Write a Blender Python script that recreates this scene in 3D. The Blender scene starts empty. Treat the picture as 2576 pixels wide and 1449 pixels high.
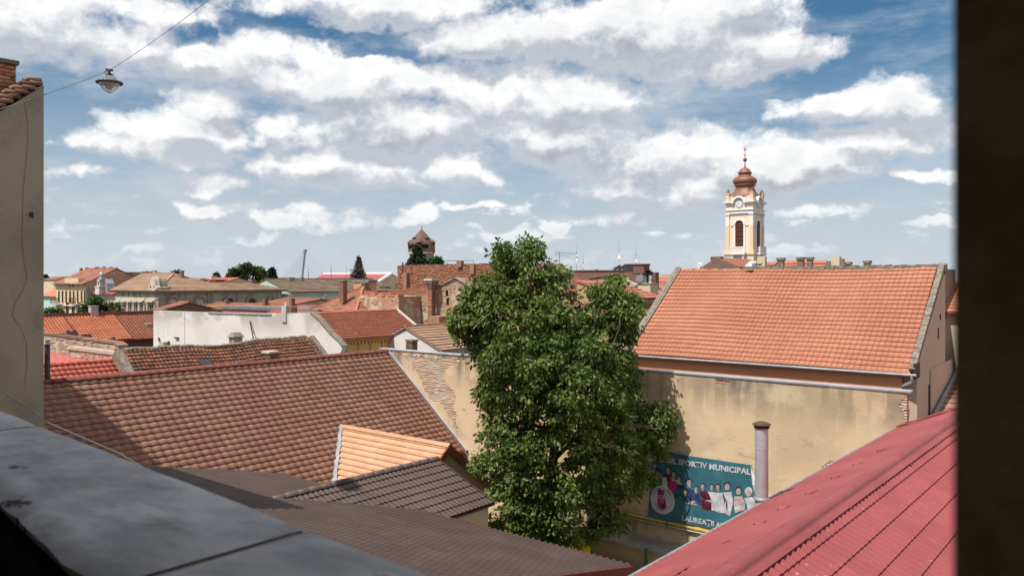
import bpy, math, random
import numpy as np
from mathutils import Vector, Matrix
random.seed(7); rng = np.random.default_rng(7)
SC = bpy.context.scene
COL = SC.collection
# ---------------------------------------------------------------- camera, sky, sun, exposure
H = 11.0                                   # eye height above the yard
FP, CXP, HORP = 2004.0, 1288.0, 703.0      # photo measured at 2576 px width: 28 mm lens, horizon row
YAW = math.radians(39.2)                   # the street grid is turned against the view
CA, SA = math.cos(YAW), math.sin(YAW)
cam = bpy.data.cameras.new('camera'); camo = bpy.data.objects.new('camera', cam); COL.objects.link(camo)
camo.location = (0, 0, H); camo.rotation_euler = (math.pi/2, 0, YAW)
cam.sensor_width = 36; cam.lens = 36*FP/2576; cam.shift_y = -21.5/2576
cam.clip_start = 0.05; cam.clip_end = 8000
cam.dof.use_dof = True; cam.dof.focus_distance = 45; cam.dof.aperture_fstop = 4.0
SC.camera = camo
TOSUN = Vector((-.12, -.58, 1.0)).normalized()
sl = bpy.data.lights.new('sun', 'SUN'); sl.energy = 4.6; sl.angle = math.radians(.53); sl.color = (1, .962, .905)
slo = bpy.data.objects.new('sun', sl); COL.objects.link(slo); slo.location = (-10, -40, 60)
slo.rotation_euler = TOSUN.to_track_quat('Z', 'Y').to_euler()
vs = SC.view_settings
vs.view_transform = 'Standard'; vs.look = 'None'; vs.gamma = 1; vs.exposure = 0.28; vs.use_curve_mapping = False
SC.render.engine = 'CYCLES'
cy = SC.cycles
cy.use_denoising = True
try: cy.denoiser = 'OPENIMAGEDENOISE'
except Exception: pass
cy.max_bounces = 5; cy.diffuse_bounces = 3; cy.glossy_bounces = 2; cy.transmission_bounces = 4; cy.transparent_max_bounces = 6
cy.caustics_reflective = False; cy.caustics_refractive = False; cy.sample_clamp_indirect = 6

class NT:                                   # tiny node-tree writer
    def __init__(s, tree): s.t = tree; s.n = tree.nodes; s.l = tree.links
    def new(s, typ, **kw):
        n = s.n.new(typ)
        for k, v in kw.items(): setattr(n, k, v)
        return n
    def put(s, sock, v):
        if v is None: return
        if isinstance(v, bpy.types.NodeSocket): s.l.new(v, sock)
        else: sock.default_value = v
    def m(s, op, a, b=None, c=None, clamp=False):
        n = s.new('ShaderNodeMath', operation=op, use_clamp=clamp)
        for i, v in enumerate((a, b, c)):
            if v is not None: s.put(n.inputs[i], v)
        return n.outputs[0]
    def vm(s, op, a, b=None, c=None, out=0):
        n = s.new('ShaderNodeVectorMath', operation=op)
        for i, v in enumerate((a, b, c)):
            if v is not None: s.put(n.inputs[i], v)
        return n.outputs['Value'] if out else n.outputs[0]
    def xyz(s, x, y, z):
        n = s.new('ShaderNodeCombineXYZ')
        for i, v in enumerate((x, y, z)): s.put(n.inputs[i], v)
        return n.outputs[0]
    def sep(s, v):
        n = s.new('ShaderNodeSeparateXYZ'); s.put(n.inputs[0], v); return n.outputs
    def noise(s, vec, scale=1.0, detail=4, rough=.55, dim='3D', col=False):
        n = s.new('ShaderNodeTexNoise', noise_dimensions=dim)
        s.put(n.inputs['Vector'], vec); n.inputs['Scale'].default_value = scale
        n.inputs['Detail'].default_value = detail; n.inputs['Roughness'].default_value = rough
        return n.outputs['Color' if col else 'Fac']
    def ramp(s, v, lo, hi, a=0.0, b=1.0, smooth=True):
        n = s.new('ShaderNodeMapRange', interpolation_type='SMOOTHSTEP' if smooth else 'LINEAR')
        s.put(n.inputs[0], v)
        for i, q in enumerate((lo, hi, a, b)): s.put(n.inputs[i+1], q)
        return n.outputs[0]
    def mix(s, f, a, b, blend='MIX'):
        n = s.new('ShaderNodeMix', data_type='RGBA', blend_type=blend)
        s.put(n.inputs[0], f)
        for i, v in ((6, a), (7, b)):
            s.put(n.inputs[i], v if isinstance(v, bpy.types.NodeSocket) else (*v[:3], 1))
        return n.outputs[2]

# sky: Nishita sky with cumulus computed from the direction of view (azimuth, elevation)
world = bpy.data.worlds.new('World'); SC.world = world; world.use_nodes = True
W = NT(world.node_tree); W.n.clear()
sky = W.new('ShaderNodeTexSky', sky_type='NISHITA')
sky.sun_disc = False; sky.sun_elevation = math.asin(TOSUN.z); sky.sun_rotation = math.atan2(TOSUN.x, TOSUN.y)
sky.air_density = 1.0; sky.dust_density = 1.2; sky.ozone_density = 1.6
SKY_STRENGTH = 0.10
dirv = W.new('ShaderNodeTexCoord').outputs['Generated']
dx, dy, dz = W.sep(dirv)[0:3]
fx = W.m('ADD', W.m('MULTIPLY', dx, CA), W.m('MULTIPLY', dy, SA))
fy = W.m('SUBTRACT', W.m('MULTIPLY', dy, CA), W.m('MULTIPLY', dx, SA))
AZ = W.m('ARCTAN2', fx, fy)
EL = W.m('ARCSINE', W.m('MAXIMUM', W.m('MINIMUM', dz, .9999), -.9999))
def px2dir(px, py):
    a, b = (px-CXP)/FP, (HORP-py)/FP
    az = math.atan(a); return az, math.atan(b*math.cos(az))
BLOBS = [  # cumulus positions: centre x, y, half width, half height, weight
 (110,40,330,85,.62),(330,125,170,60,.42),(610,175,250,70,.75),(520,255,95,32,.75),(470,335,170,50,1.0),(470,385,180,30,.9),(240,345,75,28,.7),
 (740,320,105,42,.9),(520,452,115,26,.8),(525,512,80,20,.95),(880,210,340,58,1.0),(1020,300,230,75,1.05),(1130,415,110,40,.85),
 (830,425,200,48,.85),(930,8,270,40,.85),(1600,85,330,90,1.15),(1860,125,230,78,1.1),(1200,100,130,46,.85),(1400,255,250,75,1.15),
 (1440,340,230,60,1.1),(1640,390,210,60,.9),(1720,480,230,50,.85),(1960,425,220,55,1.05),(2140,265,180,58,1.15),(2210,345,140,42,.95),
 (2330,432,60,20,.9),(1400,575,33,16,1.0),(820,555,125,28,.65),(1050,548,48,22,.75),(625,585,68,13,.65),(200,442,55,14,.4),
 (2350,576,50,10,.65),(2060,535,100,16,.55),(1300,600,70,18,.65),(335,635,60,11,.55),(1800,10,130,60,.75),(1190,520,60,10,.6),(2000,620,110,10,.35),(1560,560,120,12,.4)]
warp = W.noise(W.xyz(W.m('MULTIPLY', AZ, 1), W.m('MULTIPLY', EL, 1.5), 0.0), 9, 3, .55, col=True)
warp2 = W.noise(W.xyz(AZ, EL, 4.0), 26, 3, .6, col=True)
def cloud_field(az, el):
    p = W.xyz(az, el, 0.0)
    pw = W.vm('ADD', p, W.vm('MULTIPLY', W.vm('SUBTRACT', warp, (.5, .5, .5)), (.12, .05, 0)))
    pw = W.vm('ADD', pw, W.vm('MULTIPLY', W.vm('SUBTRACT', warp2, (.5, .5, .5)), (.05, .026, 0)))
    acc = None
    for (cx, cy_, rx, ry, w) in BLOBS:
        a0, e0 = px2dir(cx, cy_); a1, _ = px2dir(cx+rx, cy_); _, e1 = px2dir(cx, cy_-ry)
        sa, se = 1/max(a1-a0, .004)*.80, 1/max(e1-e0, .003)*.80
        q = W.vm('MULTIPLY_ADD', pw, (sa, se, 0), (-a0*sa, -e0*se, 0))
        v = W.m('MULTIPLY_ADD', W.vm('DOT_PRODUCT', q, q, out=1), -w*.8, w*.8)
        acc = v if acc is None else W.m('SMOOTH_MAX', acc, v, .18)
    for (cx, cy_, rx, ry, w) in ((930,108,150,40,.9),(2230,60,230,90,.8),(1960,225,150,34,.7),(300,215,150,40,.5),(470,75,90,50,.6),(330,560,200,60,.3)):   # open blue between the clouds
        a0, e0 = px2dir(cx, cy_); a1, _ = px2dir(cx+rx, cy_); _, e1 = px2dir(cx, cy_-ry)
        q = W.vm('MULTIPLY_ADD', pw, (1/(a1-a0), 1/(e1-e0), 0), (-a0/(a1-a0), -e0/(e1-e0), 0))
        acc = W.m('SUBTRACT', acc, W.m('MAXIMUM', W.m('MULTIPLY_ADD', W.vm('DOT_PRODUCT', q, q, out=1), -w, w), 0.0))
    # away from the frame: scattered fair-weather cover of the same kind
    off = W.ramp(W.m('ABSOLUTE', az), .60, .85); up = W.ramp(el, .34, .5)
    ou = W.m('MAXIMUM', off, up)
    gen = W.m('ADD', W.m('MULTIPLY', ou, W.m('MULTIPLY_ADD', W.noise(W.xyz(az, W.m('MULTIPLY', el, 2.0), 3.0), 3.2, 2, .5), 4.2, -.9)), -.80)
    low = W.ramp(el, .17, .07)
    flo = W.m('MULTIPLY_ADD', low, W.m('MULTIPLY_ADD', W.noise(W.xyz(az, W.m('MULTIPLY', el, 2.6), 2.0), 24, 4, .55), 2.6, -.92), -.70)
    acc = W.m('MAXIMUM', W.m('SMOOTH_MAX', acc, flo, .12), gen)
    n1 = W.noise(W.xyz(az, W.m('MULTIPLY', el, 1.5), 1.0), 8, 9, .56)
    pv_ = W.vm('ADD', W.xyz(az, W.m('MULTIPLY', el, 1.25), 0.0), W.vm('MULTIPLY', W.vm('SUBTRACT', warp2, (.5, .5, .5)), (.03, .02, 0)))
    vo = W.new('ShaderNodeTexVoronoi', feature='SMOOTH_F1', voronoi_dimensions='2D', normalize=True)
    W.put(vo.inputs['Vector'], pv_); vo.inputs['Scale'].default_value = 22; vo.inputs['Detail'].default_value = 3; vo.inputs['Roughness'].default_value = .55; vo.inputs['Lacunarity'].default_value = 2.3; vo.inputs['Smoothness'].default_value = .35
    bil = W.m('SUBTRACT', .42, vo.outputs['Distance'])
    n = W.m('ADD', W.m('MULTIPLY_ADD', n1, 2.1, -1.05), W.m('MULTIPLY', bil, 1.25))
    return acc, n
A0, N0 = cloud_field(AZ, EL)
A1, N1 = cloud_field(W.m('ADD', AZ, -.008), W.m('ADD', EL, .024))
F0 = W.m('ADD', W.m('MULTIPLY_ADD', A0, .80, .0), N0)
dens = W.ramp(F0, -.13, .50)
lit = W.ramp(W.m('ADD', W.m('MULTIPLY', W.m('SUBTRACT', A0, A1), .85), W.m('MULTIPLY', W.m('SUBTRACT', N0, N1), .75)), -.24, .44)
thick = W.ramp(F0, .2, 1.3)
K = 1/SKY_STRENGTH
def kc(r, g, b): return (r*K, g*K, b*K)
relief = W.ramp(W.noise(W.xyz(AZ, W.m('MULTIPLY', EL, 1.9), 11.0), 16, 7, .6), .30, .70)
base = W.mix(thick, kc(.48, .505, .565), kc(.285, .31, .37))
lite = W.m('MULTIPLY', lit, W.m('MULTIPLY_ADD', relief, .25, .75))
ccol = W.mix(W.m('MULTIPLY', lite, W.m('SUBTRACT', 1.2, W.m('MULTIPLY', thick, .30)), clamp=True), base, kc(.86, .86, .855))
skyc = W.vm('MULTIPLY', sky.outputs[0], (.335, .60, .71))
w1_ = W.noise(W.xyz(AZ, W.m('MULTIPLY', EL, 3.2), 5.0), 4.5, 8, .66)
wisp = W.m('MULTIPLY', W.ramp(w1_, .42, .74), .66)
skyw = W.mix(wisp, skyc, kc(.51, .55, .61))
hz = W.ramp(EL, -.02, .30, .88, 0.0)
skyh = W.mix(hz, skyw, kc(.545, .58, .64))
cden = W.m('MULTIPLY', dens, W.ramp(EL, .0, .11, .22, .97))
final = W.mix(cden, skyh, ccol)
bg = W.new('ShaderNodeBackground'); W.put(bg.inputs[0], final); bg.inputs[1].default_value = SKY_STRENGTH
wo = W.new('ShaderNodeOutputWorld'); W.l.new(bg.outputs[0], wo.inputs[0])
world.cycles.sampling_method = 'MANUAL'; world.cycles.sample_map_resolution = 512

# ---------------------------------------------------------------- measuring helpers
def ray(px, py):
    a, b = (px-CXP)/FP, (HORP-py)/FP
    return Vector((CA*a-SA, SA*a+CA, b))
EYE = Vector((0, 0, H))
def at_d(px, py, d): return EYE + ray(px, py)*d
def at_y(px, py, y): r = ray(px, py); return EYE + r*(y/r.y)
def at_x(px, py, x): r = ray(px, py); return EYE + r*(x/r.x)
def at_z(px, py, z): r = ray(px, py); return EYE + r*((z-H)/r.z)
def on_plane(px, py, P, n):
    r = ray(px, py); return EYE + r*((Vector(P)-EYE).dot(n)/r.dot(n))
def proj(P):
    x, y, z = P[..., 0], P[..., 1], P[..., 2]
    X, Y = CA*x+SA*y, -SA*x+CA*y
    Ys = np.where(np.abs(Y) < 1e-3, 1e-3, Y)
    return CXP+FP*X/Ys, HORP-FP*(z-H)/Ys, Y

# ---------------------------------------------------------------- materials
def mat(name, c1, c2=None, rough=.85, spec=.25, metal=0, vary=(.8, 4, .35, .65), tint=False, layers=(), bump=None, translucent=0, tintc=None, gtint=0.0, coat=0):
    """c1/c2: two colours of the stuff itself mixed by noise; layers: dirt or stains (scale xyz, detail, lo, hi, colour, amount, zlo, zhi)."""
    M = bpy.data.materials.new(name); M.use_nodes = True
    T = NT(M.node_tree); b = T.n['Principled BSDF']
    pos = T.new('ShaderNodeNewGeometry').outputs['Position']
    col = None
    if c2 is not None:
        f = T.ramp(T.noise(pos, vary[0], vary[1]), vary[2], vary[3]); col = T.mix(f, c1, c2)
    else: col = T.mix(0.0, c1, c1)
    if tint:
        at = T.new('ShaderNodeAttribute', attribute_name='tint').outputs['Fac']
        ob = T.new('ShaderNodeObjectInfo').outputs['Random']
        r = T.m('FRACT', T.m('ADD', at, ob))
        if tintc: col = T.mix(T.m('MULTIPLY', T.ramp(T.m('FRACT', T.m('MULTIPLY', r, 7.3)), .45, 1.0), tintc[1]), col, tintc[0])
        k = T.m('MULTIPLY_ADD', r, 2*gtint, 1-gtint)
        col = T.mix(1.0, col, T.xyz(k, k, k), 'MULTIPLY')
    for L in layers:
        f = T.ramp(T.noise(T.vm('MULTIPLY', pos, L[0]), 1.0, L[1], .6), L[2], L[3])
        if len(L) > 6:
            f = T.m('MULTIPLY', f, T.ramp(T.sep(pos)[2], L[6], L[7]))
        col = T.mix(T.m('MULTIPLY', f, L[5]), col, L[4])
    T.put(b.inputs['Base Color'], col)
    b.inputs['Roughness'].default_value = rough; b.inputs['Specular IOR Level'].default_value = spec; b.inputs['Metallic'].default_value = metal
    if coat: b.inputs['Coat Weight'].default_value = coat; b.inputs['Coat Roughness'].default_value = .35
    if bump:
        bn = T.new('ShaderNodeBump'); bn.inputs['Strength'].default_value = bump[1]; bn.inputs['Distance'].default_value = bump[2]
        T.put(bn.inputs['Height'], T.noise(pos, bump[0], 5, .6)); T.l.new(bn.outputs[0], b.inputs['Normal'])
    if translucent:
        tr = T.new('ShaderNodeBsdfTranslucent'); T.put(tr.inputs[0], T.mix(1.0, col, (1.0, 1.1, .5), 'MULTIPLY'))
        ms = T.new('ShaderNodeMixShader'); ms.inputs[0].default_value = translucent
        T.l.new(b.outputs[0], ms.inputs[1]); T.l.new(tr.outputs[0], ms.inputs[2])
        T.l.new(ms.outputs[0], T.n['Material Output'].inputs[0])
    return M
def brickmat(name, c1, c2, mort, bw=.26, bh=.075, plaster=None, pscale=.5, plo=.5, phi=.56, dirt=.5):
    """brick bonding for walls too far off for single bricks; remains of plaster by noise."""
    M = bpy.data.materials.new(name); M.use_nodes = True
    T = NT(M.node_tree); b = T.n['Principled BSDF']
    g = T.new('ShaderNodeNewGeometry'); pos = g.outputs['Position']; nor = g.outputs['True Normal']
    tan = T.vm('NORMALIZE', T.vm('CROSS_PRODUCT', (0, 0, 1), nor))
    uv = T.xyz(T.vm('DOT_PRODUCT', pos, tan, out=1), T.sep(pos)[2], 0.0)
    uv = T.vm('ADD', uv, T.vm('MULTIPLY', T.vm('SUBTRACT', T.noise(pos, 3, 2, col=True), (.5, .5, .5)), (.03, .03, 0)))
    br = T.new('ShaderNodeTexBrick'); T.put(br.inputs['Vector'], uv)
    br.inputs['Color1'].default_value = (*c1, 1); br.inputs['Color2'].default_value = (*c2, 1); br.inputs['Mortar'].default_value = (*mort, 1)
    br.inputs['Scale'].default_value = 1; br.inputs['Mortar Size'].default_value = .012; br.inputs['Brick Width'].default_value = bw; br.inputs['Row Height'].default_value = bh
    col = br.outputs['Color']
    col = T.mix(T.m('MULTIPLY', T.ramp(T.noise(pos, 1.3, 5, .65), .45, .75), dirt), col, (.10, .065, .05))
    if plaster:
        col = T.mix(T.ramp(T.noise(pos, pscale, 6, .62), plo, phi), col, plaster)
    T.put(b.inputs['Base Color'], col); b.inputs['Roughness'].default_value = .9; b.inputs['Specular IOR Level'].default_value = .15
    bn = T.new('ShaderNodeBump'); bn.inputs['Strength'].default_value = .6; bn.inputs['Distance'].default_value = .02
    T.put(bn.inputs['Height'], br.outputs['Fac']); bn.invert = True; T.l.new(bn.outputs[0], b.inputs['Normal'])
    return M

# ---------------------------------------------------------------- mesh helpers
OFF = {}                                     # world place of each object that can carry children
class MB:
    def __init__(s): s.v = []; s.f = []; s.mi = []; s.t = []; s.cur = 0; s.tv = 0.0; s.sm = []; s.smooth = False
    def face(s, pts):
        n = len(s.v); s.v += [tuple(p) for p in pts]; s.f.append(tuple(range(n, n+len(pts)))); s.mi.append(s.cur); s.t.append(s.tv); s.sm.append(s.smooth)
        return s
    def raw(s, vs, fs):
        n = len(s.v); s.v += [tuple(p) for p in vs]
        for f in fs: s.f.append(tuple(i+n for i in f)); s.mi.append(s.cur); s.t.append(s.tv); s.sm.append(s.smooth)
        return s
    def box(s, x0, x1, y0, y1, z0, z1):
        return s.hexa([(x0,y0,z0),(x1,y0,z0),(x1,y1,z0),(x0,y1,z0)], [(x0,y0,z1),(x1,y0,z1),(x1,y1,z1),(x0,y1,z1)])
    def hexa(s, b, t):
        return s.raw(list(b)+list(t), [(3,2,1,0),(4,5,6,7),(0,1,5,4),(1,2,6,5),(2,3,7,6),(3,0,4,7)])
    def prism(s, poly, vec):                 # closed prism: polygon swept along vec
        n = len(poly); vec = Vector(vec); a = [Vector(p) for p in poly]; b = [p+vec for p in a]
        return s.raw(a+b, [tuple(range(n-1, -1, -1)), tuple(range(n, 2*n))]+[(i, (i+1) % n, n+(i+1) % n, n+i) for i in range(n)])
    def bar(s, p, q, w, h=None, up=(0, 0, 1)):
        p, q = Vector(p), Vector(q); h = h or w; d = (q-p).normalized(); u = Vector(up)
        if abs(d.dot(u)) > .95: u = Vector((0, 1, 0))
        a = d.cross(u).normalized(); c = a.cross(d).normalized(); a = a*w/2; c = c*h/2
        return s.hexa([p-a-c, p+a-c, p+a+c, p-a+c], [q-a-c, q+a-c, q+a+c, q-a+c])
    def tube(s, pts, r, n=6, caps=True):
        pts = [Vector(p) for p in pts]; rs = r if isinstance(r, (list, tuple)) else [r]*len(pts)
        vs = []; fs = []
        for i, p in enumerate(pts):
            d = (pts[min(i+1, len(pts)-1)]-pts[max(i-1, 0)]).normalized()
            u = Vector((0, 0, 1)) if abs(d.z) < .9 else Vector((0, 1, 0))
            a = d.cross(u).normalized(); c = a.cross(d).normalized()
            for k in range(n):
                t = 2*math.pi*k/n; vs.append(p+(a*math.cos(t)+c*math.sin(t))*rs[i])
        for i in range(len(pts)-1):
            for k in range(n):
                k2 = (k+1) % n; fs.append((i*n+k, i*n+k2, (i+1)*n+k2, (i+1)*n+k))
        o = s.smooth; s.smooth = n > 6; s.raw(vs, fs); s.smooth = o
        if caps: s.face(vs[:n][::-1]); s.face(vs[-n:])
        return s
    def lathe(s, prof, c, n=16, sx=1, sy=1, rot=0, smooth=True):
        vs = []; fs = []; m = len(prof)
        for (r, z) in prof:
            for k in range(n):
                t = 2*math.pi*k/n+rot; vs.append((c[0]+r*math.cos(t)*sx, c[1]+r*math.sin(t)*sy, c[2]+z))
        for i in range(m-1):
            for k in range(n):
                k2 = (k+1) % n; fs.append((i*n+k, i*n+k2, (i+1)*n+k2, (i+1)*n+k))
        o = s.smooth; s.smooth = smooth; s.raw(vs, fs); s.smooth = False; s.face(vs[:n][::-1]); s.face(vs[-n:]); s.smooth = o
        return s
def mesh_np(name, verts, quads=None, tint=None, faces=None, mats=(), smooth=False, midx=None):
    me = bpy.data.meshes.new(name)
    if quads is not None:
        nv, nf, k = len(verts), len(quads), quads.shape[1]
        me.vertices.add(nv); me.vertices.foreach_set('co', np.asarray(verts, np.float32).ravel())
        me.loops.add(nf*k); me.loops.foreach_set('vertex_index', np.asarray(quads, np.int32).ravel())
        me.polygons.add(nf); me.polygons.foreach_set('loop_start', np.arange(0, nf*k, k, dtype=np.int32))
        me.update(calc_edges=True)
    else:
        me.from_pydata([tuple(v) for v in verts], [], faces)
    if tint is not None:
        a = me.attributes.new('tint', 'FLOAT', 'FACE'); a.data.foreach_set('value', np.asarray(tint, np.float32))
    for m in mats: me.materials.append(m)
    if midx is not None: me.polygons.foreach_set('material_index', np.asarray(midx, np.int32))
    if smooth is True: me.polygons.foreach_set('use_smooth', np.ones(len(me.polygons), bool))
    elif smooth is not False and smooth is not None: me.polygons.foreach_set('use_smooth', np.asarray(smooth, bool))
    me.update()
    return me
def obj(name, mb, mats, parent=None, loc=None, kind=None, label=None):
    """one mesh object; world coordinates in, stored relative to its parent (or to loc when it stands alone)."""
    if not isinstance(mats, (list, tuple)): mats = [mats]
    off = Vector(OFF[parent.name]) if parent else Vector(loc or (0, 0, 0))
    vs = [(v[0]-off.x, v[1]-off.y, v[2]-off.z) for v in mb.v]
    me = mesh_np(name, vs, faces=mb.f, tint=mb.t, mats=mats, smooth=mb.sm, midx=mb.mi)
    o = bpy.data.objects.new(name, me); COL.objects.link(o)
    if parent: o.parent = parent
    else: o.location = off
    OFF[o.name] = tuple(off)
    if kind: o['kind'] = kind
    if label: o['label'] = label
    return o
def thing(name, label, cat, loc, group=None):
    o = bpy.data.objects.new(name, None); COL.objects.link(o); o.location = loc; o.empty_display_size = .3
    o['label'] = label; o['category'] = cat; o['kind'] = 'thing'
    if group: o['group'] = group
    OFF[o.name] = tuple(loc); return o
def tag(o, label, cat, group=None, kind=None):
    o['label'] = label; o['category'] = cat
    if group: o['group'] = group
    if kind: o['kind'] = kind
    return o
NIND = 300
def pieces(parent, name, tv, tf, M, orig, basis, n_ind=NIND, field=None, smooth=False, vis=None, scale=None):
    """lay copies of one template piece (quads tf) at orig with basis (3x3 columns). The n_ind largest in view are objects of their own
    sharing one mesh; the rest are one joined part."""
    orig = np.asarray(orig, float); N = len(orig)
    if N == 0: return
    basis = np.asarray(basis, float)
    if basis.ndim == 2: basis = np.broadcast_to(basis, (N, 3, 3))
    if scale is not None: basis = basis*np.asarray(scale)[:, None, :]
    px, py, d = proj(orig)
    key = np.where((px > 100) & (px < 2400) & (py > 0) & (py < 1460) & (d > 0), 1/np.maximum(d, 1), 0)
    if vis is not None: key = key*np.array([1.0 if vis(a, b) else 0.0 for a, b in zip(px, py)])
    order = np.argsort(-key, kind='stable'); ind = [i for i in order[:n_ind] if key[i] > 0]
    rest = np.setdiff1d(np.arange(N), np.array(ind, int))
    off = np.array(OFF[parent.name])
    tv = np.asarray(tv, float); tf = np.asarray(tf, int)
    if ind:
        me = mesh_np(name, tv, tf, tint=np.zeros(len(tf)), mats=[M], smooth=smooth)
        for i in ind:
            o = bpy.data.objects.new(name, me); COL.objects.link(o); o.parent = parent
            B = np.eye(4); B[:3, :3] = basis[i]; B[:3, 3] = orig[i]-off
            o.matrix_basis = Matrix(B.tolist())
    if len(rest):
        V = (np.einsum('nij,kj->nki', basis[rest], tv) + (orig[rest]-off)[:, None, :]).reshape(-1, 3)
        Q = (tf[None]+(np.arange(len(rest))*len(tv))[:, None, None]).reshape(-1, tf.shape[1])
        me = mesh_np(field or name+'_field', V, Q, tint=np.repeat(rng.random(len(rest)), len(tf)), mats=[M], smooth=smooth)
        o = bpy.data.objects.new(field or name+'_field', me); COL.objects.link(o); o.parent = parent; o['kind'] = 'stuff'
# ---- roof tile templates: x across, y up the slope, z off the roof; y=0 is the visible lower edge
def tile_template(w, l, rolls=1, amp=.035, n=6, lift=.035, thick=.022, gap=.004, power=1.0, tail=1.12):
    vs = []; fs = []
    def prof(u):
        c = .5-.5*math.cos(2*math.pi*u*rolls); return amp*(c**power)
    m = n*rolls
    rows = [(0.0, lift-thick, 1), (0.0, lift, 0), (l*tail, lift*-.05, 0)]
    for (y, z, _) in rows:
        for i in range(m+1):
            u = i/m; vs.append((gap/2+(w-gap)*u, y, z+prof(u)))
    for r in range(2):
        for i in range(m):
            a = r*(m+1)+i; fs.append((a, a+1, a+m+2, a+m+1))
    return vs, fs
def lay_tiles(roof, name, eave, ex, es, width, length, pitch, expo, tmpl, M, mask=None, jit=.004, n_ind=NIND, vis=None, sag=None, slip=.0, field=None, rowskip=0):
    """rows of tiles on a slope: eave = lower left corner (seen from outside), ex along the eave, es up the slope."""
    eave, ex, es = Vector(eave), Vector(ex).normalized(), Vector(es).normalized(); en = ex.cross(es)
    B0 = np.array([ex, es, en]).T
    nx, ny = int(round(width/pitch)), int(round(length/expo))
    o = []; bs = []
    for j in range(rowskip, ny):
        for i in range(nx):
            p = eave + ex*(i*pitch) + es*(j*expo)
            c = p + ex*(pitch/2) + es*(expo*.5)
            if mask and not mask(c): continue
            dz = sag(i/nx, j/ny) if sag else 0
            p = p + en*(random.uniform(0, jit)+dz) + ex*random.uniform(-slip, slip) + es*random.uniform(-slip, slip)
            o.append(p)
            a = random.uniform(-1, 1)*slip*2.5
            bs.append(B0 if slip == 0 else B0 @ np.array([[math.cos(a), -math.sin(a), 0], [math.sin(a), math.cos(a), 0], [0, 0, 1]]))
    pieces(roof, name, tmpl[0], tmpl[1], M, np.array([list(p) for p in o]), np.array(bs), n_ind, field or name+'_field', vis=vis)
def ridge_template(l, r, n=6, thick=.012):
    vs = []; fs = []
    for (y, rr) in ((0, r-thick*2), (0, r*1.08), (l*1.06, r*.94)):
        for i in range(n+1):
            t = math.pi*(i/n); vs.append((-math.cos(t)*rr, y, math.sin(t)*rr*.8))
    for q in range(2):
        for i in range(n):
            a = q*(n+1)+i; fs.append((a, a+1, a+n+2, a+n+1))
    return vs, fs
def lay_ridge(roof, p, q, l, r, M, name='ridge_tile', n_ind=80, jit=0.0, up=(0, 0, 1)):
    p, q = Vector(p), Vector(q); d = (q-p).normalized(); n = max(1, int(round((q-p).length/l))); L = (q-p).length/n
    right = d.cross(Vector(up)).normalized(); nz = right.cross(d)
    vs, fs = ridge_template(L, r)
    o = [p+d*(i*L)+nz*random.uniform(-jit, jit) for i in range(n)]
    pieces(roof, name, vs, fs, M, np.array([list(a) for a in o]), np.array([right, d, nz]).T, n_ind, name+'_field')
def courses(mb, P0, P1, P2, P3, n, lift=.05, sub=1):
    """stepped courses on a far slope: P0 P1 eave (left, right), P2 P3 ridge (right, left)."""
    P0, P1, P2, P3 = map(Vector, (P0, P1, P2, P3)); nn = (P1-P0).cross(P3-P0)
    if nn.length < 1e-6: nn = (P1-P0).cross(P2-P0)
    nn.normalize()
    for i in range(n):
        a, b = i/n, (i+1)/n
        la, ra = P0.lerp(P3, a), P1.lerp(P2, a); lb, rb = P0.lerp(P3, b), P1.lerp(P2, b)
        for s in range(sub):
            u0, u1 = s/sub, (s+1)/sub
            mb.tv = random.random(); k = lift*random.uniform(.75, 1.2)
            a0, a1, b0, b1 = la.lerp(ra, u0), la.lerp(ra, u1), lb.lerp(rb, u0), lb.lerp(rb, u1)
            mb.face([a0+nn*k, a1+nn*k, b1+nn*.004, b0+nn*.004]); mb.face([a0-nn*.01, a1-nn*.01, a1+nn*k, a0+nn*k])
    mb.face([P3-nn*.08, P2-nn*.08, P1-nn*.08, P0-nn*.08]) if (P3-P2).length > 1e-4 else mb.face([P3-nn*.08, P1-nn*.08, P0-nn*.08])
    for a, b in ((P0, P1), (P1, P2), (P2, P3), (P3, P0)):
        if (a-b).length > 1e-4: mb.face([a-nn*.08, b-nn*.08, b+nn*.01, a+nn*.01])
def slab(mb, pts, th):
    """flat slab with real thickness below the given polygon (counter-clockwise seen from outside)"""
    a = [Vector(p) for p in pts]; n = (a[1]-a[0]).cross(a[-1]-a[0]).normalized()
    return mb.prism([p-n*th for p in a], n*th)
BRICK_V = [(0,0,0),(1,0,0),(1,0,1),(0,0,1),(0,1,0),(1,1,0),(1,1,1),(0,1,1)]
BRICK_F = [(0,1,2,3),(1,5,6,2),(3,2,6,7),(4,0,3,7),(1,0,4,5)]
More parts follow.
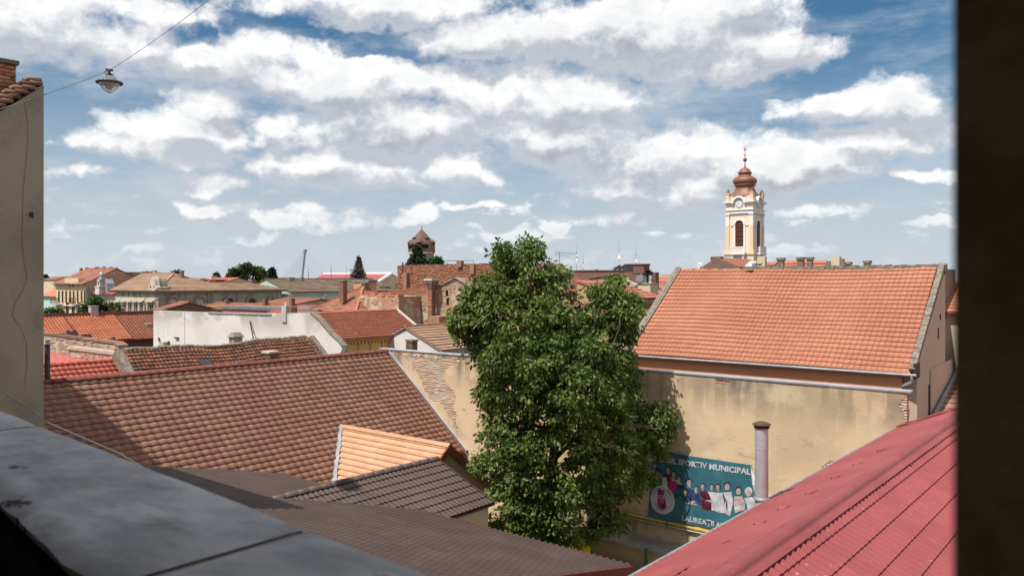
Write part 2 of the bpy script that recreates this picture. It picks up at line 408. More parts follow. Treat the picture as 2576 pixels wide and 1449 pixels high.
def brick_face(parent, M, face, const, a0, a1, z0, z1, mask=None, bw=.262, bh=.077, joint=.013, depth=.11, proud=.02, n_ind=NIND, name='brick', vis=None):
    """courses of separate bricks on a wall face. face 'y-': outer face looks to -y at y=const; 'x+': looks to +x at x=const."""
    o = []; s = []
    nz = int((z1-z0)/bh)
    for j in range(nz):
        st = (j % 2)*bw/2
        i = -1
        while True:
            u = a0 - st + i*bw + random.uniform(-.006, .006); i += 1
            if u > a1: break
            ua, ub = max(u, a0), min(u+bw-joint, a1)
            if ub-ua < .05: continue
            z = z0+j*bh+random.uniform(-.003, .003)
            if mask and not mask((ua+ub)/2, z+bh/2): continue
            p = random.uniform(-.3, 1)*proud
            if face == 'y-': o.append((ua, const-p, z)); s.append((ub-ua, depth, bh-joint))
            else: o.append((const+p, ua, z)); s.append((ub-ua, depth, bh-joint))
    if not o: return
    if face == 'y-': B = np.eye(3)
    else: B = np.array([[0, -1, 0], [1, 0, 0], [0, 0, 1]], float)
    pieces(parent, name, BRICK_V, BRICK_F, M, np.array(o), B, n_ind, name+'_field', scale=np.array(s), vis=vis)
# ---------------------------------------------------------------- materials used all over
DARK = (.045, .035, .03)
m_ground = mat('ground_asphalt', (.10, .095, .09), (.15, .14, .12), vary=(.15, 5, .4, .6))
m_yard = mat('yard_concrete', (.20, .19, .17), (.28, .26, .23), vary=(1, 5, .4, .6))
m_tile_brown = mat('brown_concrete_tile', (.295, .150, .098), (.335, .178, .122), tint=True, gtint=.11, tintc=((.25, .115, .085), .4), vary=(.5, 5, .35, .65), rough=.75,
    layers=[((.35, .35, .35), 3, .50, .74, (.29, .115, .088), .45), ((9, 9, 9), 3, .62, .70, (.12, .08, .06), .5)], bump=(40, .15, .01))
m_ridge_brown = mat('brown_ridge_tile', (.165, .05, .042), (.205, .066, .053), tint=True, gtint=.08, rough=.65)
m_tile_peach = mat('new_clay_tile', (.62, .33, .195), (.66, .37, .225), tint=True, gtint=.05, tintc=((.58, .30, .18), .5), rough=.8, bump=(60, .1, .005))
m_tile_hall = mat('orange_clay_tile', (.43, .175, .105), (.49, .212, .13), tint=True, gtint=.05, tintc=((.42, .15, .09), .35), vary=(.35, 5, .35, .65), rough=.8,
    layers=[((.6, 1.4, 1.4), 4, .58, .75, (.36, .14, .085), .5)], bump=(50, .12, .005))
m_metal_brown = mat('brown_steel_tile', (.078, .049, .039), (.092, .059, .048), rough=.55, spec=.4, tint=True, gtint=.05, layers=[((1.2, 1.2, 1.2), 4, .5, .8, (.14, .105, .095), .4)])
m_metal_red = mat('red_steel_tile', (.25, .056, .056), (.285, .069, .067), rough=.55, spec=.25, tint=True, gtint=.05, vary=(.7, 5, .35, .65), layers=[((1.5, 1.5, 1.5), 5, .55, .8, (.38, .12, .11), .35), ((14, 14, 14), 2, .70, .74, (.5, .36, .33), .5)])
m_red_fascia = mat('red_fascia_metal', (.16, .02, .022), rough=.45, spec=.45)
m_tile_red = mat('bright_red_tile', (.43, .085, .06), (.48, .115, .08), tint=True, gtint=.08, rough=.6, spec=.35)
m_red_sheet = mat('red_sheet_metal', (.42, .10, .085), (.46, .13, .11), rough=.5, spec=.4)
m_tile_old = mat('weathered_old_tile', (.33, .135, .078), (.24, .115, .075), tint=True, gtint=.22, tintc=((.15, .085, .06), .75), vary=(.6, 6, .35, .65), rough=.92,
    layers=[((2.2, 2.2, 2.2), 5, .52, .70, (.12, .105, .06), .55)], bump=(30, .4, .02))
m_tile_mid = mat('orange_red_tile', (.40, .135, .085), (.36, .13, .085), tint=True, gtint=.12, rough=.85, layers=[((.5, .5, .5), 4, .55, .75, (.30, .10, .06), .5)])
m_tile_far = mat('far_clay_tile', (.34, .135, .088), (.29, .13, .09), tint=True, gtint=.16, rough=.9, layers=[((.9, .9, .9), 5, .5, .7, (.20, .12, .08), .5)])
m_tile_moss = mat('mossy_clay_tile', (.36, .135, .09), (.30, .13, .088), tint=True, gtint=.22, tintc=((.26, .17, .08), .6), rough=.92, layers=[((1.6, 1.6, 1.6), 5, .48, .68, (.20, .15, .07), .55)])
m_tile_tan = mat('tan_clay_tile', (.36, .225, .15), (.31, .20, .14), tint=True, gtint=.12, rough=.92, layers=[((.6, .6, .6), 5, .5, .7, (.22, .16, .09), .55)])
m_tile_grey = mat('grey_brown_old_tile', (.20, .135, .095), (.16, .12, .085), tint=True, gtint=.2, rough=.95, layers=[((.9, .9, .9), 5, .45, .7, (.11, .10, .065), .6)])
m_beige = mat('beige_render', (.66, .50, .325), (.59, .435, .275), vary=(.5, 6, .35, .68), rough=.92,
    layers=[((.45, .45, .6), 7, .44, .56, (.27, .225, .175), .75, 6.3, 7.5), ((2.2, 2.2, .28), 7, .44, .60, (.13, .11, .09), .8, 6.2, 7.7), ((1.3, 1.3, 2.6), 7, .60, .66, (.36, .27, .18), .6), ((8, 8, 8), 4, .66, .72, (.28, .21, .14), .5), ((.35, .35, .5), 5, .42, .62, (.44, .32, .20), .6),
            ((.45, .45, .6), 5, .54, .7, (.64, .50, .34), .6), ((5, 5, 9), 4, .64, .74, (.34, .25, .16), .55), ((1.2, 1.2, .5), 5, .44, .66, (.09, .075, .055), .85, 3.2, 2.2)], bump=(14, .35, .02))
m_white = mat('white_render', (.66, .62, .58), (.60, .56, .52), vary=(.3, 6, .35, .65), rough=.95,
    layers=[((.35, .35, .6), 6, .40, .56, (.40, .36, .31), .85, 6.8, 8.2), ((2.5, 2.5, .2), 5, .52, .74, (.44, .40, .36), .45), ((.9, .9, .9), 6, .62, .75, (.48, .43, .38), .4)], bump=(9, .3, .02))
m_salmon = mat('salmon_render', (.60, .285, .155), (.56, .26, .14), vary=(.4, 5, .35, .65), rough=.9, layers=[((1.2, 1.2, .4), 5, .56, .75, (.42, .22, .13), .5)])
m_gable_pink = mat('pinkish_render', (.50, .37, .29), (.46, .35, .28), vary=(.5, 5, .35, .65), rough=.92, layers=[((1.4, 1.4, .25), 5, .54, .74, (.30, .25, .21), .55)])
m_cream = mat('cream_render', (.62, .50, .33), (.57, .46, .31), vary=(.5, 5, .35, .65), rough=.9, layers=[((1.0, 1.0, .5), 5, .52, .72, (.42, .36, .27), .6)])
m_tan = mat('tan_render', (.44, .31, .18), (.39, .28, .17), vary=(.6, 5, .35, .65), rough=.92, layers=[((1, 1, .4), 5, .55, .75, (.27, .2, .13), .5)])
m_yellow = mat('ochre_render', (.62, .37, .13), (.56, .33, .12), vary=(.7, 5, .35, .65), rough=.9)
m_grey_r = mat('grey_render', (.35, .295, .22), (.27, .23, .175), vary=(.6, 7, .38, .62), rough=.95, layers=[((1.1, 1.1, 1.1), 6, .50, .72, (.20, .175, .14), .75), ((.5, .5, .8), 5, .55, .7, (.27, .25, .14), .6), ((4, 4, .5), 5, .6, .75, (.30, .28, .24), .4)], bump=(18, .5, .02))
m_palace = mat('pale_green_grey_render', (.36, .35, .27), (.30, .29, .22), vary=(.4, 5, .35, .65), rough=.92, layers=[((.8, .8, .4), 5, .5, .72, (.20, .18, .14), .6)])
m_mint = mat('mint_render', (.42, .60, .50), (.38, .56, .47), vary=(.3, 4, .35, .65), rough=.9)
m_stone = mat('light_stone_trim', (.55, .50, .41), (.48, .44, .36), vary=(1, 4, .35, .65), rough=.9)
m_stone_dk = mat('dark_stone_trim', (.20, .18, .15), (.28, .255, .21), vary=(2, 4, .35, .65), rough=.95)
m_mortar = mat('lichen_mortar', (.26, .215, .165), (.15, .13, .10), vary=(5, 6, .35, .65), rough=.98, layers=[((9, 9, 9), 4, .55, .7, (.40, .36, .30), .6)], bump=(12, .8, .05))
m_brick = mat('red_brick', (.42, .185, .11), (.34, .14, .085), tint=True, gtint=.28, tintc=((.42, .25, .16), .55), rough=.95, vary=(3, 5, .35, .65), layers=[((1.2, 1.2, 1.2), 5, .54, .72, (.12, .08, .06), .5)], bump=(40, .4, .01))
m_brick_pale = mat('pale_washed_brick', (.50, .34, .24), (.44, .27, .18), tint=True, gtint=.2, tintc=((.56, .46, .36), .8), rough=.95, vary=(2.5, 5, .35, .65), layers=[((1.0, 1.0, 1.0), 5, .5, .68, (.55, .44, .32), .7)], bump=(40, .4, .01))
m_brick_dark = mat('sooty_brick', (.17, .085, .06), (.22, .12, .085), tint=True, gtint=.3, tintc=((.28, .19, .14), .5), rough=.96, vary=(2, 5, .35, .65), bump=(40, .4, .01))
m_joint = mat('lime_mortar', (.46, .39, .31), (.38, .32, .25), vary=(2, 5, .35, .65), rough=.97)
m_joint_dk = mat('dark_mortar', (.15, .12, .095), (.20, .165, .13), vary=(2, 5, .35, .65), rough=.97)
m_zinc = mat('zinc_sheet', (.48, .48, .50), (.38, .38, .40), rough=.5, metal=.2, vary=(2, 4, .35, .65))
m_zinc_dull = mat('dull_zinc', (.33, .33, .34), (.26, .26, .27), rough=.55, metal=.4, vary=(3, 4, .35, .65))
m_white_pnt = mat('white_paint', (.80, .79, .77), rough=.5)
m_steel = mat('steel_pipe', (.58, .58, .60), (.48, .48, .50), rough=.40, metal=.5, vary=(3, 4, .35, .65))
m_rust = mat('sooty_rust', (.09, .05, .035), (.06, .035, .028), rough=.85)
m_black = mat('dark_opening', (.012, .011, .010), rough=.9, spec=.1)
m_glass = mat('window_glass', (.03, .035, .04), rough=.12, spec=.6)
m_wood = mat('dark_brown_wood', (.10, .05, .03), (.07, .037, .024), rough=.7, vary=(5, 3, .35, .65))
m_wood_red = mat('red_brown_wood', (.24, .075, .038), (.20, .06, .03), rough=.55, vary=(5, 3, .35, .65))
m_wire = mat('dark_cable', (.05, .05, .05), rough=.6)
m_wire_l = mat('pale_cable', (.24, .235, .22), rough=.6)
m_iron = mat('dark_iron', (.05, .05, .052), rough=.5, spec=.4)

# ---------------------------------------------------------------- ground
g = MB(); g.box(-6000, 6000, -6000, 6000, -.6, 0)
obj('ground', g, m_ground, kind='structure')
g = MB(); g.box(-23, 12, 15, 24.7, 0, .02)
obj('courtyard', g, m_yard, kind='structure')

# ---------------------------------------------------------------- the window opening the view is taken from
m_sill = mat('sill_stone', (.60, .59, .585), (.36, .35, .345), vary=(2.6, 6, .36, .64), rough=.6, spec=.35,
    layers=[((1.1, 2.6, 1), 5, .46, .62, (.21, .205, .205), .75), ((2.2, 5, 1), 5, .50, .68, (.20, .185, .175), .7), ((3.5, 7, 1), 4, .655, .70, (.03, .027, .025), .95), ((1.2, 2.5, 1), 4, .5, .66, (.58, .565, .55), .5)], bump=(25, .3, .01))
m_reveal = mat('dark_rough_plaster', (.52, .39, .24), (.34, .25, .15), vary=(18, 6, .35, .65), rough=.95, spec=.1, bump=(45, .8, .02))
m_room = mat('attic_plaster', (.55, .50, .44), (.48, .43, .38), rough=.95, spec=.1)
SL = .0677
def yo(x): return 1.146 + SL*(-1.145-x)      # outer and inner line of the wall
def yi(x): return .717 - .128*(x+1.678)
zs = H-.6
att = thing('attic_building', 'dark rough plaster window reveal and worn stone sill right in front of the view', 'building', (0, .9, 0))
def wallbox(x0, x1, z0, z1, o0=0.0, o1=0.0):
    return ([(x0, yi(x0)-o0, z0), (x1, yi(x1)-o0, z0), (x1, yo(x1)-.05+o1, z0), (x0, yo(x0)-.05+o1, z0)], [(x0, yi(x0)-o0, z1), (x1, yi(x1)-o0, z1), (x1, yo(x1)-.05+o1, z1), (x0, yo(x0)-.05+o1, z1)])
from mathutils import noise as mn
JX = at_y(2399, 724, .515).x
w = MB(); w.hexa(*wallbox(JX, 3.5, 0, H+2.6)); w.hexa(*wallbox(-9, -5.6, 0, H+2.6)); w.hexa(*wallbox(-5.6, JX, H+2.0, H+2.6))
obj('wall', w, m_reveal, att)
m_under = mat('shade_dark_inner_plaster', (.035, .03, .026), (.02, .018, .016), rough=.95, spec=.1, vary=(9, 5, .35, .65), bump=(30, .6, .02))  # inner plaster made near black: shade below the sill put into its colour
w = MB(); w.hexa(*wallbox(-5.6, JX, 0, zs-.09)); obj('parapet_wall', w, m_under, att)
def sill(x0, x1):
    # worn slab: subdivided top with a rounded front and slight unevenness
    n = 26; k = 12; vs = []; fs = []
    for i in range(n+1):
        x = x0+(x1-x0)*i/n; chip = .014*mn.noise((x*5, 0, 3))+.012*mn.noise((x*14, 0, 5))-.03*max(0, mn.noise((x*3.3, 7, 1))-.25)
        for j in range(k+1):
            t = j/k; y = yi(x)-.01-chip*(1-t)+(yo(x)-yi(x)+.01)*t
            e = min(t, 1-t)*k; dz = -.012*max(0, 1.2-e)**2 if t < .5 else -.003*max(0, 1-e)
            ex_ = min(i, n-i); dz -= .005 if ex_ == 0 else 0
            vs.append((x, y, zs+dz+.0012*math.sin(7*x+3*y)+.0008*math.sin(19*x)))
    for i in range(n):
        for j in range(k):
            a = i*(k+1)+j; fs.append((a, a+k+1, a+k+2, a+1))
    m_ = MB(); m_.smooth = True; m_.raw(vs, fs); m_.smooth = False
    b = [(x0, yi(x0)+.03, zs-.085), (x1, yi(x1)+.03, zs-.085), (x1, yo(x1), zs-.085), (x0, yo(x0), zs-.085)]
    t = [(p[0], p[1], zs-.012) for p in b]
    m_.raw(b+t, [(3, 2, 1, 0), (0, 1, 5, 4), (1, 2, 6, 5), (2, 3, 7, 6), (3, 0, 4, 7)])
    return m_
for a, b in ((-5.58, -3.62), (-3.60, -1.614), (-1.590, JX-.002)):
    obj('sill_slab', sill(a, b), m_sill, att)
w = MB()
for x in (-3.61, -1.602):
    w = MB(); w.hexa([(x-.03, yi(x)+.02, zs-.08), (x+.03, yi(x)+.02, zs-.08), (x+.03, yo(x)-.02, zs-.08), (x-.03, yo(x)-.02, zs-.08)], [(x-.03, yi(x)+.02, zs-.009), (x+.03, yi(x)+.02, zs-.009), (x+.03, yo(x)-.02, zs-.009), (x-.03, yo(x)-.02, zs-.009)])
    obj('sill_joint', w, m_joint_dk, att)
w = MB(); w.box(-9, .6, -5.2, -5.0, 0, H+2.6); w.box(2.6, 3.5, -5.2, -5.0, 0, H+2.6); w.box(.6, 2.6, -5.2, -5.0, 0, H-.7); w.box(.6, 2.6, -5.2, -5.0, H+.9, H+2.6); w.box(3.4, 3.6, -5.0, .3, 0, H+2.6); w.box(-9.2, -9, -5.2, 1.6, 0, H+2.6)  # rear opening added, out of view, to bring light onto the jamb
obj('back_wall', w, m_room, att)
w = MB(); w.box(-9, 3.4, -5.0, .50, H-1.75, H-1.6); obj('floor', w, m_room, att)
w = MB(); w.prism([(-9.6, -5.6, H+2.62), (3.9, -5.6, H+2.62), (3.9, .85, H+2.62), (-9.6, 1.75, H+2.62)], (0, 0, .25)); obj('roof', w, m_metal_brown, att)

# ---------------------------------------------------------------- left neighbour: grey gable wall with stepped brick coping
P = at_d(110, 197, 16.5); LX, LY, LZ = P.x, P.y, P.z
P2 = at_x(0, 262, LX); LS = (LZ-P2.z)/(LY-P2.y)
lb = thing('grey_gable_house', 'tall house end in grey cracked render at left edge with stepped brick coping', 'house', (LX-2, LY-3, 0))
y0 = LY-5.5
def gz(y): return LZ-LS*(LY-y)
w = MB(); w.prism([(LX, y0, 0), (LX, LY, 0), (LX, LY, LZ-.16), (LX, y0, gz(y0)-.16)], (-17, 0, 0))
obj('wall', w, m_grey_r, lb)
w = MB(); slab(w, [(LX-.42, y0, gz(y0)-.05), (LX-.42, LY-.3, gz(LY-.3)-.05), (LX-17, LY-.3, gz(LY-.3)-.05), (LX-17, y0, gz(y0)-.05)], .1)
r_ = obj('roof', w, m_tile_old, lb)
o = []; bas = []
for i in range(34):                                              # coping bricks laid in steps up the slope
    yy = LY-.02-i*.135-.25; zz = gz(LY-i*.135)-.165
    for c in range(2):
        o.append((LX+.02+random.uniform(-.008, .008), yy-.02*c, zz+.078*c)); bas.append((.25, .34, .072))
pieces(lb, 'coping_brick', BRICK_V, BRICK_F, m_brick_dark, np.array(o), np.array([[0, -1, 0], [1, 0, 0], [0, 0, 1]], float), 300, scale=np.array(bas))
w = MB(); cr = []
# hairline cracks in the render, cut as thin dark recess lines standing 1 mm proud
m_crack = mat('crack_shadow', (.15, .132, .108), rough=.95)
def crack(px, name='crack'):
    m_ = MB()
    for (a, b) in zip(px[:-1], px[1:]):
        p, q = at_x(a[0], a[1], LX+.004), at_x(b[0], b[1], LX+.004); m_.bar(p, q, .005, .006, up=(1, 0, 0))
    obj(name, m_, m_crack, lb)
crack([(62,262),(66,285),(69,310),(70,345),(69,372),(66,400),(59,470),(57,520),(56,585)]); crack([(55,590),(58,640),(62,668),(68,700),(55,735),(38,760),(30,795),(50,820),(66,860),(68,920),(62,968)])
h_ = MB(); p = at_x(78, 540, LX); h_.lathe([(.04, 0), (.045, .05), (.03, .10)], (LX+.02, p.y, p.z-.05), 8); h_.bar((LX, p.y, p.z), (LX+.12, p.y, p.z+.02), .02); obj('wall_hook', h_, m_rust, lb)
CXL = LX-.35
ca, cb = at_x(40, 190, CXL), at_x(42, 155, CXL)
ch = obj('chimney', MB().box(CXL-.62, CXL-.02, ca.y-.98, ca.y-.02, LZ-1.6, cb.z-.05), m_joint_dk, lb)
brick_face(ch, m_brick, 'x+', CXL, ca.y-1.0, ca.y, LZ-1.4, cb.z-.08, depth=.1)
brick_face(ch, m_brick, 'y-', ca.y-1.0, CXL-.64, CXL, LZ-1.4, cb.z-.08, depth=.1)
obj('chimney_cap', MB().box(CXL-.68, CXL+.05, ca.y-1.04, ca.y+.05, cb.z-.08, cb.z), m_mortar, ch)

# ---------------------------------------------------------------- large brown tiled house
BW = 24.75                                    # face of the long firewall, looking to -y
RX, RZ, RT = -27.45, H-3.3, .80
def bz(x): return RZ-RT*(x-RX)
bh = thing('brown_roof_house', 'long house under a large brown tiled roof with dark red ridge', 'house', (RX, 17, 0))
by0, by1 = LY+.15, BW-.12
ew = 4.86; ex_end = RX+ew
w = MB(); w.prism([(RX-4.6, by0+.1, 0), (RX+4.6, by0+.1, 0), (RX+4.6, by0+.1, bz(RX+4.6)-.18), (RX, by0+.1, RZ-.18), (RX-4.6, by0+.1, bz(RX+4.6)-.18)], (0, by1-by0-.15, 0))
obj('wall', w, m_tan, bh)
w = MB(); slab(w, [(ex_end, by0, bz(ex_end)-.03), (ex_end, by1, bz(ex_end)-.03), (RX, by1, RZ-.03), (RX, by0, RZ-.03)], .07); slab(w, [(RX, by0, RZ-.03), (RX, by1, RZ-.03), (RX-ew, by1, bz(ex_end)-.03), (RX-ew, by0, bz(ex_end)-.03)], .07)
rf = obj('roof', w, m_tile_brown, bh)
slope = math.hypot(ew, ew*RT); es = Vector((-ew, 0, ew*RT))/slope
T_S = tile_template(.295, slope/25, 1, .034, 8, .034, .006, power=1.0)
# the peach dormer wing cuts into this slope
DY, DZ, DT = 19.62, H-5.66, .82
def dz_(y): return DZ-DT*abs(y-DY)
def keep_brown(c): return not (c.z < dz_(c.y)-.06 and c.x > RX+2.5)
lay_tiles(rf, 'tile', (ex_end, by0, bz(ex_end)), (0, 1, 0), es, by1-by0, slope, .295, slope/25, T_S, m_tile_brown, keep_brown, jit=.008, slip=.004, vis=lambda a, b: b < 1190-(.24*(850-a) if 0 else 0))
lay_tiles(rf, 'back_tile', (RX-ew, by1, bz(ex_end)), (0, -1, 0), (ew, 0, ew*RT), by1-by0, slope, .295, slope/25, T_S, m_tile_brown, n_ind=0, field='back_tile_field')
lay_ridge(rf, (RX, by0, RZ+.02), (RX, by1, RZ+.02), .36, .13, m_ridge_brown)
w = MB(); w.box(ex_end-.02, ex_end+.1, by0, by1-2.0, bz(ex_end)-.13, bz(ex_end)-.02); obj('gutter', w, m_rust, bh)
w = MB(); w.prism([(ex_end+.05, by1-.02, bz(ex_end)+.0), (ex_end+.05, by1+.1, bz(ex_end)+.0), (RX, by1+.1, RZ+.05), (RX, by1-.02, RZ+.05)], (0, 0, .05)); obj('verge_flashing', w, m_zinc, bh)

# peach new-tiled wing with a gable end
dw = thing('peach_roof_wing', 'small wing with new peach tiled roof and cream gable against the brown roof', 'house', (-20, DY, 0))
dx0, dx1 = -24.6, -18.75
hw = 2.3
w = MB(); w.prism([(dx1-.25, DY-hw+.15, 0), (dx1-.25, DY+hw-.15, 0), (dx1-.25, DY+hw-.15, dz_(DY+hw-.15)-.14), (dx1-.25, DY, DZ-.14), (dx1-.25, DY-hw+.15, dz_(DY+hw-.15)-.14)], (-3.2, 0, 0))
obj('wall', w, m_cream, dw)
def dxl(y, lift=0): return RX+(RZ-dz_(y))/RT             # where the wing meets the brown slope
w = MB()
for sgn in (-1, 1):
    ye = DY+sgn*hw
    pts = [(dxl(ye), ye, dz_(ye)-.03), (dx1, ye, dz_(ye)-.03), (dx1, DY, DZ-.03), (dxl(DY), DY, DZ-.03)]
    if sgn > 0: pts = pts[::-1]
    slab(w, pts, .06)
rf = obj('roof', w, m_tile_peach, dw)
dsl = hw*math.hypot(1, DT)
T_D = tile_template(.20, .235, 2, .020, 5, .032, .006, power=2.5)
def keep_d(c): return c.x > dxl(c.y)+.12
lay_tiles(rf, 'tile', (dx0-3, DY-hw, dz_(DY-hw)), (1, 0, 0), (0, 1, DT), dx1-dx0+2.9, dsl, .20, .235, T_D, m_tile_peach, keep_d, jit=.003)
lay_tiles(rf, 'back_tile', (dx1, DY+hw, dz_(DY+hw)), (-1, 0, 0), (0, -1, DT), dx1-dx0+2.9, dsl, .20, .235, T_D, m_tile_peach, keep_d, n_ind=0, field='back_tile_field')
lay_ridge(rf, (dxl(DY)+.1, DY, DZ+.0), (dx1+.02, DY, DZ+.0), .34, .11, m_tile_peach)
w = MB()
for sgn in (-1, 1):
    ye = DY+sgn*(hw+.04)
    w.prism([(dx1+.0, ye, dz_(ye)-.20), (dx1+.0, ye, dz_(ye)+.05), (dx1, DY, DZ+.07), (dx1, DY, DZ-.20)][::sgn], (.06, 0, 0))
obj('bargeboard', w, m_wood_red, dw)
w = MB()
for sgn in (-1, 1):
    ye = DY+sgn*hw; a = Vector((dxl(ye), ye, dz_(ye)+.02)); b = Vector((dxl(DY), DY, DZ+.03)); n = (b-a).normalized()
    k = 9
    for i in range(k):
        p, q = a.lerp(b, i/k), a.lerp(b, (i+1)/k); j0, j1 = random.uniform(.08, .17), random.uniform(.08, .17)
        w.face([p+Vector((j0, 0, .05)), q+Vector((j1, 0, .05)), q+Vector((-.06, 0, .09)), p+Vector((-.06, 0, .09))])
        w.face([p+Vector((-.06, 0, .09)), q+Vector((-.06, 0, .09)), q+Vector((-.13, 0, .085)), p+Vector((-.13, 0, .085))])
obj('valley_flashing', w, m_zinc_dull, dw)
w = MB(); w.box(dxl(DY-hw)-.2, dx1, DY-hw-.09, DY-hw+.01, dz_(DY-hw)-.1, dz_(DY-hw)-.02); obj('gutter', w, m_zinc, dw)

# ---------------------------------------------------------------- dark brown steel-tiled annex with a ridged wing
def wave_sheet(mb, org, ex, es, width, length, pitch, step, amp=.030, rise=.034, n=6, clip=None):
    """profiled steel tile sheet: waves across, a small step every 'step' up the slope"""
    org, ex, es = Vector(org), Vector(ex).normalized(), Vector(es).normalized(); en = ex.cross(es)
    nw = max(1, int(round(width/pitch))); nr = max(1, int(round(length/step))); st = length/nr; m = nw*n
    vs = []; fs = []
    lines = [(0.0, 0.0)]
    for r in range(nr): lines += [(r*st, rise), ((r+1)*st-(.004 if r < nr-1 else 0), 0.0)]
    for (yy, z) in lines:
        for i in range(m+1):
            u = i/n; vs.append(org+ex*(width*i/m)+es*yy+en*(z+amp*(.5-.5*math.cos(2*math.pi*u))**.8))
    for q in range(len(lines)-1):
        for i in range(m):
            a = q*(m+1)+i; f = (a, a+1, a+m+2, a+m+1)
            if clip is None or clip(sum((vs[k] for k in f), Vector())/4): fs.append(f)
    mb.raw(vs, fs)
LT = .215; LY0, LZ0 = 12.5, H-5.9
def lz(y): return LZ0-LT*(y-LY0)
WX, WT = -18.38, .40                          # wing ridge, wing pitch
wy1 = 18.64
an = thing('brown_steel_roof_annex', 'low annex under dark brown profiled steel roof with a ridged wing', 'building', (-16, 14, 0))
lx0, lx1, ly1 = -26.4, -9.51, 16.0
lyn = 5.2
w = MB(); w.box(lx0+.3, lx1-.2, lyn+.2, ly1-.35, 0, lz(ly1)-.25); obj('wall', w, m_cream, an)
w = MB(); slab(w, [(lx1, ly1, lz(ly1)-.03), (WX-1.5, ly1, lz(ly1)-.03), (WX-1.5, lyn, lz(lyn)-.03), (lx1, lyn, lz(lyn)-.03)], .08)
slab(w, [(WX-1.51, ly1, lz(ly1)-.03), (lx0+2.6, ly1, lz(ly1)-.03), (lx0+2.6, lyn, lz(lyn)-.03), (WX-1.5, lyn, lz(lyn)-.03)], .08)
rf = obj('roof', w, m_metal_brown, an)
def wingz(x): return LZ0-WT*(x-WX) if x > WX else LZ0+WT*(x-WX)
lsl = math.hypot(1, LT)
def sheets(roof, org, ex, es, width, length, pitch, step, cover, M, clip=None, name='roof_sheet', **kw):
    org, ex, es = Vector(org), Vector(ex).normalized(), Vector(es).normalized(); k = max(1, int(round(width/cover))); c = width/k; en = ex.cross(es)
    for i in range(k):
        m_ = MB(); m_.tv = random.random(); wave_sheet(m_, org+ex*(c*i)+en*random.uniform(0, .006), ex, es, c, length, pitch, step, clip=clip, **kw)
        if m_.f: obj(name, m_, M, roof)
# ex for a slope that falls to +y (seen from +y): ex = -x
def clipL(c):
    if c.y > LY0-.1 and c.z < wingz(c.x)-.02 and c.x < WX+3.2 and c.x > WX-3.2 and c.y < wy1: return False
    return c.x > lx0+2.6 and not (c.z < bz(c.x)-.02 and c.x < ex_end)
sheets(rf, (lx1, ly1, lz(ly1)), (-1, 0, 0), (0, -1, LT), lx1-(lx0+2.6), (ly1-lyn)*lsl, .183, .35, 1.1, m_metal_brown, clipL, amp=.058, rise=.04)
# wing: falls to +x and to -x
wl = 2.455; wll = .75; wyl = 17.1; wsl = wl*math.hypot(1, WT)
w = MB(); slab(w, [(WX+wl, LY0+.2, wingz(WX+wl)-.03), (WX+wl, wy1, wingz(WX+wl)-.03), (WX, wy1, LZ0-.03), (WX, LY0+.2, LZ0-.03)], .05)
slab(w, [(WX, LY0+.2, LZ0-.03), (WX, wyl, LZ0-.03), (WX-wll, wyl, wingz(WX-wll)-.03), (WX-wll, LY0+.2, wingz(WX-wll)-.03)], .05)
rf2 = obj('wing_roof', w, m_metal_brown, an)
def clipW(c): return c.z > lz(c.y)-.03
sheets(rf2, (WX+wl, LY0-.05, wingz(WX+wl)+.01), (0, 1, 0), (-1, 0, WT), wy1-LY0+.05, wsl, .183, .35, 1.1, m_metal_brown, clipW)
sheets(rf2, (WX-wll, wyl, wingz(WX-wll)+.01), (0, -1, 0), (1, 0, WT), wyl-LY0+.05, wll*math.hypot(1, WT), .183, .35, 1.1, m_metal_brown, clipW)
lay_ridge(rf2, (WX, LY0-.1, LZ0+.035), (WX, wy1+.03, LZ0+.035), .40, .115, m_metal_brown)
w = MB(); w.prism([(WX+.05, wy1-.12, 0), (WX+wl-.12, wy1-.12, 0), (WX+wl-.12, wy1-.12, wingz(WX+wl-.12)-.06), (WX+.05, wy1-.12, LZ0-.10)][::-1], (0, -5.0, 0)); obj('wing_wall', w, m_cream, an)
w = MB(); w.bar((WX+wl, wy1+.02, wingz(WX+wl)+.0), (WX, wy1+.02, LZ0+.0), .03, .12); obj('verge_trim', w, m_metal_brown, an)
w = MB(); w.box(lx1-.02, lx1+.05, lyn, ly1+.03, 0, 0.01)
w = MB(); w.prism([(lx1+.0, lyn, lz(lyn)-.17), (lx1+.0, ly1+.04, lz(ly1)-.19), (lx1+.0, ly1+.04, lz(ly1)+.03), (lx1+.0, lyn, lz(lyn)+.03)], (.06, 0, 0)); obj('fascia', w, m_red_fascia, an)
w = MB(); w.box(WX+2.2, lx1, ly1+.0, ly1+.08, lz(ly1)-.14, lz(ly1)-.02); obj('gutter', w, m_metal_brown, an)

# ---------------------------------------------------------------- red steel-tiled roof at the lower right
QX, QZ, QTL, QTR = -3.76, H-3.3, .45, .45
qe, qw2 = -5.85, 4.6
q0, q1 = 5.0, BW-.15
def qz(x): return QZ-(QTL*(QX-x) if x < QX else QTR*(x-QX))
rh = thing('red_steel_roof_house', 'house under a glossy red profiled steel roof with rounded ridge at lower right', 'house', (QX, 14, 0))
w = MB(); w.prism([(qe+.25, q0+.2, 0), (QX+qw2-.3, q0+.2, 0), (QX+qw2-.3, q0+.2, qz(QX+qw2)-.05), (QX, q0+.2, QZ-.15), (qe+.25, q0+.2, qz(qe+.25)-.14)], (0, q1-q0-.3, 0)); obj('wall', w, m_cream, rh)
w = MB(); slab(w, [(QX, q0, QZ-.03), (QX, q1, QZ-.03), (qe, q1, qz(qe)-.03), (qe, q0, qz(qe)-.03)], .06); slab(w, [(QX+qw2, q0, qz(QX+qw2)-.03), (QX+qw2, q1, qz(QX+qw2)-.03), (QX, q1, QZ-.03), (QX, q0, QZ-.03)], .06)
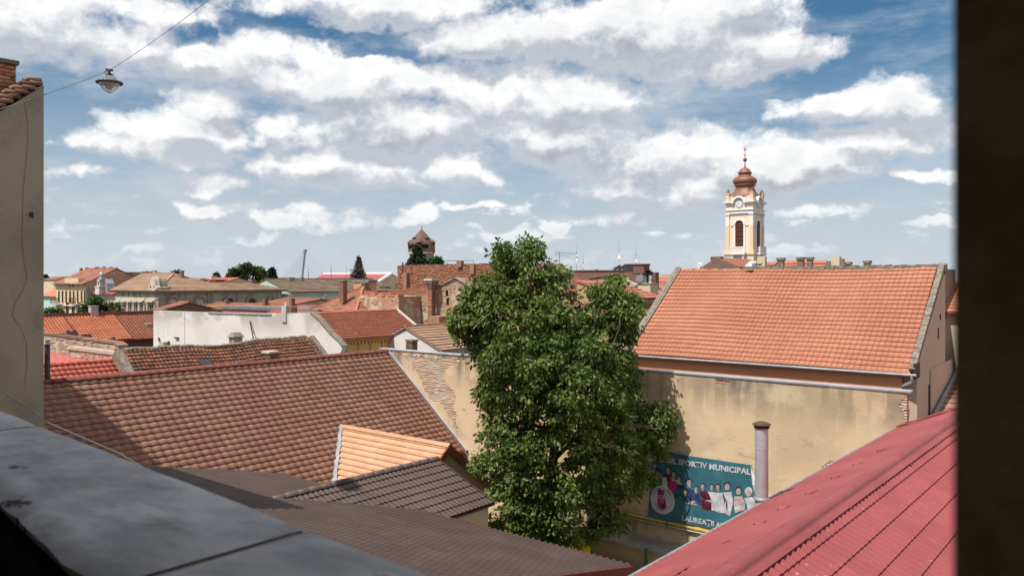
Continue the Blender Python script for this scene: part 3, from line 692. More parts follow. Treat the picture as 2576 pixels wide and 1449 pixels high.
rf = obj('roof', w, m_metal_red, rh)
sheets(rf, (QX+qw2, q0, qz(QX+qw2)), (0, 1, 0), (-1, 0, QTR), q1-q0, qw2*math.hypot(1, QTR), .183, .35, 1.1, m_metal_red, amp=.034, rise=.028, n=8)
sheets(rf, (qe, q1, qz(qe)), (0, -1, 0), (1, 0, QTL), q1-q0, (QX-qe)*math.hypot(1, QTL), .183, .72, 1.1, m_metal_red, amp=.016, rise=.007, n=6)
for i in range(11):                                              # half-round ridge caps with lapped joints
    a = q0+i*(q1-q0)/11; b = a+(q1-q0)/11+.06
    m_ = MB(); n = 9; vs = []; fs = []
    prof = [(-.235, -.045), (-.15, -.012)]+[(-.12*math.cos(math.pi*k/n), -.005+.085*math.sin(math.pi*k/n)) for k in range(n+1)]+[(.15, -.012), (.235, -.045)]
    for (yy, s_) in ((a, 1.0), (a+.03, 1.12), (a+.06, 1.0), (b, .985)):
        for (x, z) in prof: vs.append((QX+x*s_, yy, QZ+.02+z*s_))
    m = len(prof)
    for r in range(3):
        for k in range(m-1): fs.append((r*m+k, (r+1)*m+k, (r+1)*m+k+1, r*m+k+1))
    m_.smooth = True; m_.raw(vs, fs); m_.tv = random.random(); obj('ridge_cap', m_, m_metal_red, rf)
w = MB()                                                          # lifted sheet laps that show as dark slits
for (px, py, l, hgt) in ((1262+288+12, 1430, .75, .035), (1738, 1385, .16, .02), (1760, 1375, .12, .015), (1838, 1366, .16, .02), (2010, 1348-0, .01, .01)):
    pass
for (yy, fx, l, hgt) in ((9.3, .52, .62, .035), (10.9, .55, .14, .02), (11.9, .50, .22, .025), (13.0, .52, .26, .045), (14.2, .50, .3, .05), (15.6, .5, .25, .05), (17.0, .5, .3, .04), (18.6, .48, .3, .035), (8.1, .6, .2, .02)):
    x = QX-(QX-qe)*fx; z = qz(x)+.018
    s_ = l/2
    w.raw([(x-.02, yy-s_, z-.006), (x-.02, yy+s_, z-.006), (x+.10, yy+s_*.7, z+.055), (x+.10, yy-s_*.7, z+.055), (x-.05, yy, z+hgt)], [(0, 4, 1), (1, 4, 3, 2), (0, 3, 4)])
obj('lifted_sheet_lap', w, m_metal_red, rf)
w = MB()
for (yy, fx, l, hgt) in ((9.3, .52, .62, .035), (11.9, .50, .22, .025), (13.0, .52, .26, .045), (14.2, .50, .3, .05), (15.6, .5, .25, .05), (17.0, .5, .3, .04), (18.6, .48, .3, .035)):
    x = QX-(QX-qe)*fx-.035; z = qz(x)+.021
    w.face([(x-.015, yy-l/2, z-.008), (x-.05, yy, z-.012), (x-.015, yy+l/2, z-.008), (x+.03, yy, z+.012)])
obj('gap', w, m_black, rf)
w = MB(); w.tube([(qe-.06, q0, qz(qe)-.05), (qe-.06, q1-.0, qz(qe)-.05)], .055, 8); obj('gutter', w, m_zinc_dull, rh)
w = MB(); w.prism([(qe-.03, q1+.0, qz(qe)+.02), (QX+2, q1+.0, qz(QX+2)+.02), (QX, q1, QZ+.04)], (0, .1, .0)); 
w = MB(); a = Vector((qe+.0, q1-.02, qz(qe)+.06)); b = Vector((QX, q1-.02, QZ+.06)); w.bar(a, b, .3, .03, up=(0, 0, 1)); obj('wall_flashing', w, m_metal_red, rh)
# stove pipe beyond its eave
pb, pt = at_d(1916, 1258, 15.3), at_d(1924, 1062, 15.3)
sp = thing('stove_pipe', 'shiny steel flue pipe with a dark hood beside the red roof eave', 'chimney pipe', (pb.x, pb.y, 0))
R = 16.3/2004*15.3
m_ = MB(); zz = 1.0
prev = 1.0
for k, z in enumerate((3.0, 5.0, pb.z-.1, pb.z+.42*(pt.z-pb.z), pb.z+.67*(pt.z-pb.z), pb.z+.80*(pt.z-pb.z), pt.z-.10)):
    m2 = MB(); m2.lathe([(R*(1.0 if k % 2 else .985), prev), (R*(1.0 if k % 2 else .985), z)], (pb.x, pb.y, 0), 28); m2.lathe([(R*1.015, z-.02), (R*1.015, z)], (pb.x, pb.y, 0), 28); obj('pipe_section', m2, m_steel, sp); prev = z
m2 = MB(); m2.lathe([(R*1.05, pt.z-.115), (R*1.2, pt.z-.095), (R*1.2, pt.z-.08)], (pb.x, pb.y, 0), 28); obj('collar', m2, m_rust, sp)
m2 = MB(); m2.lathe([(R*1.42, pt.z-.045), (R*1.42, pt.z-.035), (R*.9, pt.z-.0), (R*.2, pt.z+.02)], (pb.x, pb.y, 0), 28); obj('hood', m2, m_rust, sp)
m2 = MB()
for k in range(4):
    t = k*math.pi/2+.6; m2.bar((pb.x+R*1.0*math.cos(t), pb.y+R*1.0*math.sin(t), pt.z-.1), (pb.x+R*1.1*math.cos(t), pb.y+R*1.1*math.sin(t), pt.z-.02), .018)
obj('hood_strap', m2, m_rust, sp)
m2 = MB(); m2.lathe([(R*1.25, pb.z+.02), (R*1.25, pb.z+.05), (R*1.02, pb.z+.07)], (pb.x, pb.y, 0), 28); obj('base_ring', m2, m_zinc_dull, sp)

# ---------------------------------------------------------------- the long beige firewall behind the yard
CZ = at_y(1600, 925, BW).z
fx0, fx1 = at_y(958, 873, BW).x, at_y(2281, 978, BW).x
fw = thing('beige_firewall', 'long beige stained firewall behind the yard with zinc coping and bare brick patches', 'wall', ((fx0+fx1)/2, BW+.2, 0))
w = MB(); w.box(fx0, fx1, BW+.014, BW+.20, 0, CZ-.09); obj('core', w, m_joint, fw)
from mathutils import noise as mn
holes = []                                        # plaster fallen off: outlines measured on the wall, frayed by noise
def hole(pts): holes.append([(at_y(a, b, BW).x, at_y(a, b, BW).z) for a, b in pts])
hole([(1015,893),(1060,897),(1100,904),(1140,900),(1163,905),(1150,915),(1120,930),(1112,955),(1125,965),(1140,985),(1148,1010),(1140,1020),(1150,1045),(1146,1058),(1158,1085),(1150,1085),(1132,1050),(1118,1026),(1105,1012),(1085,1005),(1072,985),(1058,955),(1040,925)])
hole([(1802,953),(1838,954),(1840,962),(1832,966),(1800,965),(1796,962)])
hole([(2262,985),(2283,982),(2283,1075),(2268,1075),(2274,1040),(2268,1020),(2276,1000)])
hole([(2060,1185),(2075,1165),(2100,1158),(2098,1175),(2070,1195)])
def inside(x, z, poly):
    c = False; n = len(poly)
    for i in range(n):
        x1, z1 = poly[i]; x2, z2 = poly[i-1]
        if (z1 > z) != (z2 > z) and x < (x2-x1)*(z-z1)/(z2-z1)+x1: c = not c
    return c
def bare(x, z):
    dx_ = .10*mn.noise((x*2.1, 0, z*2.1))+.06*mn.noise((x*7, 3, z*7)); dz_2 = .10*mn.noise((x*2.1, 9, z*2.1))+.06*mn.noise((x*7, 5, z*7))
    return any(inside(x+dx_, z+dz_2, h) for h in holes)
cell = .07; nx, nz = int((fx1-fx0)/cell), int((CZ-.09)/cell)
cx_, cz_ = (fx1-fx0)/nx, (CZ-.09)/nz
bb = [(min(p[0] for p in h)-.3, max(p[0] for p in h)+.3, min(p[1] for p in h)-.3, max(p[1] for p in h)+.3) for h in holes]
solid = np.ones((nx, nz), bool)
for i in range(nx):
    for j in range(nz):
        x, z = fx0+(i+.5)*cx_, (j+.5)*cz_
        if any(b[0] < x < b[1] and b[2] < z < b[3] for b in bb) and bare(x, z): solid[i, j] = False
w = MB()
idx = {}
def pv(i, j):
    if (i, j) not in idx:
        x, z = fx0+i*cx_, j*cz_
        idx[(i, j)] = len(w.v); w.v.append((x, BW-.004+.012*mn.noise((x*.6, 1, z*.6)), z))
    return idx[(i, j)]
def addf(f): w.f.append(f); w.mi.append(0); w.t.append(0.0); w.sm.append(False)
# big flat areas merge into strips of whole columns, fine cells only round the holes
near = np.zeros_like(solid)
for b in bb:
    i0, i1 = max(0, int((b[0]-fx0)/cx_)), min(nx, int((b[1]-fx0)/cx_)+1); j0, j1 = max(0, int(b[2]/cz_)), min(nz, int(b[3]/cz_)+1)
    near[i0:i1, j0:j1] = True
for i in range(nx):
    for j in range(nz):
        if solid[i, j]:
            addf((pv(i, j), pv(i+1, j), pv(i+1, j+1), pv(i, j+1)))
            for (di, dj, a, b) in ((-1, 0, (i, j+1), (i, j)), (1, 0, (i+1, j), (i+1, j+1)), (0, -1, (i, j), (i+1, j)), (0, 1, (i+1, j+1), (i, j+1))):
                ii, jj = i+di, j+dj
                if 0 <= ii < nx and 0 <= jj < nz and not solid[ii, jj]:
                    pa, pb_ = w.v[pv(*a)], w.v[pv(*b)]; n0 = len(w.v); w.v += [(pa[0], BW+.04, pa[2]), (pb_[0], BW+.04, pb_[2])]
                    addf((pv(*b), pv(*a), n0, n0+1))
obj('render_coat', w, m_beige, fw)
def in_hole(x, z): return any(b[0]-.1 < x < b[1]+.1 and b[2]-.1 < z < b[3]+.1 for b in bb) and (bare(x, z) or bare(x+.12, z) or bare(x-.12, z) or bare(x, z+.06) or bare(x, z-.06))
for h, M_ in zip(bb, (m_brick_pale, m_brick, m_brick_pale, m_brick_pale)):
    brick_face(fw, M_, 'y-', BW+.013, max(h[0], fx0+.02), min(h[1], fx1-.01), max(h[2], .1), min(h[3], CZ-.1), lambda x, z: in_hole(x, z) and (x > -18 or mn.noise((x*1.3, 4, z*1.8))+.7*mn.noise((x*5, 2, z*9)) < .22), depth=.1, proud=.003, n_ind=260)
brick_face(fw, m_brick, 'x+', fx1+.01, BW+.04, BW+.19, 3, CZ-.1, None, depth=.1, proud=.03, n_ind=120, name='end_brick')
n = 9
for i in range(n):
    a, b = fx0-.1+(fx1-fx0+.2)*i/n, fx0-.1+(fx1-fx0+.2)*(i+1)/n
    m_ = MB(); m_.hexa([(a, BW-.035, CZ-.10), (b+.01, BW-.035, CZ-.10), (b+.01, BW+.24, CZ-.10), (a, BW+.24, CZ-.10)], [(a, BW-.035, CZ-.045), (b+.01, BW-.035, CZ-.045), (b+.01, BW+.24, CZ-.03), (a, BW+.24, CZ-.03)])
    m_.box(a, b+.004, BW-.045, BW-.035, CZ-.075, CZ-.035); obj('coping_sheet', m_, m_zinc, fw)

# ---------------------------------------------------------------- torn banner on the firewall
BB = (5, .35, .03)
m_ban = mat('teal_banner_vinyl', (.03, .115, .15), (.04, .145, .18), vary=(1.2, 4, .35, .65), rough=.42, spec=.4, layers=[((1.5, 1.5, 2.5), 4, .56, .75, (.06, .22, .26), .5)], bump=BB)
m_bw = mat('banner_white_print', (.56, .55, .57), (.42, .41, .44), rough=.45, vary=(4, 5, .4, .62), bump=BB)
m_bskin = mat('banner_skin_print', (.46, .37, .37), (.34, .26, .27), rough=.45, vary=(14, 4, .4, .6), bump=BB)
m_bshade = mat('banner_skin_shade_print', (.26, .18, .18), (.20, .14, .15), rough=.45); m_bbrow = mat('banner_brow_print', (.16, .10, .10), rough=.45)
m_bhair = mat('banner_hair_print', (.03, .025, .03), rough=.45)
m_bnavy = mat('banner_navy_print', (.02, .03, .10), (.05, .07, .16), rough=.45, vary=(7, 4, .4, .6)); m_bpink = mat('banner_pink_print', (.42, .03, .15), (.28, .02, .10), rough=.45, vary=(6, 4, .4, .6))
m_bmar = mat('banner_maroon_print', (.13, .02, .035), (.07, .012, .02), rough=.45, vary=(7, 4, .4, .6)); m_bteal = mat('banner_dark_teal_print', (.012, .07, .09), (.03, .12, .13), rough=.45, vary=(7, 4, .4, .6)); m_bblue = mat('banner_blue_print', (.04, .08, .18), (.02, .035, .09), rough=.45, vary=(7, 4, .4, .6))
BY = BW-.07
def bx(px, py): p = at_y(px, py, BY); return (p.x, p.z)
def rip(x, z): return BY - .022*math.sin(1.9*x+1.1*z)-.012*math.sin(4.3*x-3.1*z+1)-.008*math.sin(9*x+5*z)
bn = thing('torn_sports_banner', 'torn teal sports club banner with athletes hung on the beige wall', 'banner', (bx(1770, 1240)[0], BY, bx(1770, 1240)[1]))
TLc, TRc, BRc, BLc = bx(1640, 1131), bx(1889, 1170), bx(1915, 1352), bx(1631, 1300)
def bil(u, v): # u right, v down
    t = (TLc[0]+(TRc[0]-TLc[0])*u, TLc[1]+(TRc[1]-TLc[1])*u); b = (BLc[0]+(BRc[0]-BLc[0])*u, BLc[1]+(BRc[1]-BLc[1])*u)
    return t[0]+(b[0]-t[0])*v, t[1]+(b[1]-t[1])*v
w = MB(); nu, nv = 40, 26; vs = []; fs = []
for i in range(nu+1):
    for j in range(nv+1):
        x, z = bil(i/nu, j/nv); vs.append((x, rip(x, z)+.006, z))
w.smooth = True
w.raw(vs, [(i*(nv+1)+j, i*(nv+1)+j+1, (i+1)*(nv+1)+j+1, (i+1)*(nv+1)+j) for i in range(nu) for j in range(nv)])
obj('sheet', w, m_ban, bn)
w = MB()                                                         # loose corner folded over, pale back showing
c0, c1, c2, c3 = bx(1889, 1171), bx(1912, 1222), bx(1906, 1262), bx(1880, 1178)
w.raw([(c0[0], BY-.03, c0[1]), (c1[0], BY-.10, c1[1]), (c2[0], BY-.06, c2[1]), (bx(1897, 1215)[0], BY-.14, bx(1897, 1215)[1])], [(0, 3, 1), (3, 2, 1)])
c4 = [bx(1918, 1232), bx(1944, 1246), bx(1934, 1258), bx(1920, 1262)]; w.face([(a, BY-.06, b) for a, b in c4])
obj('folded_corner', w, m_bw, bn)
def print_poly(name, shapes, lift=.004):
    m_ = MB()
    mats = []
    for k, (pts, M_) in enumerate(shapes):
        if M_ not in mats: mats.append(M_)
        m_.cur = mats.index(M_)
        q = [bx(*p) for p in pts]
        # fan from the centre so the print follows the folds
        cxm = sum(a for a, b in q)/len(q); czm = sum(b for a, b in q)/len(q); L = lift+.0012*k
        for i in range(len(q)):
            a, b = q[i], q[(i+1) % len(q)]
            m_.face([(cxm, rip(cxm, czm)-L, czm), (a[0], rip(*a)-L, a[1]), (b[0], rip(*b)-L, b[1])])
    return obj(name, m_, mats, bn)
def ell(cx, cy, rx, ry, n=14, a0=0, a1=2*math.pi): return [(cx+rx*math.cos(a0+(a1-a0)*i/n), cy+ry*math.sin(a0+(a1-a0)*i/n)) for i in range(n)]
# photo crop pixel (1229 wide, 280 px source) -> photo coordinates
def cp(x, y): return ((1860+x/1229*280)*.85867, (1230+y/1449*330)*.85867)
def figure(hx, hy, r_, body, M_body, extra=(), hair=True, M_skin=None):
    r = r_*.88; sh = [([cp(*p) for p in body], M_body)]
    for pts, mm in extra: sh.append(([cp(*p) for p in pts], mm))
    sk = M_skin or m_bskin
    sh.append(([cp(hx+a*r*.7, hy+r*1.0+b) for a, b in ((-.4, 0), (.4, 0), (.4, r*.6), (-.4, r*.6))], sk))
    if hair: sh.append(([cp(*p) for p in ell(hx, hy-r*.22, r*.95, r*1.08)], m_bhair))
    sh.append(([cp(*p) for p in ell(hx-r*.06, hy+r*.18, r*.72, r*1.0)], sk))
    sh.append(([cp(hx-r*.06+a*r, hy+b*r) for a, b in ((.05, -.5), (.62, -.3), (.66, .3), (.3, 1.0), (.12, .9), (.2, .3))], m_bshade))
    for s in (-1, 1): sh.append(([cp(*p) for p in ell(hx-r*.06+s*r*.3, hy+r*.02, r*.15, r*.05, 6)], m_bbrow))
    sh.append(([cp(*p) for p in ell(hx-r*.06, hy+r*.62, r*.2, r*.045, 6)], m_bbrow))
    print_poly('printed_athlete', sh)
figure(430, 640, 42, [(395,690),(470,690),(480,760),(440,860),(345,850),(350,740)], m_bmar, [([(235,590),(275,595),(400,685),(385,715),(300,665),(250,630)], m_bnavy), ([(232,575),(262,570),(280,615),(255,635),(235,620)], m_bskin), ([(350,740),(405,735),(425,880),(345,860)], m_bw)])
figure(500, 700, 40, [(425,790),(540,780),(520,930),(490,950),(425,850)], m_bpink, [([(390,740),(440,735),(600,800),(605,840),(480,790)], m_bskin)])
figure(572, 755, 34, [(535,810),(610,800),(615,870),(545,925),(525,900)], m_bblue)
figure(700, 800, 46, [(640,870),(760,900),(740,1040),(640,1050),(600,960)], m_bblue)
figure(645, 920, 42, [(500,950),(610,900),(650,960),(640,1060),(560,1010),(510,1010)], m_bteal, [([(640,1055),(800,1075),(810,1095),(660,1085)], m_bskin), ([(610,985),(650,1005),(655,1035),(625,1025)], m_bpink)])
figure(790, 890, 42, [(745,940),(830,940),(870,990),(850,1080),(760,1070),(735,1000)], m_bnavy, [([(700,1040),(770,1030),(780,1060),(710,1065)], m_bskin)])
figure(880, 850, 40, [(835,925),(910,905),(960,950),(995,1040),(980,1160),(860,1130),(850,1010)], m_bmar, [([(860,1005),(990,1030),(995,1058),(880,1040)], m_bskin)])
figure(997, 858, 38, [(945,915),(1050,930),(1060,1160),(985,1160),(990,1040)], m_bw)
figure(1077, 858, 40, [(1020,930),(1130,930),(1160,1000),(1190,1200),(1100,1190),(1040,1170)], m_bw, [([(1130,935),(1165,960),(1195,1100),(1190,1190),(1165,1130)], m_bnavy)])
def cq(x, y): return (1590.5+x*450/1552*.85867-2.2, 1200*.85867+y*420/1449*.85867)
def figq(hx, hy, r, body, M_body, M_hair):
    sh = [([cq(*p) for p in body], M_body), ([cq(*p) for p in ell(hx, hy-r*.2, r, r*1.1)], M_hair), ([cq(*p) for p in ell(hx, hy+r*.2, r*.75, r)], m_bskin)]
    for s in (-1, 1): sh.append(([cq(*p) for p in ell(hx+s*r*.3, hy+r*.02, r*.15, r*.05, 6)], m_bbrow))
    print_poly('printed_athlete', sh)
figq(970, 770, 34, [(930,830),(1010,830),(1030,930),(1000,1070),(960,1050),(945,900)], m_bw, m_bhair)
figq(1082, 818, 34, [(1040,875),(1120,870),(1150,940),(1150,1010),(1050,1040),(1035,930)], m_bskin, m_bhair)
figq(1182, 830, 38, [(1140,890),(1220,880),(1255,930),(1250,960),(1180,1010),(1160,940)], m_bw, m_bw)
print_poly('race_number', [([cq(*p) for p in ((1045,975),(1110,965),(1112,1005),(1048,1015))], m_bw)], .012)
# round club emblem
ec = cp(358, 1025); erx = 153/1229*280*.85867; ery = 183/1449*330*.85867
def ep(u, v): return (ec[0]+u*erx, ec[1]+v*ery+u*erx*.14)
print_poly('emblem', [([ep(math.cos(t), math.sin(t)) for t in np.linspace(0, 2*math.pi, 30)[:-1]], m_bw),
    ([ep(-.42, -.66), ep(.44, -.66), ep(.44, .35), ep(.30, .55), ep(.02, .70), ep(-.26, .55), ep(-.42, .35)], m_bpink),
    ([ep(-.15, -.66), ep(.17, -.66), ep(.17, .62), ep(.02, .70), ep(-.13, .62)], m_bnavy),
    ([ep(-.44, -.70), ep(.46, -.70), ep(.46, -.62), ep(-.44, -.62)], m_bnavy)]+
    [([ep(.56*math.cos(t)+.02, .62*math.sin(t)+.1), ep(.64*math.cos(t+.12)+.02, .70*math.sin(t+.12)+.1), ep(.56*math.cos(t+.14)+.02, .62*math.sin(t+.14)+.1)], m_bhair) for t in list(np.linspace(.25, 1.35, 8))+list(np.linspace(1.8, 2.9, 8))], .016)
def letters(name, text, M, xz0, xz1, height, parent, bold=.0, lift=.03, fit=True, sk=0):
    """flat print: text between two points on the banner (left and right end of the base line)"""
    cu = bpy.data.curves.new(name, 'FONT'); cu.body = text; cu.size = 1; cu.offset = bold; cu.extrude = 0; cu.resolution_u = 2
    t = bpy.data.objects.new(name, cu); COL.objects.link(t)
    bpy.context.view_layer.update()
    me = bpy.data.meshes.new_from_object(t.evaluated_get(bpy.context.evaluated_depsgraph_get()))
    bpy.data.objects.remove(t); bpy.data.curves.remove(cu)
    co = np.zeros(len(me.vertices)*3); me.vertices.foreach_get('co', co); co = co.reshape(-1, 3)
    x0, x1 = co[:, 0].min(), co[:, 0].max(); y1 = co[:, 1].max() if not sk else sk
    u = (co[:, 0]-x0)/(x1-x0); v = co[:, 1]/.73*height
    X = xz0[0]+(xz1[0]-xz0[0])*u; Z = xz0[1]+(xz1[1]-xz0[1])*u+v
    Y = np.array([rip(a, b) for a, b in zip(X, Z)])-lift
    off = OFF[parent.name]
    me.vertices.foreach_set('co', (np.stack([X, Y, Z], 1)-np.array(off)).ravel().astype(np.float32)); me.update()
    me.materials.clear(); me.materials.append(M)
    o = bpy.data.objects.new(name, me); COL.objects.link(o); o.parent = parent; OFF[o.name] = off
    return o
letters('lettering', 'CLUBUL SPORTIV MUNICIPAL', m_bw, bx(1636, 1157), bx(1888, 1194), .19, bn, .035, .012)
letters('lettering', 'LAUREA\u021aII ANULUI', m_bw, bx(1716, 1308), bx(1866, 1336), .175, bn, .035, .012)
letters('lettering', 'CSM', m_bw, ep(-.36, -.10) and bx(*ep(-.36, -.12)), bx(*ep(.36, -.12)), .11, bn, .015, .03)
letters('lettering', 'ARAD', m_bw, bx(*ep(-.13, .02)), bx(*ep(.15, .02)), .038, bn, .01, .03)
letters('lettering', '1950', m_bw, bx(*ep(-.10, .20)), bx(*ep(.13, .20)), .038, bn, .01, .03)
def ring_text(text, a0, a1):
    # club name round the emblem rim, letter by letter joined in one print
    for k, chx in enumerate(text):
        if chx == ' ': continue
        t = a0+(a1-a0)*k/(len(text)-1); p = bx(*ep(.80*math.cos(t), .80*math.sin(t)))
        tx = .035*-math.sin(t); tz = .035*-math.cos(t)
        letters('emblem_letter', chx, m_bteal, (p[0]-tx, p[1]-tz-.02), (p[0]+tx, p[1]+tz-.02), .06, bn, .0, .03)
ring_text('CLUBUL SPORTIV MUNICIPAL ARAD', math.radians(140), math.radians(400))

# ---------------------------------------------------------------- yard: ledge, fence, gas pipes, yellow cabinet
lx_, lxr = at_y(1488, 1325, BW-.05).x, -4.5
lz_t = 1.95
lg = thing('yard_ledge', 'low rendered ledge with a grey concrete slab top at foot of beige wall', 'wall', (lx_+4, 24.2, 0))
obj('base', MB().box(lx_+.03, lxr, 23.62, 24.69, 0, lz_t-.08), m_tan, lg)
k = 6
for i in range(k):
    a, b = lx_+(lxr-lx_)*i/k, lx_+(lxr-lx_)*(i+1)/k
    obj('slab', MB().box(a, b-.012, 23.55, 24.70, lz_t-.08, lz_t+random.uniform(0, .008)), m_yard, lg)
m_green = mat('green_painted_steel', (.012, .16, .045), (.015, .12, .04), rough=.45, spec=.4)
fn = thing('green_fence', 'green painted steel fence frame standing before the ledge', 'fence', (lx_+3, 23.3, 0))
gx = [at_y(1486, 1350, 23.3).x, at_y(1625, 1380, 23.3).x]; gx += [gx[1]+(gx[1]-gx[0]), gx[1]+2*(gx[1]-gx[0])]
for x in gx: obj('post', MB().box(x-.045, x+.045, 23.26, 23.34, 0, 2.1), m_green, fn)
for a, b in zip(gx[:-1], gx[1:]):
    obj('rail', MB().box(a+.15, b-.05, 23.24, 23.30, .98, 1.28), m_green, fn)
m_gas = mat('yellow_gas_paint', (.55, .36, .03), (.42, .27, .05), rough=.5, vary=(6, 4, .35, .65))
for nm, lab, M_, px, py, r in (('gas_pipe', 'rusty yellow gas pipe running along the beige wall under the banner', m_gas, 1640, 1306, .04), ('water_pipe', 'thin pale pipe running just below the yellow gas pipe', m_zinc, 1640, 1314, .022)):
    z = at_y(px, py, BW-.1).z
    p = thing(nm, lab, 'pipe', (lx_+4, BW-.1, z)); xs = at_y(1535, 1290, BW-.1).x
    obj('tube', MB().tube([(xs, BW-.1, z), (lxr, BW-.1, z)], r, 10), M_, p)
    for i in range(6):
        x = xs+.6+i*1.7; obj('bracket', MB().box(x-.015, x+.015, BW-.1-r, BW+.0, z-r-.01, z+r+.01), m_rust, p)
yb = at_d(1461, 1372, 26.6)
yc = thing('yellow_cabinet', 'bright yellow gas cabinet half hidden under the walnut leaves', 'cabinet', (yb.x, yb.y, 0))
m_yel = mat('bright_yellow_paint', (.75, .48, .015), rough=.45)
obj('box', MB().box(yb.x-.26, yb.x+.26, yb.y-.17, yb.y+.2, 1.15, yb.z+.28), m_yel, yc)
obj('lid', MB().box(yb.x-.29, yb.x+.29, yb.y-.22, yb.y+.22, yb.z+.28, yb.z+.33), m_yel, yc)
obj('door', MB().box(yb.x-.23, yb.x+.23, yb.y-.20, yb.y-.17, 1.22, yb.z+.24), m_yel, yc)
for s in (-1, 1): obj('leg', MB().box(yb.x+s*.2-.03, yb.x+s*.2+.03, yb.y-.03, yb.y+.03, 0, 1.15), m_green, yc)
# ---------------------------------------------------------------- hall with the big orange roof
EV = at_d(2305, 940, 28.5); HY, HX1 = EV.y, EV.x
RDG = at_x(2380, 672, HX1)
HZ0, HZ1, HY1 = EV.z, RDG.z, RDG.y
HX0 = at_y(1575, 891, HY).x
hl = thing('orange_roof_hall', 'big hall with orange tiled roof above the beige wall and pinkish gable', 'house', ((HX0+HX1)/2, HY+2, 0))
hrun, hrise = HY1-HY, HZ1-HZ0; hsl = math.hypot(hrun, hrise)
w = MB(); w.prism([(HX1-.05, HY+.35, 0), (HX1-.05, HY1+.1, 0), (HX1-.05, HY1+.1, HZ1-.1), (HX1-.05, HY+.35, HZ0+.35*hrise/hrun-.12)], (-.45, 0, 0)); obj('gable_wall', w, m_gable_pink, hl)
w = MB(); w.box(HX0+.1, HX1-.52, HY+.13, HY+.8, 0, HZ0+.02); obj('front_wall', w, m_salmon, hl)
w = MB(); w.prism([(HX0+.1, HY+.82, 0), (HX0+.1, HY1, 0), (HX0+.1, HY1, HZ1-.3), (HX0+.1, HY+.82, HZ0+.3)], (.4, 0, 0)); w.box(HX0+.1, HX1-.5, HY1-.1, HY1+.25, 0, HZ1-.15); obj('back_wall', w, m_brick_dark, hl)
w = MB(); slab(w, [(HX0, HY, HZ0-.03), (HX1-.20, HY, HZ0-.03), (HX1-.20, HY1, HZ1-.03), (HX0, HY1, HZ1-.03)], .10); rf = obj('roof', w, m_tile_hall, hl)
T_H = tile_template(.205, hsl/23, 2, .026, 6, .034, .005, power=2.6, gap=.014)
HXW = HX1-.22-HX0
lay_tiles(rf, 'tile', (HX0, HY-.04, HZ0), (1, 0, 0), (0, hrun, hrise), HXW, hsl, .205, hsl/23, T_H, m_tile_hall, jit=.002, slip=.0012, sag=lambda u, v: .03*math.sin(5*u+2*v)+.02*math.sin(11*u-3*v), vis=lambda a, b: a > 1600)
w = MB()                                                        # verge of mortared stones at the right gable, raised over the tiles
n = 34
for i in range(n):
    t0, t1 = i/n, (i+.96)/n; d_ = random.uniform(0, .03)
    a = Vector((HX1-.14, HY+hrun*t0, HZ0+hrise*t0+.10+d_)); b = Vector((HX1-.14, HY+hrun*t1, HZ0+hrise*t1+.10+d_)); m_ = MB(); m_.bar(a, b, .22, .14); obj('verge_stone', m_, m_mortar, hl)
w = MB(); a = Vector((HX0-.02, HY-.03, HZ0+.08)); b = Vector((HX0-.02, HY1, HZ1+.08)); w.bar(a, b, .24, .14); obj('left_verge', w, m_mortar, hl)
w = MB(); w.bar(a+Vector((.17, 0, .05)), b+Vector((.17, 0, .05)), .05, .04); obj('verge_flashing', w, m_zinc_dull, hl)
# ragged mortar parapet on the ridge
def ragged(name, xa, xb, y0_, y1_, z0_, z1_, M_, par, seg=.22, amp=.07):
    m_ = MB(); x = xa
    while x < xb:
        x2 = min(xb, x+random.uniform(.6, 1.3)*seg); t = z1_+random.uniform(-amp, amp*.5)
        m_.box(x, x2, y0_+random.uniform(-.04, .04), y1_, z0_, t); x = x2
    return obj(name, m_, M_, par)
xs = at_y(1872, 672, HY1).x
ragged('parapet', xs, HX1, HY1-.12, HY1+.3, HZ1-.3, at_y(2200, 667, HY1).z, m_mortar, hl, amp=.04)
ragged('parapet', HX0, xs-.02, HY1-.10, HY1+.3, HZ1-.4, at_y(1780, 677, HY1).z, m_mortar, hl, amp=.04)
w = MB(); w.tube([(HX0, HY-.1, HZ0-.05), (HX1+.02, HY-.1, HZ0-.06)], .055, 10); obj('gutter', w, m_zinc_dull, hl)
w = MB(); w.box(HX0, HX1-.1, HY-.02, HY+.125, HZ0-.11, HZ0-.04); w.box(HX1-.1, HX1-.03, HY-.0, HY+.7, HZ0-.2, HZ0+.35); obj('eave_board', w, m_wood, hl)
xd = HX1-.12; w = MB(); w.tube([(xd, HY-.1, HZ0-.08), (xd, HY-.1, HZ0-.3), (xd-.5, HY+.22, HZ0-.55), (xd-.62, HY+.26, HZ0-.75), (xd-.62, HY+.26, 0)], .055, 10); obj('downpipe', w, m_zinc, hl)
def gable_hole(px, py, hw_, hh_, nm='window'):
    p = at_x(px, py, HX1-.05); obj(nm, MB().box(p.x-.02, p.x+.012, p.y-hw_, p.y+hw_, p.z-hh_, p.z+hh_), m_black, hl)
for (px, py, a, b) in ((2365, 797, .09, .13), (2379, 794, .08, .14), (2360, 839, .08, .22), (2372, 965, .15, .3)): gable_hole(px, py, a, b)
p0, p1 = at_x(2341, 1030, HX1-.05), at_x(2341, 985, HX1-.05); obj('door', MB().box(p0.x-.02, p0.x+.015, p0.y-.38, p0.y+.12, p0.z-1.4, p1.z+.3), m_black, hl)
w = MB(); q0_, q1_ = at_x(2338, 930, HX1-.05), at_x(2388, 905, HX1-.05); w.prism([(HX1-.05, q0_.y, 3), (HX1-.05, q1_.y+.3, 3), (HX1-.05, q1_.y+.3, q1_.z), (HX1-.05, q0_.y, q0_.z)], (.06, 0, 0)); obj('lower_render_panel', w, m_gable_pink, hl)
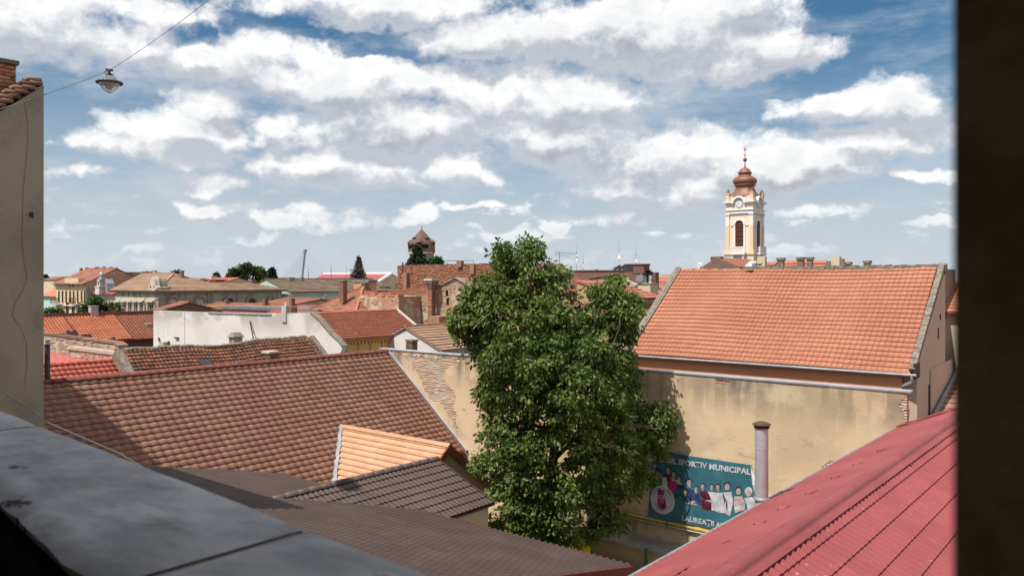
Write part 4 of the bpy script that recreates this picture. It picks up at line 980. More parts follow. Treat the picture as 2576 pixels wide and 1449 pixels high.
# a bird on the tiles
def bird(name, label, p, M_):
    m_ = MB(); m_.smooth = True
    m_.lathe([(.01, -.16), (.05, -.10), (.075, 0), (.06, .08), (.03, .13)], (0, 0, 0), 8); v = [(b[2], b[1], b[0]*.8) for b in m_.v]; m_.v = v
    m_.lathe([(.015, -.03), (.04, 0), (.035, .03), (.01, .05)], (.13, 0, .07), 8); m_.bar((.16, 0, .075), (.20, 0, .07), .012)
    b_ = thing(name, label, 'bird', p); m_.v = [(a[0]*.8+p[0], a[1]*.8+p[1], a[2]*.8+p[2]+.08) for a in m_.v]
    obj('body', m_, M_, b_); m2 = MB(); m2.face([(p[0]-.1, p[1]-.03, p[2]+.12), (p[0]-.1, p[1]+.03, p[2]+.12), (p[0]-.28, p[1]+.04, p[2]+.08), (p[0]-.28, p[1]-.04, p[2]+.08)]); m2.bar((p[0]-.26, p[1], p[2]+.08), (p[0]-.1, p[1], p[2]+.11), .05, .02); obj('tail', m2, M_, b_)
    for s in (-.03, .03): m3 = MB(); m3.bar((p[0], p[1]+s, p[2]), (p[0], p[1]+s, p[2]+.06), .01); obj('leg', m3, m_wood_red, b_)
m_pig = mat('dark_feathers', (.05, .045, .05), rough=.7)
hn = Vector((0, -hrise, hrun)).normalized()
pp = on_plane(1889, 686, (HX1, HY, HZ0+.06), hn); bird('pigeon', 'dark pigeon standing on the orange tiles below the ridge step', pp, m_pig)
pp = at_y(1911, 662, HY1+.1); bird('pigeon', 'dark pigeon sitting on the hall parapet beside the church tower', (pp.x, HY1+.1, at_y(2200, 667, HY1).z), m_pig)

# ---------------------------------------------------------------- generic town house, all on the same street grid
def chimney(par, x, y, z0, z1, sx=.6, sy=.6, M_=None, cap=True, pots=0, capM=None):
    c = obj('chimney', MB().box(x-sx/2, x+sx/2, y-sy/2, y+sy/2, z0, z1), M_ or m_chim, par)
    if cap: obj('chimney_cap', MB().box(x-sx/2-.07, x+sx/2+.07, y-sy/2-.07, y+sy/2+.07, z1-.16, z1), capM or m_joint_dk, c) if c.parent == par and par.name.split('.')[0] not in ('roof',) else obj('chimney_cap', MB().box(x-sx/2-.07, x+sx/2+.07, y-sy/2-.07, y+sy/2+.07, z1-.16, z1), capM or m_joint_dk, par)
    return c
m_chim = brickmat('chimney_brick', (.26, .105, .06), (.19, .08, .05), (.22, .18, .14))
m_wall_brick = brickmat('ruin_brick', (.42, .16, .085), (.34, .13, .075), (.36, .28, .21), dirt=.5)
m_wall_brick_p = brickmat('patchy_plaster_brick', (.42, .20, .12), (.36, .17, .10), (.48, .40, .30), plaster=(.52, .45, .35), pscale=.55, plo=.50, phi=.55, dirt=.35)
m_wall_brick_d = brickmat('sooty_wall_brick', (.16, .095, .065), (.20, .125, .085), (.24, .20, .15), dirt=.7)
m_apart = brickmat('apartment_cladding', (.22, .105, .085), (.19, .09, .075), (.15, .08, .07), bw=1.2, bh=.45, dirt=.25)
def window(par, face, c, a, z, w_, h_, frame=None, pane=None, sill=True):
    """window in a wall: face 'y-' at y=c centred on x=a, or 'x+' at x=c centred on y=a; frame with its pane as a sub-part"""
    f = MB(); t = min(.09, w_*.16)
    def bx_(m_, a0, a1, z0, z1, d0, d1):
        m_.box(a0, a1, c-d1, c-d0, z0, z1) if face == 'y-' else m_.box(c+d0, c+d1, a0, a1, z0, z1)
    bx_(f, a-w_/2, a-w_/2+t, z-h_/2, z+h_/2, 0, .07); bx_(f, a+w_/2-t, a+w_/2, z-h_/2, z+h_/2, 0, .07)
    bx_(f, a-w_/2+t, a+w_/2-t, z+h_/2-t, z+h_/2, 0, .07); bx_(f, a-w_/2+t, a+w_/2-t, z-h_/2, z-h_/2+t, 0, .07)
    if w_ > .7: bx_(f, a-.03, a+.03, z-h_/2+t, z+h_/2-t, 0, .05)
    if sill: bx_(f, a-w_/2-.08, a+w_/2+.08, z-h_/2-.08, z-h_/2, 0, .14)
    o = obj('window', f, frame or m_wood, par)
    g_ = MB(); bx_(g_, a-w_/2+t, a+w_/2-t, z-h_/2+t, z+h_/2-t, .003, .02); obj('pane', g_, pane or m_glass, o)
    return o
def house(name, label, cat, x1, y0, lx, ly, ze, zr, roof, wm, rm, over=.35, z0=0, n=12, group=None, ridge_off=.5, lift=.05, hipl=None, sub=1, trim=True):
    """x1,y0 = right front ground corner. roof: 'gx' ridge along x, 'gy' ridge along y, 'my' rises to +y, 'mx' rises to -x, 'hip', 'pyr', 'flat'"""
    x0, y1 = x1-lx, y0+ly
    t = thing(name, label, cat, ((x0+x1)/2, (y0+y1)/2, z0), group)
    ym, xm = y0+ly*ridge_off, x0+lx*ridge_off
    w = MB()
    if roof == 'gx': w.prism([(x0, y0, z0), (x0, y1, z0), (x0, y1, ze), (x0, ym, zr-.1), (x0, y0, ze)][::-1], (lx, 0, 0))
    elif roof == 'gy': w.prism([(x0, y0, z0), (x1, y0, z0), (x1, y0, ze), (xm, y0, zr-.1), (x0, y0, ze)], (0, ly, 0))
    elif roof == 'my': w.prism([(x0, y0, z0), (x0, y1, z0), (x0, y1, zr-.1), (x0, y0, ze)][::-1], (lx, 0, 0))
    elif roof == 'mx': w.prism([(x0, y0, z0), (x1, y0, z0), (x1, y0, ze), (x0, y0, zr-.1)], (0, ly, 0))
    else: w.box(x0, x1, y0, y1, z0, ze)
    obj('wall', w, wm, t)
    m_ = MB(); o = over
    def dn(d, run): return (zr-ze)/run*d
    if roof == 'gx':
        a = dn(o, ym-y0); b = dn(o, y1-ym); e = .12
        courses(m_, (x0-e, y0-o, ze-a+.06), (x1+e, y0-o, ze-a+.06), (x1+e, ym, zr+.06), (x0-e, ym, zr+.06), n, lift, sub)
        courses(m_, (x1+e, y1+o, ze-b+.06), (x0-e, y1+o, ze-b+.06), (x0-e, ym, zr+.06), (x1+e, ym, zr+.06), n, lift, sub)
        m_.bar((x0-e, ym, zr+.1), (x1+e, ym, zr+.1), .22, .14)
    elif roof == 'gy':
        a = dn(o, xm-x0); e = .12; b = dn(o, x1-xm)
        courses(m_, (x1+o, y0-e, ze-b+.06), (x1+o, y1+e, ze-b+.06), (xm, y1+e, zr+.06), (xm, y0-e, zr+.06), n, lift, sub)
        courses(m_, (x0-o, y1+e, ze-a+.06), (x0-o, y0-e, ze-a+.06), (xm, y0-e, zr+.06), (xm, y1+e, zr+.06), n, lift, sub)
        m_.bar((xm, y0-e, zr+.1), (xm, y1+e, zr+.1), .22, .14)
    elif roof == 'my':
        a = dn(o, ly); courses(m_, (x0-.1, y0-o, ze-a+.06), (x1+.1, y0-o, ze-a+.06), (x1+.1, y1+.05, zr+.06), (x0-.1, y1+.05, zr+.06), n, lift, sub)
    elif roof == 'mx':
        a = dn(o, lx); courses(m_, (x1+o, y0-.1, ze-a+.06), (x1+o, y1+.1, ze-a+.06), (x0-.05, y1+.1, zr+.06), (x0-.05, y0-.1, zr+.06), n, lift, sub)
    elif roof in ('hip', 'pyr'):
        h_ = min(lx, ly)/2 if hipl is None else hipl
        if roof == 'pyr': ra = rb = (xm, ym)
        elif lx >= ly: ra, rb = (x0+h_, ym), (x1-h_, ym)
        else: ra, rb = (xm, y0+h_), (xm, y1-h_)
        A, B, Cc, D = (x0-o, y0-o), (x1+o, y0-o), (x1+o, y1+o), (x0-o, y1+o); zo = ze-.12
        v3 = lambda p, z: (p[0], p[1], z)
        if lx >= ly or roof == 'pyr':
            courses(m_, v3(A, zo), v3(B, zo), v3(rb, zr), v3(ra, zr), n, lift, sub); courses(m_, v3(B, zo), v3(Cc, zo), v3(rb, zr), v3(rb, zr), n, lift)
            courses(m_, v3(Cc, zo), v3(D, zo), v3(ra, zr), v3(rb, zr), n, lift, sub); courses(m_, v3(D, zo), v3(A, zo), v3(ra, zr), v3(ra, zr), n, lift)
        else:
            courses(m_, v3(A, zo), v3(B, zo), v3(ra, zr), v3(ra, zr), n, lift); courses(m_, v3(B, zo), v3(Cc, zo), v3(rb, zr), v3(ra, zr), n, lift, sub)
            courses(m_, v3(Cc, zo), v3(D, zo), v3(rb, zr), v3(rb, zr), n, lift); courses(m_, v3(D, zo), v3(A, zo), v3(ra, zr), v3(rb, zr), n, lift, sub)
        if ra != rb: m_.bar(v3(ra, zr+.05), v3(rb, zr+.05), .22, .14)
        for p, q in ((A, ra), (B, ra if not (lx >= ly or roof == 'pyr') else rb), (Cc, rb), (D, ra if (lx >= ly or roof == 'pyr') else rb)): m_.bar(v3(p, zo+.06), v3(q, zr+.05), .18, .12)
    else:
        m_.box(x0-.1, x1+.1, y0-.1, y1+.1, ze, ze+.25)
    r = obj('roof', m_, rm, t)
    return t, r
def gx_of(px, py, y): return at_y(px, py, y)

# ---------------------------------------------------------------- left middle ground
# old sagging roof
OX, OZ = -37.6, H-3.3
oy0, oy1 = at_x(310, 882, OX).y, at_x(777, 850, OX).y
oh = thing('old_sagging_roof_house', 'house with sagging roof of weathered mottled old tiles behind the brown ridge', 'house', (OX, (oy0+oy1)/2, 0))
ow = 4.4; ot = .78
def oz(x): return OZ-ot*abs(x-OX)
def sagf(u, v): return (-.10*math.sin(math.pi*min(1, max(0, (u-.05)*1.6)))+.05*math.sin(9*u)+.03*math.sin(17*u+3))*(.35+.65*v)
w = MB(); w.prism([(OX-ow+.2, oy0+.2, 0), (OX+ow-.2, oy0+.2, 0), (OX+ow-.2, oy0+.2, oz(OX+ow-.2)-.3), (OX, oy0+.2, OZ-.35), (OX-ow+.2, oy0+.2, oz(OX+ow-.2)-.3)], (0, oy1-oy0-.4, 0)); obj('wall', w, m_tan, oh)
w = MB(); osl = ow*math.hypot(1, ot)
slab(w, [(OX+ow, oy0, oz(OX+ow)-.2), (OX+ow, oy1, oz(OX+ow)-.2), (OX, oy1, OZ-.2), (OX, oy0, OZ-.2)], .06); slab(w, [(OX, oy0, OZ-.2), (OX, oy1, OZ-.2), (OX-ow, oy1, oz(OX-ow)-.2), (OX-ow, oy0, oz(OX-ow)-.2)], .06)
rf = obj('roof', w, m_tile_old, oh)
T_O = tile_template(.20, .235, 1, .03, 5, .06, .010)
lay_tiles(rf, 'tile', (OX+ow, oy0, oz(OX+ow)), (0, 1, 0), (-ow, 0, ow*ot), oy1-oy0, osl, .20, osl/23, T_O, m_tile_old, jit=.015, slip=.012, sag=sagf, vis=lambda a, b: 320 < a < 850 and b < 955-(a-350)*.12)
lay_tiles(rf, 'back_tile', (OX-ow, oy1, oz(OX-ow)), (0, -1, 0), (ow, 0, ow*ot), oy1-oy0, osl, .20, osl/23, T_O, m_tile_old, n_ind=0, field='back_tile_field', sag=lambda u, v: sagf(1-u, v))
vs_, fs_ = ridge_template(.34, .11); oo = []
nn_ = int((oy1-oy0)/.34)
for i in range(nn_):
    u = i/nn_; oo.append((OX+random.uniform(-.015, .015), oy0+i*.34, OZ+.02+sagf(u, 1)+random.uniform(-.015, .015)))
pieces(rf, 'ridge_tile', vs_, fs_, m_mortar, np.array(oo), np.array([[1, 0, 0], [0, 1, 0], [0, 0, 1]], float), 60)
w = MB(); w.bar((OX, oy1+.16, OZ+.0), (OX+ow, oy1+.16, oz(OX+ow)+.0), .26, .3); obj('verge', w, m_mortar, oh)
w = MB(); w.bar((OX+.1, oy0-.32, OZ-.12), (OX+ow+.3, oy0-.32, oz(OX+ow+.3)-.12), .34, .5); obj('left_parapet', w, m_mortar, oh)
w = MB(); w.box(-.26, .26, -.36, .36, 0, .05)
pn = Vector((ot, 0, 1)).normalized()
p = on_plane(519, 917, (OX, 0, OZ), pn); m_ = MB(); m_.hexa([(p.x-.22, p.y-.3, p.z-.02+.2), (p.x+.22, p.y-.3, p.z-.3+.16), (p.x+.22, p.y+.3, p.z-.3+.16), (p.x-.22, p.y+.3, p.z+.18)], [(p.x-.22, p.y-.3, p.z+.24), (p.x+.22, p.y-.3, p.z-.08), (p.x+.22, p.y+.3, p.z-.08), (p.x-.22, p.y+.3, p.z+.24)]); obj('skylight', m_, m_glass, oh)
p = on_plane(681, 908, (OX, 0, OZ), pn); w_ = 17/2004*p.length*.85
cz0 = p.z-.9; cz1 = at_x(681, 883, p.x).z
c = obj('chimney', MB().box(p.x-.30, p.x+.30, p.y-.26, p.y+.26, cz0, cz1-.05), m_joint_dk, oh)
brick_face(c, m_brick_dark, 'y-', p.y-.27, p.x-.32, p.x+.32, p.z-.35, cz1-.1, depth=.1); brick_face(c, m_brick_dark, 'x+', p.x+.31, p.y-.28, p.y+.28, p.z-.7, cz1-.1, depth=.1)
obj('chimney_cap', MB().box(p.x-.36, p.x+.36, p.y-.33, p.y+.33, cz1-.1, cz1), m_stone, c)
p = on_plane(592, 862, (OX-1.2, 0, OZ-.5), Vector((-ot, 0, 1)).normalized()) if 0 else at_x(593, 858, OX-.9); cz1 = at_x(593, 836, p.x).z
c = obj('chimney', MB().box(p.x-.25, p.x+.25, p.y-.25, p.y+.25, OZ-1.2, cz1-.22), mat('patchy_pink_render', (.42, .33, .27), (.36, .28, .23), rough=.95, layers=[((2.5, 2.5, 2.5), 5, .52, .56, (.33, .13, .08), .9)]), oh)
m_ = MB(); m_.hexa([(p.x-.31, p.y-.31, cz1-.22), (p.x+.31, p.y-.31, cz1-.22), (p.x+.31, p.y+.31, cz1-.22), (p.x-.31, p.y+.31, cz1-.22)], [(p.x-.18, p.y-.18, cz1), (p.x+.18, p.y-.18, cz1), (p.x+.18, p.y+.18, cz1), (p.x-.18, p.y+.18, cz1)]); m_.box(p.x-.33, p.x+.33, p.y-.33, p.y+.33, cz1-.26, cz1-.22); obj('chimney_cap', m_, m_stone_dk, c)

# bright red tiled roof, far left
BXR, BZR = -38.3, H-3.8
ry0, ry1 = 7.5, at_x(302, 905, BXR).y
rd = thing('bright_red_roof_house', 'low house with bright red new tiled roof beside the left grey wall', 'house', (BXR, 13, 0))
bw_ = 5.2; bt = .62; bsl = bw_*math.hypot(1, bt)
w = MB(); w.prism([(BXR-bw_+.2, ry0, 0), (BXR+bw_-.3, ry0, 0), (BXR+bw_-.3, ry0, BZR-bt*(bw_-.3)-.12), (BXR, ry0, BZR-.12), (BXR-bw_+.2, ry0, BZR-bt*(bw_-.2)-.12)], (0, ry1-ry0-.1, 0)); obj('wall', w, m_joint, rd)
w = MB(); slab(w, [(BXR+bw_, ry0, BZR-bt*bw_-.03), (BXR+bw_, ry1, BZR-bt*bw_-.03), (BXR, ry1, BZR-.03), (BXR, ry0, BZR-.03)], .06); slab(w, [(BXR, ry0, BZR-.03), (BXR, ry1, BZR-.03), (BXR-bw_, ry1, BZR-bt*bw_-.03), (BXR-bw_, ry0, BZR-bt*bw_-.03)], .06); rf = obj('roof', w, m_red_sheet, rd)
T_R = tile_template(.24, .33, 1, .034, 6, .05, .008)
lay_tiles(rf, 'tile', (BXR+bw_, ry0, BZR-bt*bw_), (0, 1, 0), (-bw_, 0, bw_*bt), ry1-ry0, bsl, .24, .33, T_R, m_tile_red, jit=.004, vis=lambda a, b: 118 < a < 350 and b < 966)
lay_ridge(rf, (BXR, ry0, BZR+.02), (BXR, ry1, BZR+.02), .36, .11, m_tile_red)
# flue beside the grey wall
fb = at_d(119, 962, 25.6); ft = at_d(119, 866, 25.6)
fl = thing('dark_flue_pipe', 'dark grey metal flue rising from the brown ridge by the left wall', 'chimney pipe', (fb.x, fb.y, fb.z-.5))
obj('pipe', MB().tube([(fb.x, fb.y, fb.z-.8), (fb.x, fb.y, ft.z)], .082, 14), mat('anthracite_flue', (.09, .095, .105), rough=.5, metal=.3), fl)
obj('cap', MB().box(fb.x-.11, fb.x+.11, fb.y-.11, fb.y+.11, ft.z, ft.z+.04).box(fb.x-.05, fb.x+.05, fb.y-.05, fb.y+.05, ft.z+.04, ft.z+.13).box(fb.x-.1, fb.x+.1, fb.y-.1, fb.y+.1, ft.z+.13, ft.z+.16), m_stone, fl)
# flat red sheet roof behind it
A, B_, C_, D_ = at_d(100, 916, 40.5), at_d(240, 908, 39.5), at_d(205, 897, 41.5), at_d(100, 881, 43.5)
rs = thing('red_sheet_roof_shed', 'shed with faded red sheet metal roof under the old brick wall', 'shed', ((A.x+C_.x)/2, (A.y+C_.y)/2, 0))
m_ = MB(); m_.hexa([(A.x, A.y, 0), (B_.x, B_.y, 0), (C_.x, C_.y, 0), (D_.x, D_.y, 0)], [A-Vector((0, 0, .1)), B_-Vector((0, 0, .1)), C_-Vector((0, 0, .1)), D_-Vector((0, 0, .1))]); obj('wall', m_, m_joint_dk, rs)
for i in range(6):
    a, b = i/6, (i+.985)/6; m_ = MB(); slab(m_, [A.lerp(B_, a), A.lerp(B_, b), D_.lerp(C_, b), D_.lerp(C_, a)], .06); m_.bar(A.lerp(B_, b), D_.lerp(C_, b), .05, .06); obj('roof_sheet', m_, m_red_sheet, rs)
# old brick and plaster wall (lit) with sloped crown
PY = 18.7
q = [at_y(100, 838, PY), at_y(112, 841, PY), at_y(207, 853, PY), at_y(288, 863, PY), at_y(302, 872, PY)]
ow_ = thing('old_brick_wall', 'old sunlit wall of pale brick and peeling plaster left of the sagging roof', 'wall', (q[2].x, PY+.2, 0))
m_ = MB(); m_.prism([(q[0].x, PY, 0), (q[4].x, PY, 0), q[4], q[3], q[2], q[1], q[0]], (0, .4, 0)); obj('core', m_, m_joint, ow_)
def topz(x):
    for a, b in zip(q[:-1], q[1:]):
        if a.x <= x <= b.x: return a.z+(b.z-a.z)*(x-a.x)/(b.x-a.x)
    return q[-1].z
brick_face(ow_, m_brick_pale, 'y-', PY-.02, q[0].x, q[4].x, q[4].z-2.6, q[0].z+.5, lambda x, z: z < topz(x)-.1 and mn.noise((x*.5, 2, z*.9))+.5*mn.noise((x*1.7, 2, z*1.7)) < .16, depth=.1, proud=.025, n_ind=200)
m_ = MB(); m_.prism([(q[0].x, PY-.012, q[4].z-2.6), (q[4].x, PY-.012, q[4].z-2.6), (q[4].x, PY-.012, q[4].z-.05), (q[3].x, PY-.012, q[3].z-.2), (q[0].x, PY-.012, q[0].z-.3)], (0, .02, 0)); obj('render_coat', m_, m_wall_brick_p, ow_)
for a, b in zip(q[:-1], q[1:]):
    m_ = MB(); m_.bar(a+Vector((0, .18, .02)), b+Vector((0, .18, .02)), .5, .1); obj('coping', m_, m_brick_dark, ow_)
# the lower lump of wall in front
PB = 17.6; a, b = at_y(171, 880, PB), at_y(292, 880, PB); zt, zb = at_y(230, 878, PB).z, at_y(230, 912, PB).z
wl2 = thing('low_brick_wall', 'short crumbling brick wall with pale slab coping beside bright red roof', 'wall', ((a.x+b.x)/2, PB+.2, 0))
obj('core', MB().box(a.x, b.x-.1, PB+.03, PB+.35, 0, zt-.1), m_joint, wl2)
brick_face(wl2, m_brick_pale, 'y-', PB+.01, a.x, b.x-.1, zb-.8, zt-.14, lambda x, z: mn.noise((x*.9, 2, z*1.3)) < .22, depth=.1, proud=.03, n_ind=150)
for i in range(4): obj('coping_slab', MB().box(a.x+(b.x-a.x)*i/4, a.x+(b.x-a.x)*(i+.98)/4, PB-.06, PB+.42, zt-.12+random.uniform(-.05, .02), zt), m_joint, wl2)

# long orange roof with sooty brick side (further left)
LXR = -66.6*1.2; LZR = H-2.85*1.2
ly0_, ly1_ = 20.0, 52.0
lh = thing('long_orange_roof_house', 'long low house with bright orange tiled roof over sooty brick side wall', 'house', (LXR, 26, 0))
lw_, lt_ = 4.0, .56; lsl_ = lw_*math.hypot(1, lt_)
w = MB(); w.prism([(LXR-lw_+.3, ly0_, 0), (LXR+lw_-.25, ly0_, 0), (LXR+lw_-.25, ly0_, LZR-lt_*(lw_-.25)-.1), (LXR, ly0_, LZR-.12), (LXR-lw_+.3, ly0_, LZR-lt_*(lw_-.3)-.1)], (0, ly1_-ly0_, 0)); obj('wall', w, m_wall_brick_d, lh)
w = MB(); slab(w, [(LXR+lw_, ly0_, LZR-lt_*lw_-.03), (LXR+lw_, ly1_, LZR-lt_*lw_-.03), (LXR, ly1_, LZR-.03), (LXR, ly0_, LZR-.03)], .08); slab(w, [(LXR, ly0_, LZR-.03), (LXR, ly1_, LZR-.03), (LXR-lw_, ly1_, LZR-lt_*lw_-.03), (LXR-lw_, ly0_, LZR-lt_*lw_-.03)], .08); rf = obj('roof', w, m_tile_mid, lh)
T_L = tile_template(.29, lsl_/12, 1, .05, 5, .05, .010)
m_tile_bo = mat('new_orange_tile', (.56, .17, .085), (.60, .21, .11), tint=True, gtint=.10, rough=.7)
lay_tiles(rf, 'tile', (LXR+lw_, ly0_, LZR-lt_*lw_), (0, 1, 0), (-lw_, 0, lw_*lt_), ly1_-ly0_-16.0, lsl_, .29, lsl_/12, T_L, m_tile_bo, jit=.004, vis=lambda a, b: a > 112)
lay_tiles(rf, 'old_tile', (LXR+lw_, ly1_-16.0, LZR-lt_*lw_), (0, 1, 0), (-lw_, 0, lw_*lt_), 16.0, lsl_, .29, lsl_/12, T_O, m_tile_old, jit=.01, n_ind=100)
w = MB(); w.bar((LXR, ly0_, LZR+.1), (LXR, ly1_, LZR+.1), .35, .28); obj('ridge', w, m_ridge_brown, rf)
w = MB(); w.box(LXR+lw_-.02, LXR+lw_+.12, ly0_, ly1_, LZR-lt_*lw_-.18, LZR-lt_*lw_-.03); obj('gutter', w, m_red_fascia, lh)
ln = Vector((lt_, 0, 1)).normalized()
m_pinkch = mat('pink_grey_render', (.48, .40, .37), (.43, .36, .33), rough=.9)
for (px, py, s, hh) in ((235, 792, .85, 1.15), (456, 820, 0, 0), (374, 818, .7, .45)):
    if s == 0: continue
    p = on_plane(px, py, (LXR, 0, LZR), ln); obj('chimney', MB().box(p.x-s*.35, p.x+s*.35, p.y-s*.4, p.y+s*.4, p.z-.5, p.z+hh-.35), m_pinkch, lh)
    obj('chimney_cap', MB().box(p.x-s*.35-.05, p.x+s*.35+.05, p.y-s*.4-.05, p.y+s*.4+.05, p.z+hh-.35, p.z+hh-.28), m_pinkch, lh)
w = MB(); p = on_plane(171, 812, (LXR, 0, LZR), ln); a, b = (LXR+lw_+.02, p.y, LZR-lt_*lw_+.10), (LXR+.1, p.y, LZR+.05); w.bar(a, b, .07, .05); obj('lightning_cable', w, m_wire, lh)
# stubs of ruined chimneys in front of the sooty wall
rx = LXR+lw_+3.0
rw = thing('ruined_brick_stubs', 'ruined dark brick stub wall below the long orange roof', 'wall', (rx, 26, 0))
for (pxa, pxb, pyt, dark) in ((125, 168, 833, 1), (168, 196, 826, 1), (196, 232, 842, 1), (207, 232, 836, 0), (232, 262, 848, 1), (262, 290, 845, 1)):
    pyt += 9; a, b = at_x(pxa, pyt, rx), at_x(pxb, pyt, rx)
    obj('stub', MB().box(rx-.35-.1*dark, rx, a.y, b.y, 0, a.z), m_wall_brick_d if dark else m_chim, rw)
    m_ = MB(); yy = a.y
    while yy < b.y-.2:
        st = random.uniform(.2, .45); m_.box(rx-.3, rx-.02, yy, min(b.y, yy+st), a.z, a.z+random.uniform(.02, .22)); yy += st
    obj('broken_top', m_, m_brick_dark, rw)

# white firewall and the orange-red roof it closes
WY = 33.4
wa = at_y(784, 787, WY); wx0 = at_y(387, 782, WY).x
wf = thing('white_firewall', 'big bare whitewashed firewall in the middle with stained streaks', 'wall', ((wx0+wa.x)/2, WY+.2, 0))
we = at_y(861, 873, WY)
tp = [at_y(387, 781, WY), at_y(465, 784, WY), at_y(560, 787, WY), at_y(640, 789, WY), at_y(782, 787, WY), at_y(800, 803, WY), at_y(830, 838, WY), at_y(852, 858, WY), at_y(862, 872, WY), at_y(858, 885, WY), at_y(849, 893, WY)]
m_ = MB(); m_.prism([(tp[1].x, WY, 0), (tp[-1].x, WY, 0)]+[tuple(p) for p in tp[::-1][:-1]], (0, .35, 0)); obj('wall', m_, m_white, wf)
m_ = MB(); m_.prism([(tp[0].x, WY-.04, 0), (tp[1].x, WY-.04, 0), (tp[1].x, WY-.04, tp[1].z), (tp[0].x, WY-.04, tp[0].z)], (0, .38, 0)); obj('left_wall', m_, m_white, wf)
m_ = MB()
for i in range(5):
    a, b = at_y(524+i*32, 786+i*.9, WY), at_y(524+(i+1)*32-1, 786+(i+1)*.9, WY); m_ = MB(); m_.bar(a+Vector((0, .0, .0)), b+Vector((0, .0, .0)), .16, .10); obj('coping_sheet', m_, m_zinc, wf)
m_ = MB()
for pa, pb2 in zip(tp[4:-3], tp[5:-2]): m_ = MB(); m_.bar(pa+Vector((0, .17, .03)), pb2+Vector((0, .17, .03)), .5, .08); obj('coping', m_, m_mortar, wf)
p, p2 = at_y(719, 800, WY-.1), at_y(719, 769, WY-.1)
obj('chimney', MB().box(p.x-.55, p.x-.02, WY-.09, WY+.4, p.z-.3, p2.z), m_white, wf); obj('chimney', MB().box(p.x-.01, p.x+.35, WY+.1, WY+.6, p.z-.3, p2.z-.1), m_chim, wf); obj('chimney_cap', MB().box(p.x-.35, p.x-.15, WY+.05, WY+.3, p2.z, p2.z+.2), m_stone, wf)
for (a, b, c, d) in ((399, 850, 402, 860), (424, 858, 425, 867), (439, 849, 449, 850)):
    p, q_ = at_y(a, b, WY-.13), at_y(c, d, WY-.13); m_ = MB(); m_.bar(p, q_, .12, .1); obj('iron_anchor', m_, m_rust, wf)
p, q_ = at_y(407, 877, WY-.5), at_y(407, 860, WY-.5); obj('vent_box', MB().box(p.x-.35, p.x+.35, WY-.55, WY-.125, p.z-.4, q_.z), m_joint, wf)
ip = thing('iron_rod', 'rusty iron rod leaning against the white firewall', 'rod', at_y(640, 862, WY-.4))
m_ = MB(); m_.bar(at_y(640, 866, WY-.5), at_y(629, 808, WY-.06), .07); obj('shaft', m_, m_rust, ip); m_ = MB(); a = at_y(635, 838, WY-.25); m_.tube([a, a+Vector((.25, 0, .1)), a+Vector((.3, 0, -.15))], .02, 5); obj('hook', m_, m_rust, ip)

MX, MZ = wa.x-.2, wa.z-.05
my1 = at_x(997, 790, MX).y
mh = thing('orange_red_roof_house', 'ochre house with orange-red tiled roof joined to the white firewall', 'house', (MX, WY+4, 0))
mw_, mt_ = 3.0, .56; msl = mw_*math.hypot(1, mt_)
w = MB(); w.prism([(MX-4, WY+.4, 0), (MX+mw_-.35, WY+.4, 0), (MX+mw_-.35, WY+.4, MZ-mt_*(mw_-.35)-.14), (MX, WY+.4, MZ-.14), (MX-4, WY+.4, MZ-mt_*4-.14)], (0, my1-WY-.5, 0)); obj('wall', w, m_yellow, mh)
w = MB(); slab(w, [(MX+mw_, WY+.36, MZ-mt_*mw_-.03), (MX+mw_, my1, MZ-mt_*mw_-.03), (MX, my1, MZ-.03), (MX, WY+.36, MZ-.03)], .08); slab(w, [(MX, WY+.36, MZ-.03), (MX, my1, MZ-.03), (MX-4.2, my1, MZ-mt_*4.2-.03), (MX-4.2, WY+.36, MZ-mt_*4.2-.03)], .08); rf = obj('roof', w, m_tile_mid, mh)
T_M = tile_template(.20, msl/13, 1, .02, 5, .062, .008, power=1.5)
lay_tiles(rf, 'tile', (MX+mw_, WY+.36, MZ-mt_*mw_), (0, 1, 0), (-mw_, 0, mw_*mt_), my1-WY-.36, msl, .20, msl/13, T_M, m_tile_mid, jit=.006, slip=.004, sag=lambda u, v: .04*math.sin(3*u+1))
lay_ridge(rf, (MX, WY+.36, MZ+.02), (MX, my1, MZ+.02), .36, .11, m_tile_mid, jit=.015)
ze_m = MZ-mt_*mw_; xw = MX+mw_-.35
w = MB(); w.box(xw+.0, xw+.22, WY+.42, my1-.15, ze_m-.22, ze_m-.06); obj('cornice', w, m_yellow, mh)
k = 22
for i in range(k):
    y = WY+.7+i*(my1-WY-1.2)/k; obj('dentil', MB().box(xw+.002, xw+.14, y, y+.16, ze_m-.36, ze_m-.222), m_yellow, mh)
for i in range(7):
    y = WY+1.0+i*(my1-WY-1.6)/6; m_ = MB(); m_.box(xw+.002, xw+.06, y-.06, y+.06, ze_m-1.5, ze_m-.42); m_.box(xw+.002, xw+.09, y-.12, y+.12, ze_m-.42, ze_m-.365); obj('pilaster', m_, m_tan, mh)
w = MB(); w.bar((MX, my1+.06, MZ+.04), (MX+mw_+.05, my1+.06, ze_m+.04), .2, .14); obj('verge', w, m_stone, mh)
w = MB(); w.tube([(MX+mw_+.06, WY+.4, ze_m-.04), (MX+mw_+.06, my1, ze_m-.04)], .06, 8); obj('gutter', w, m_wood_red, mh)

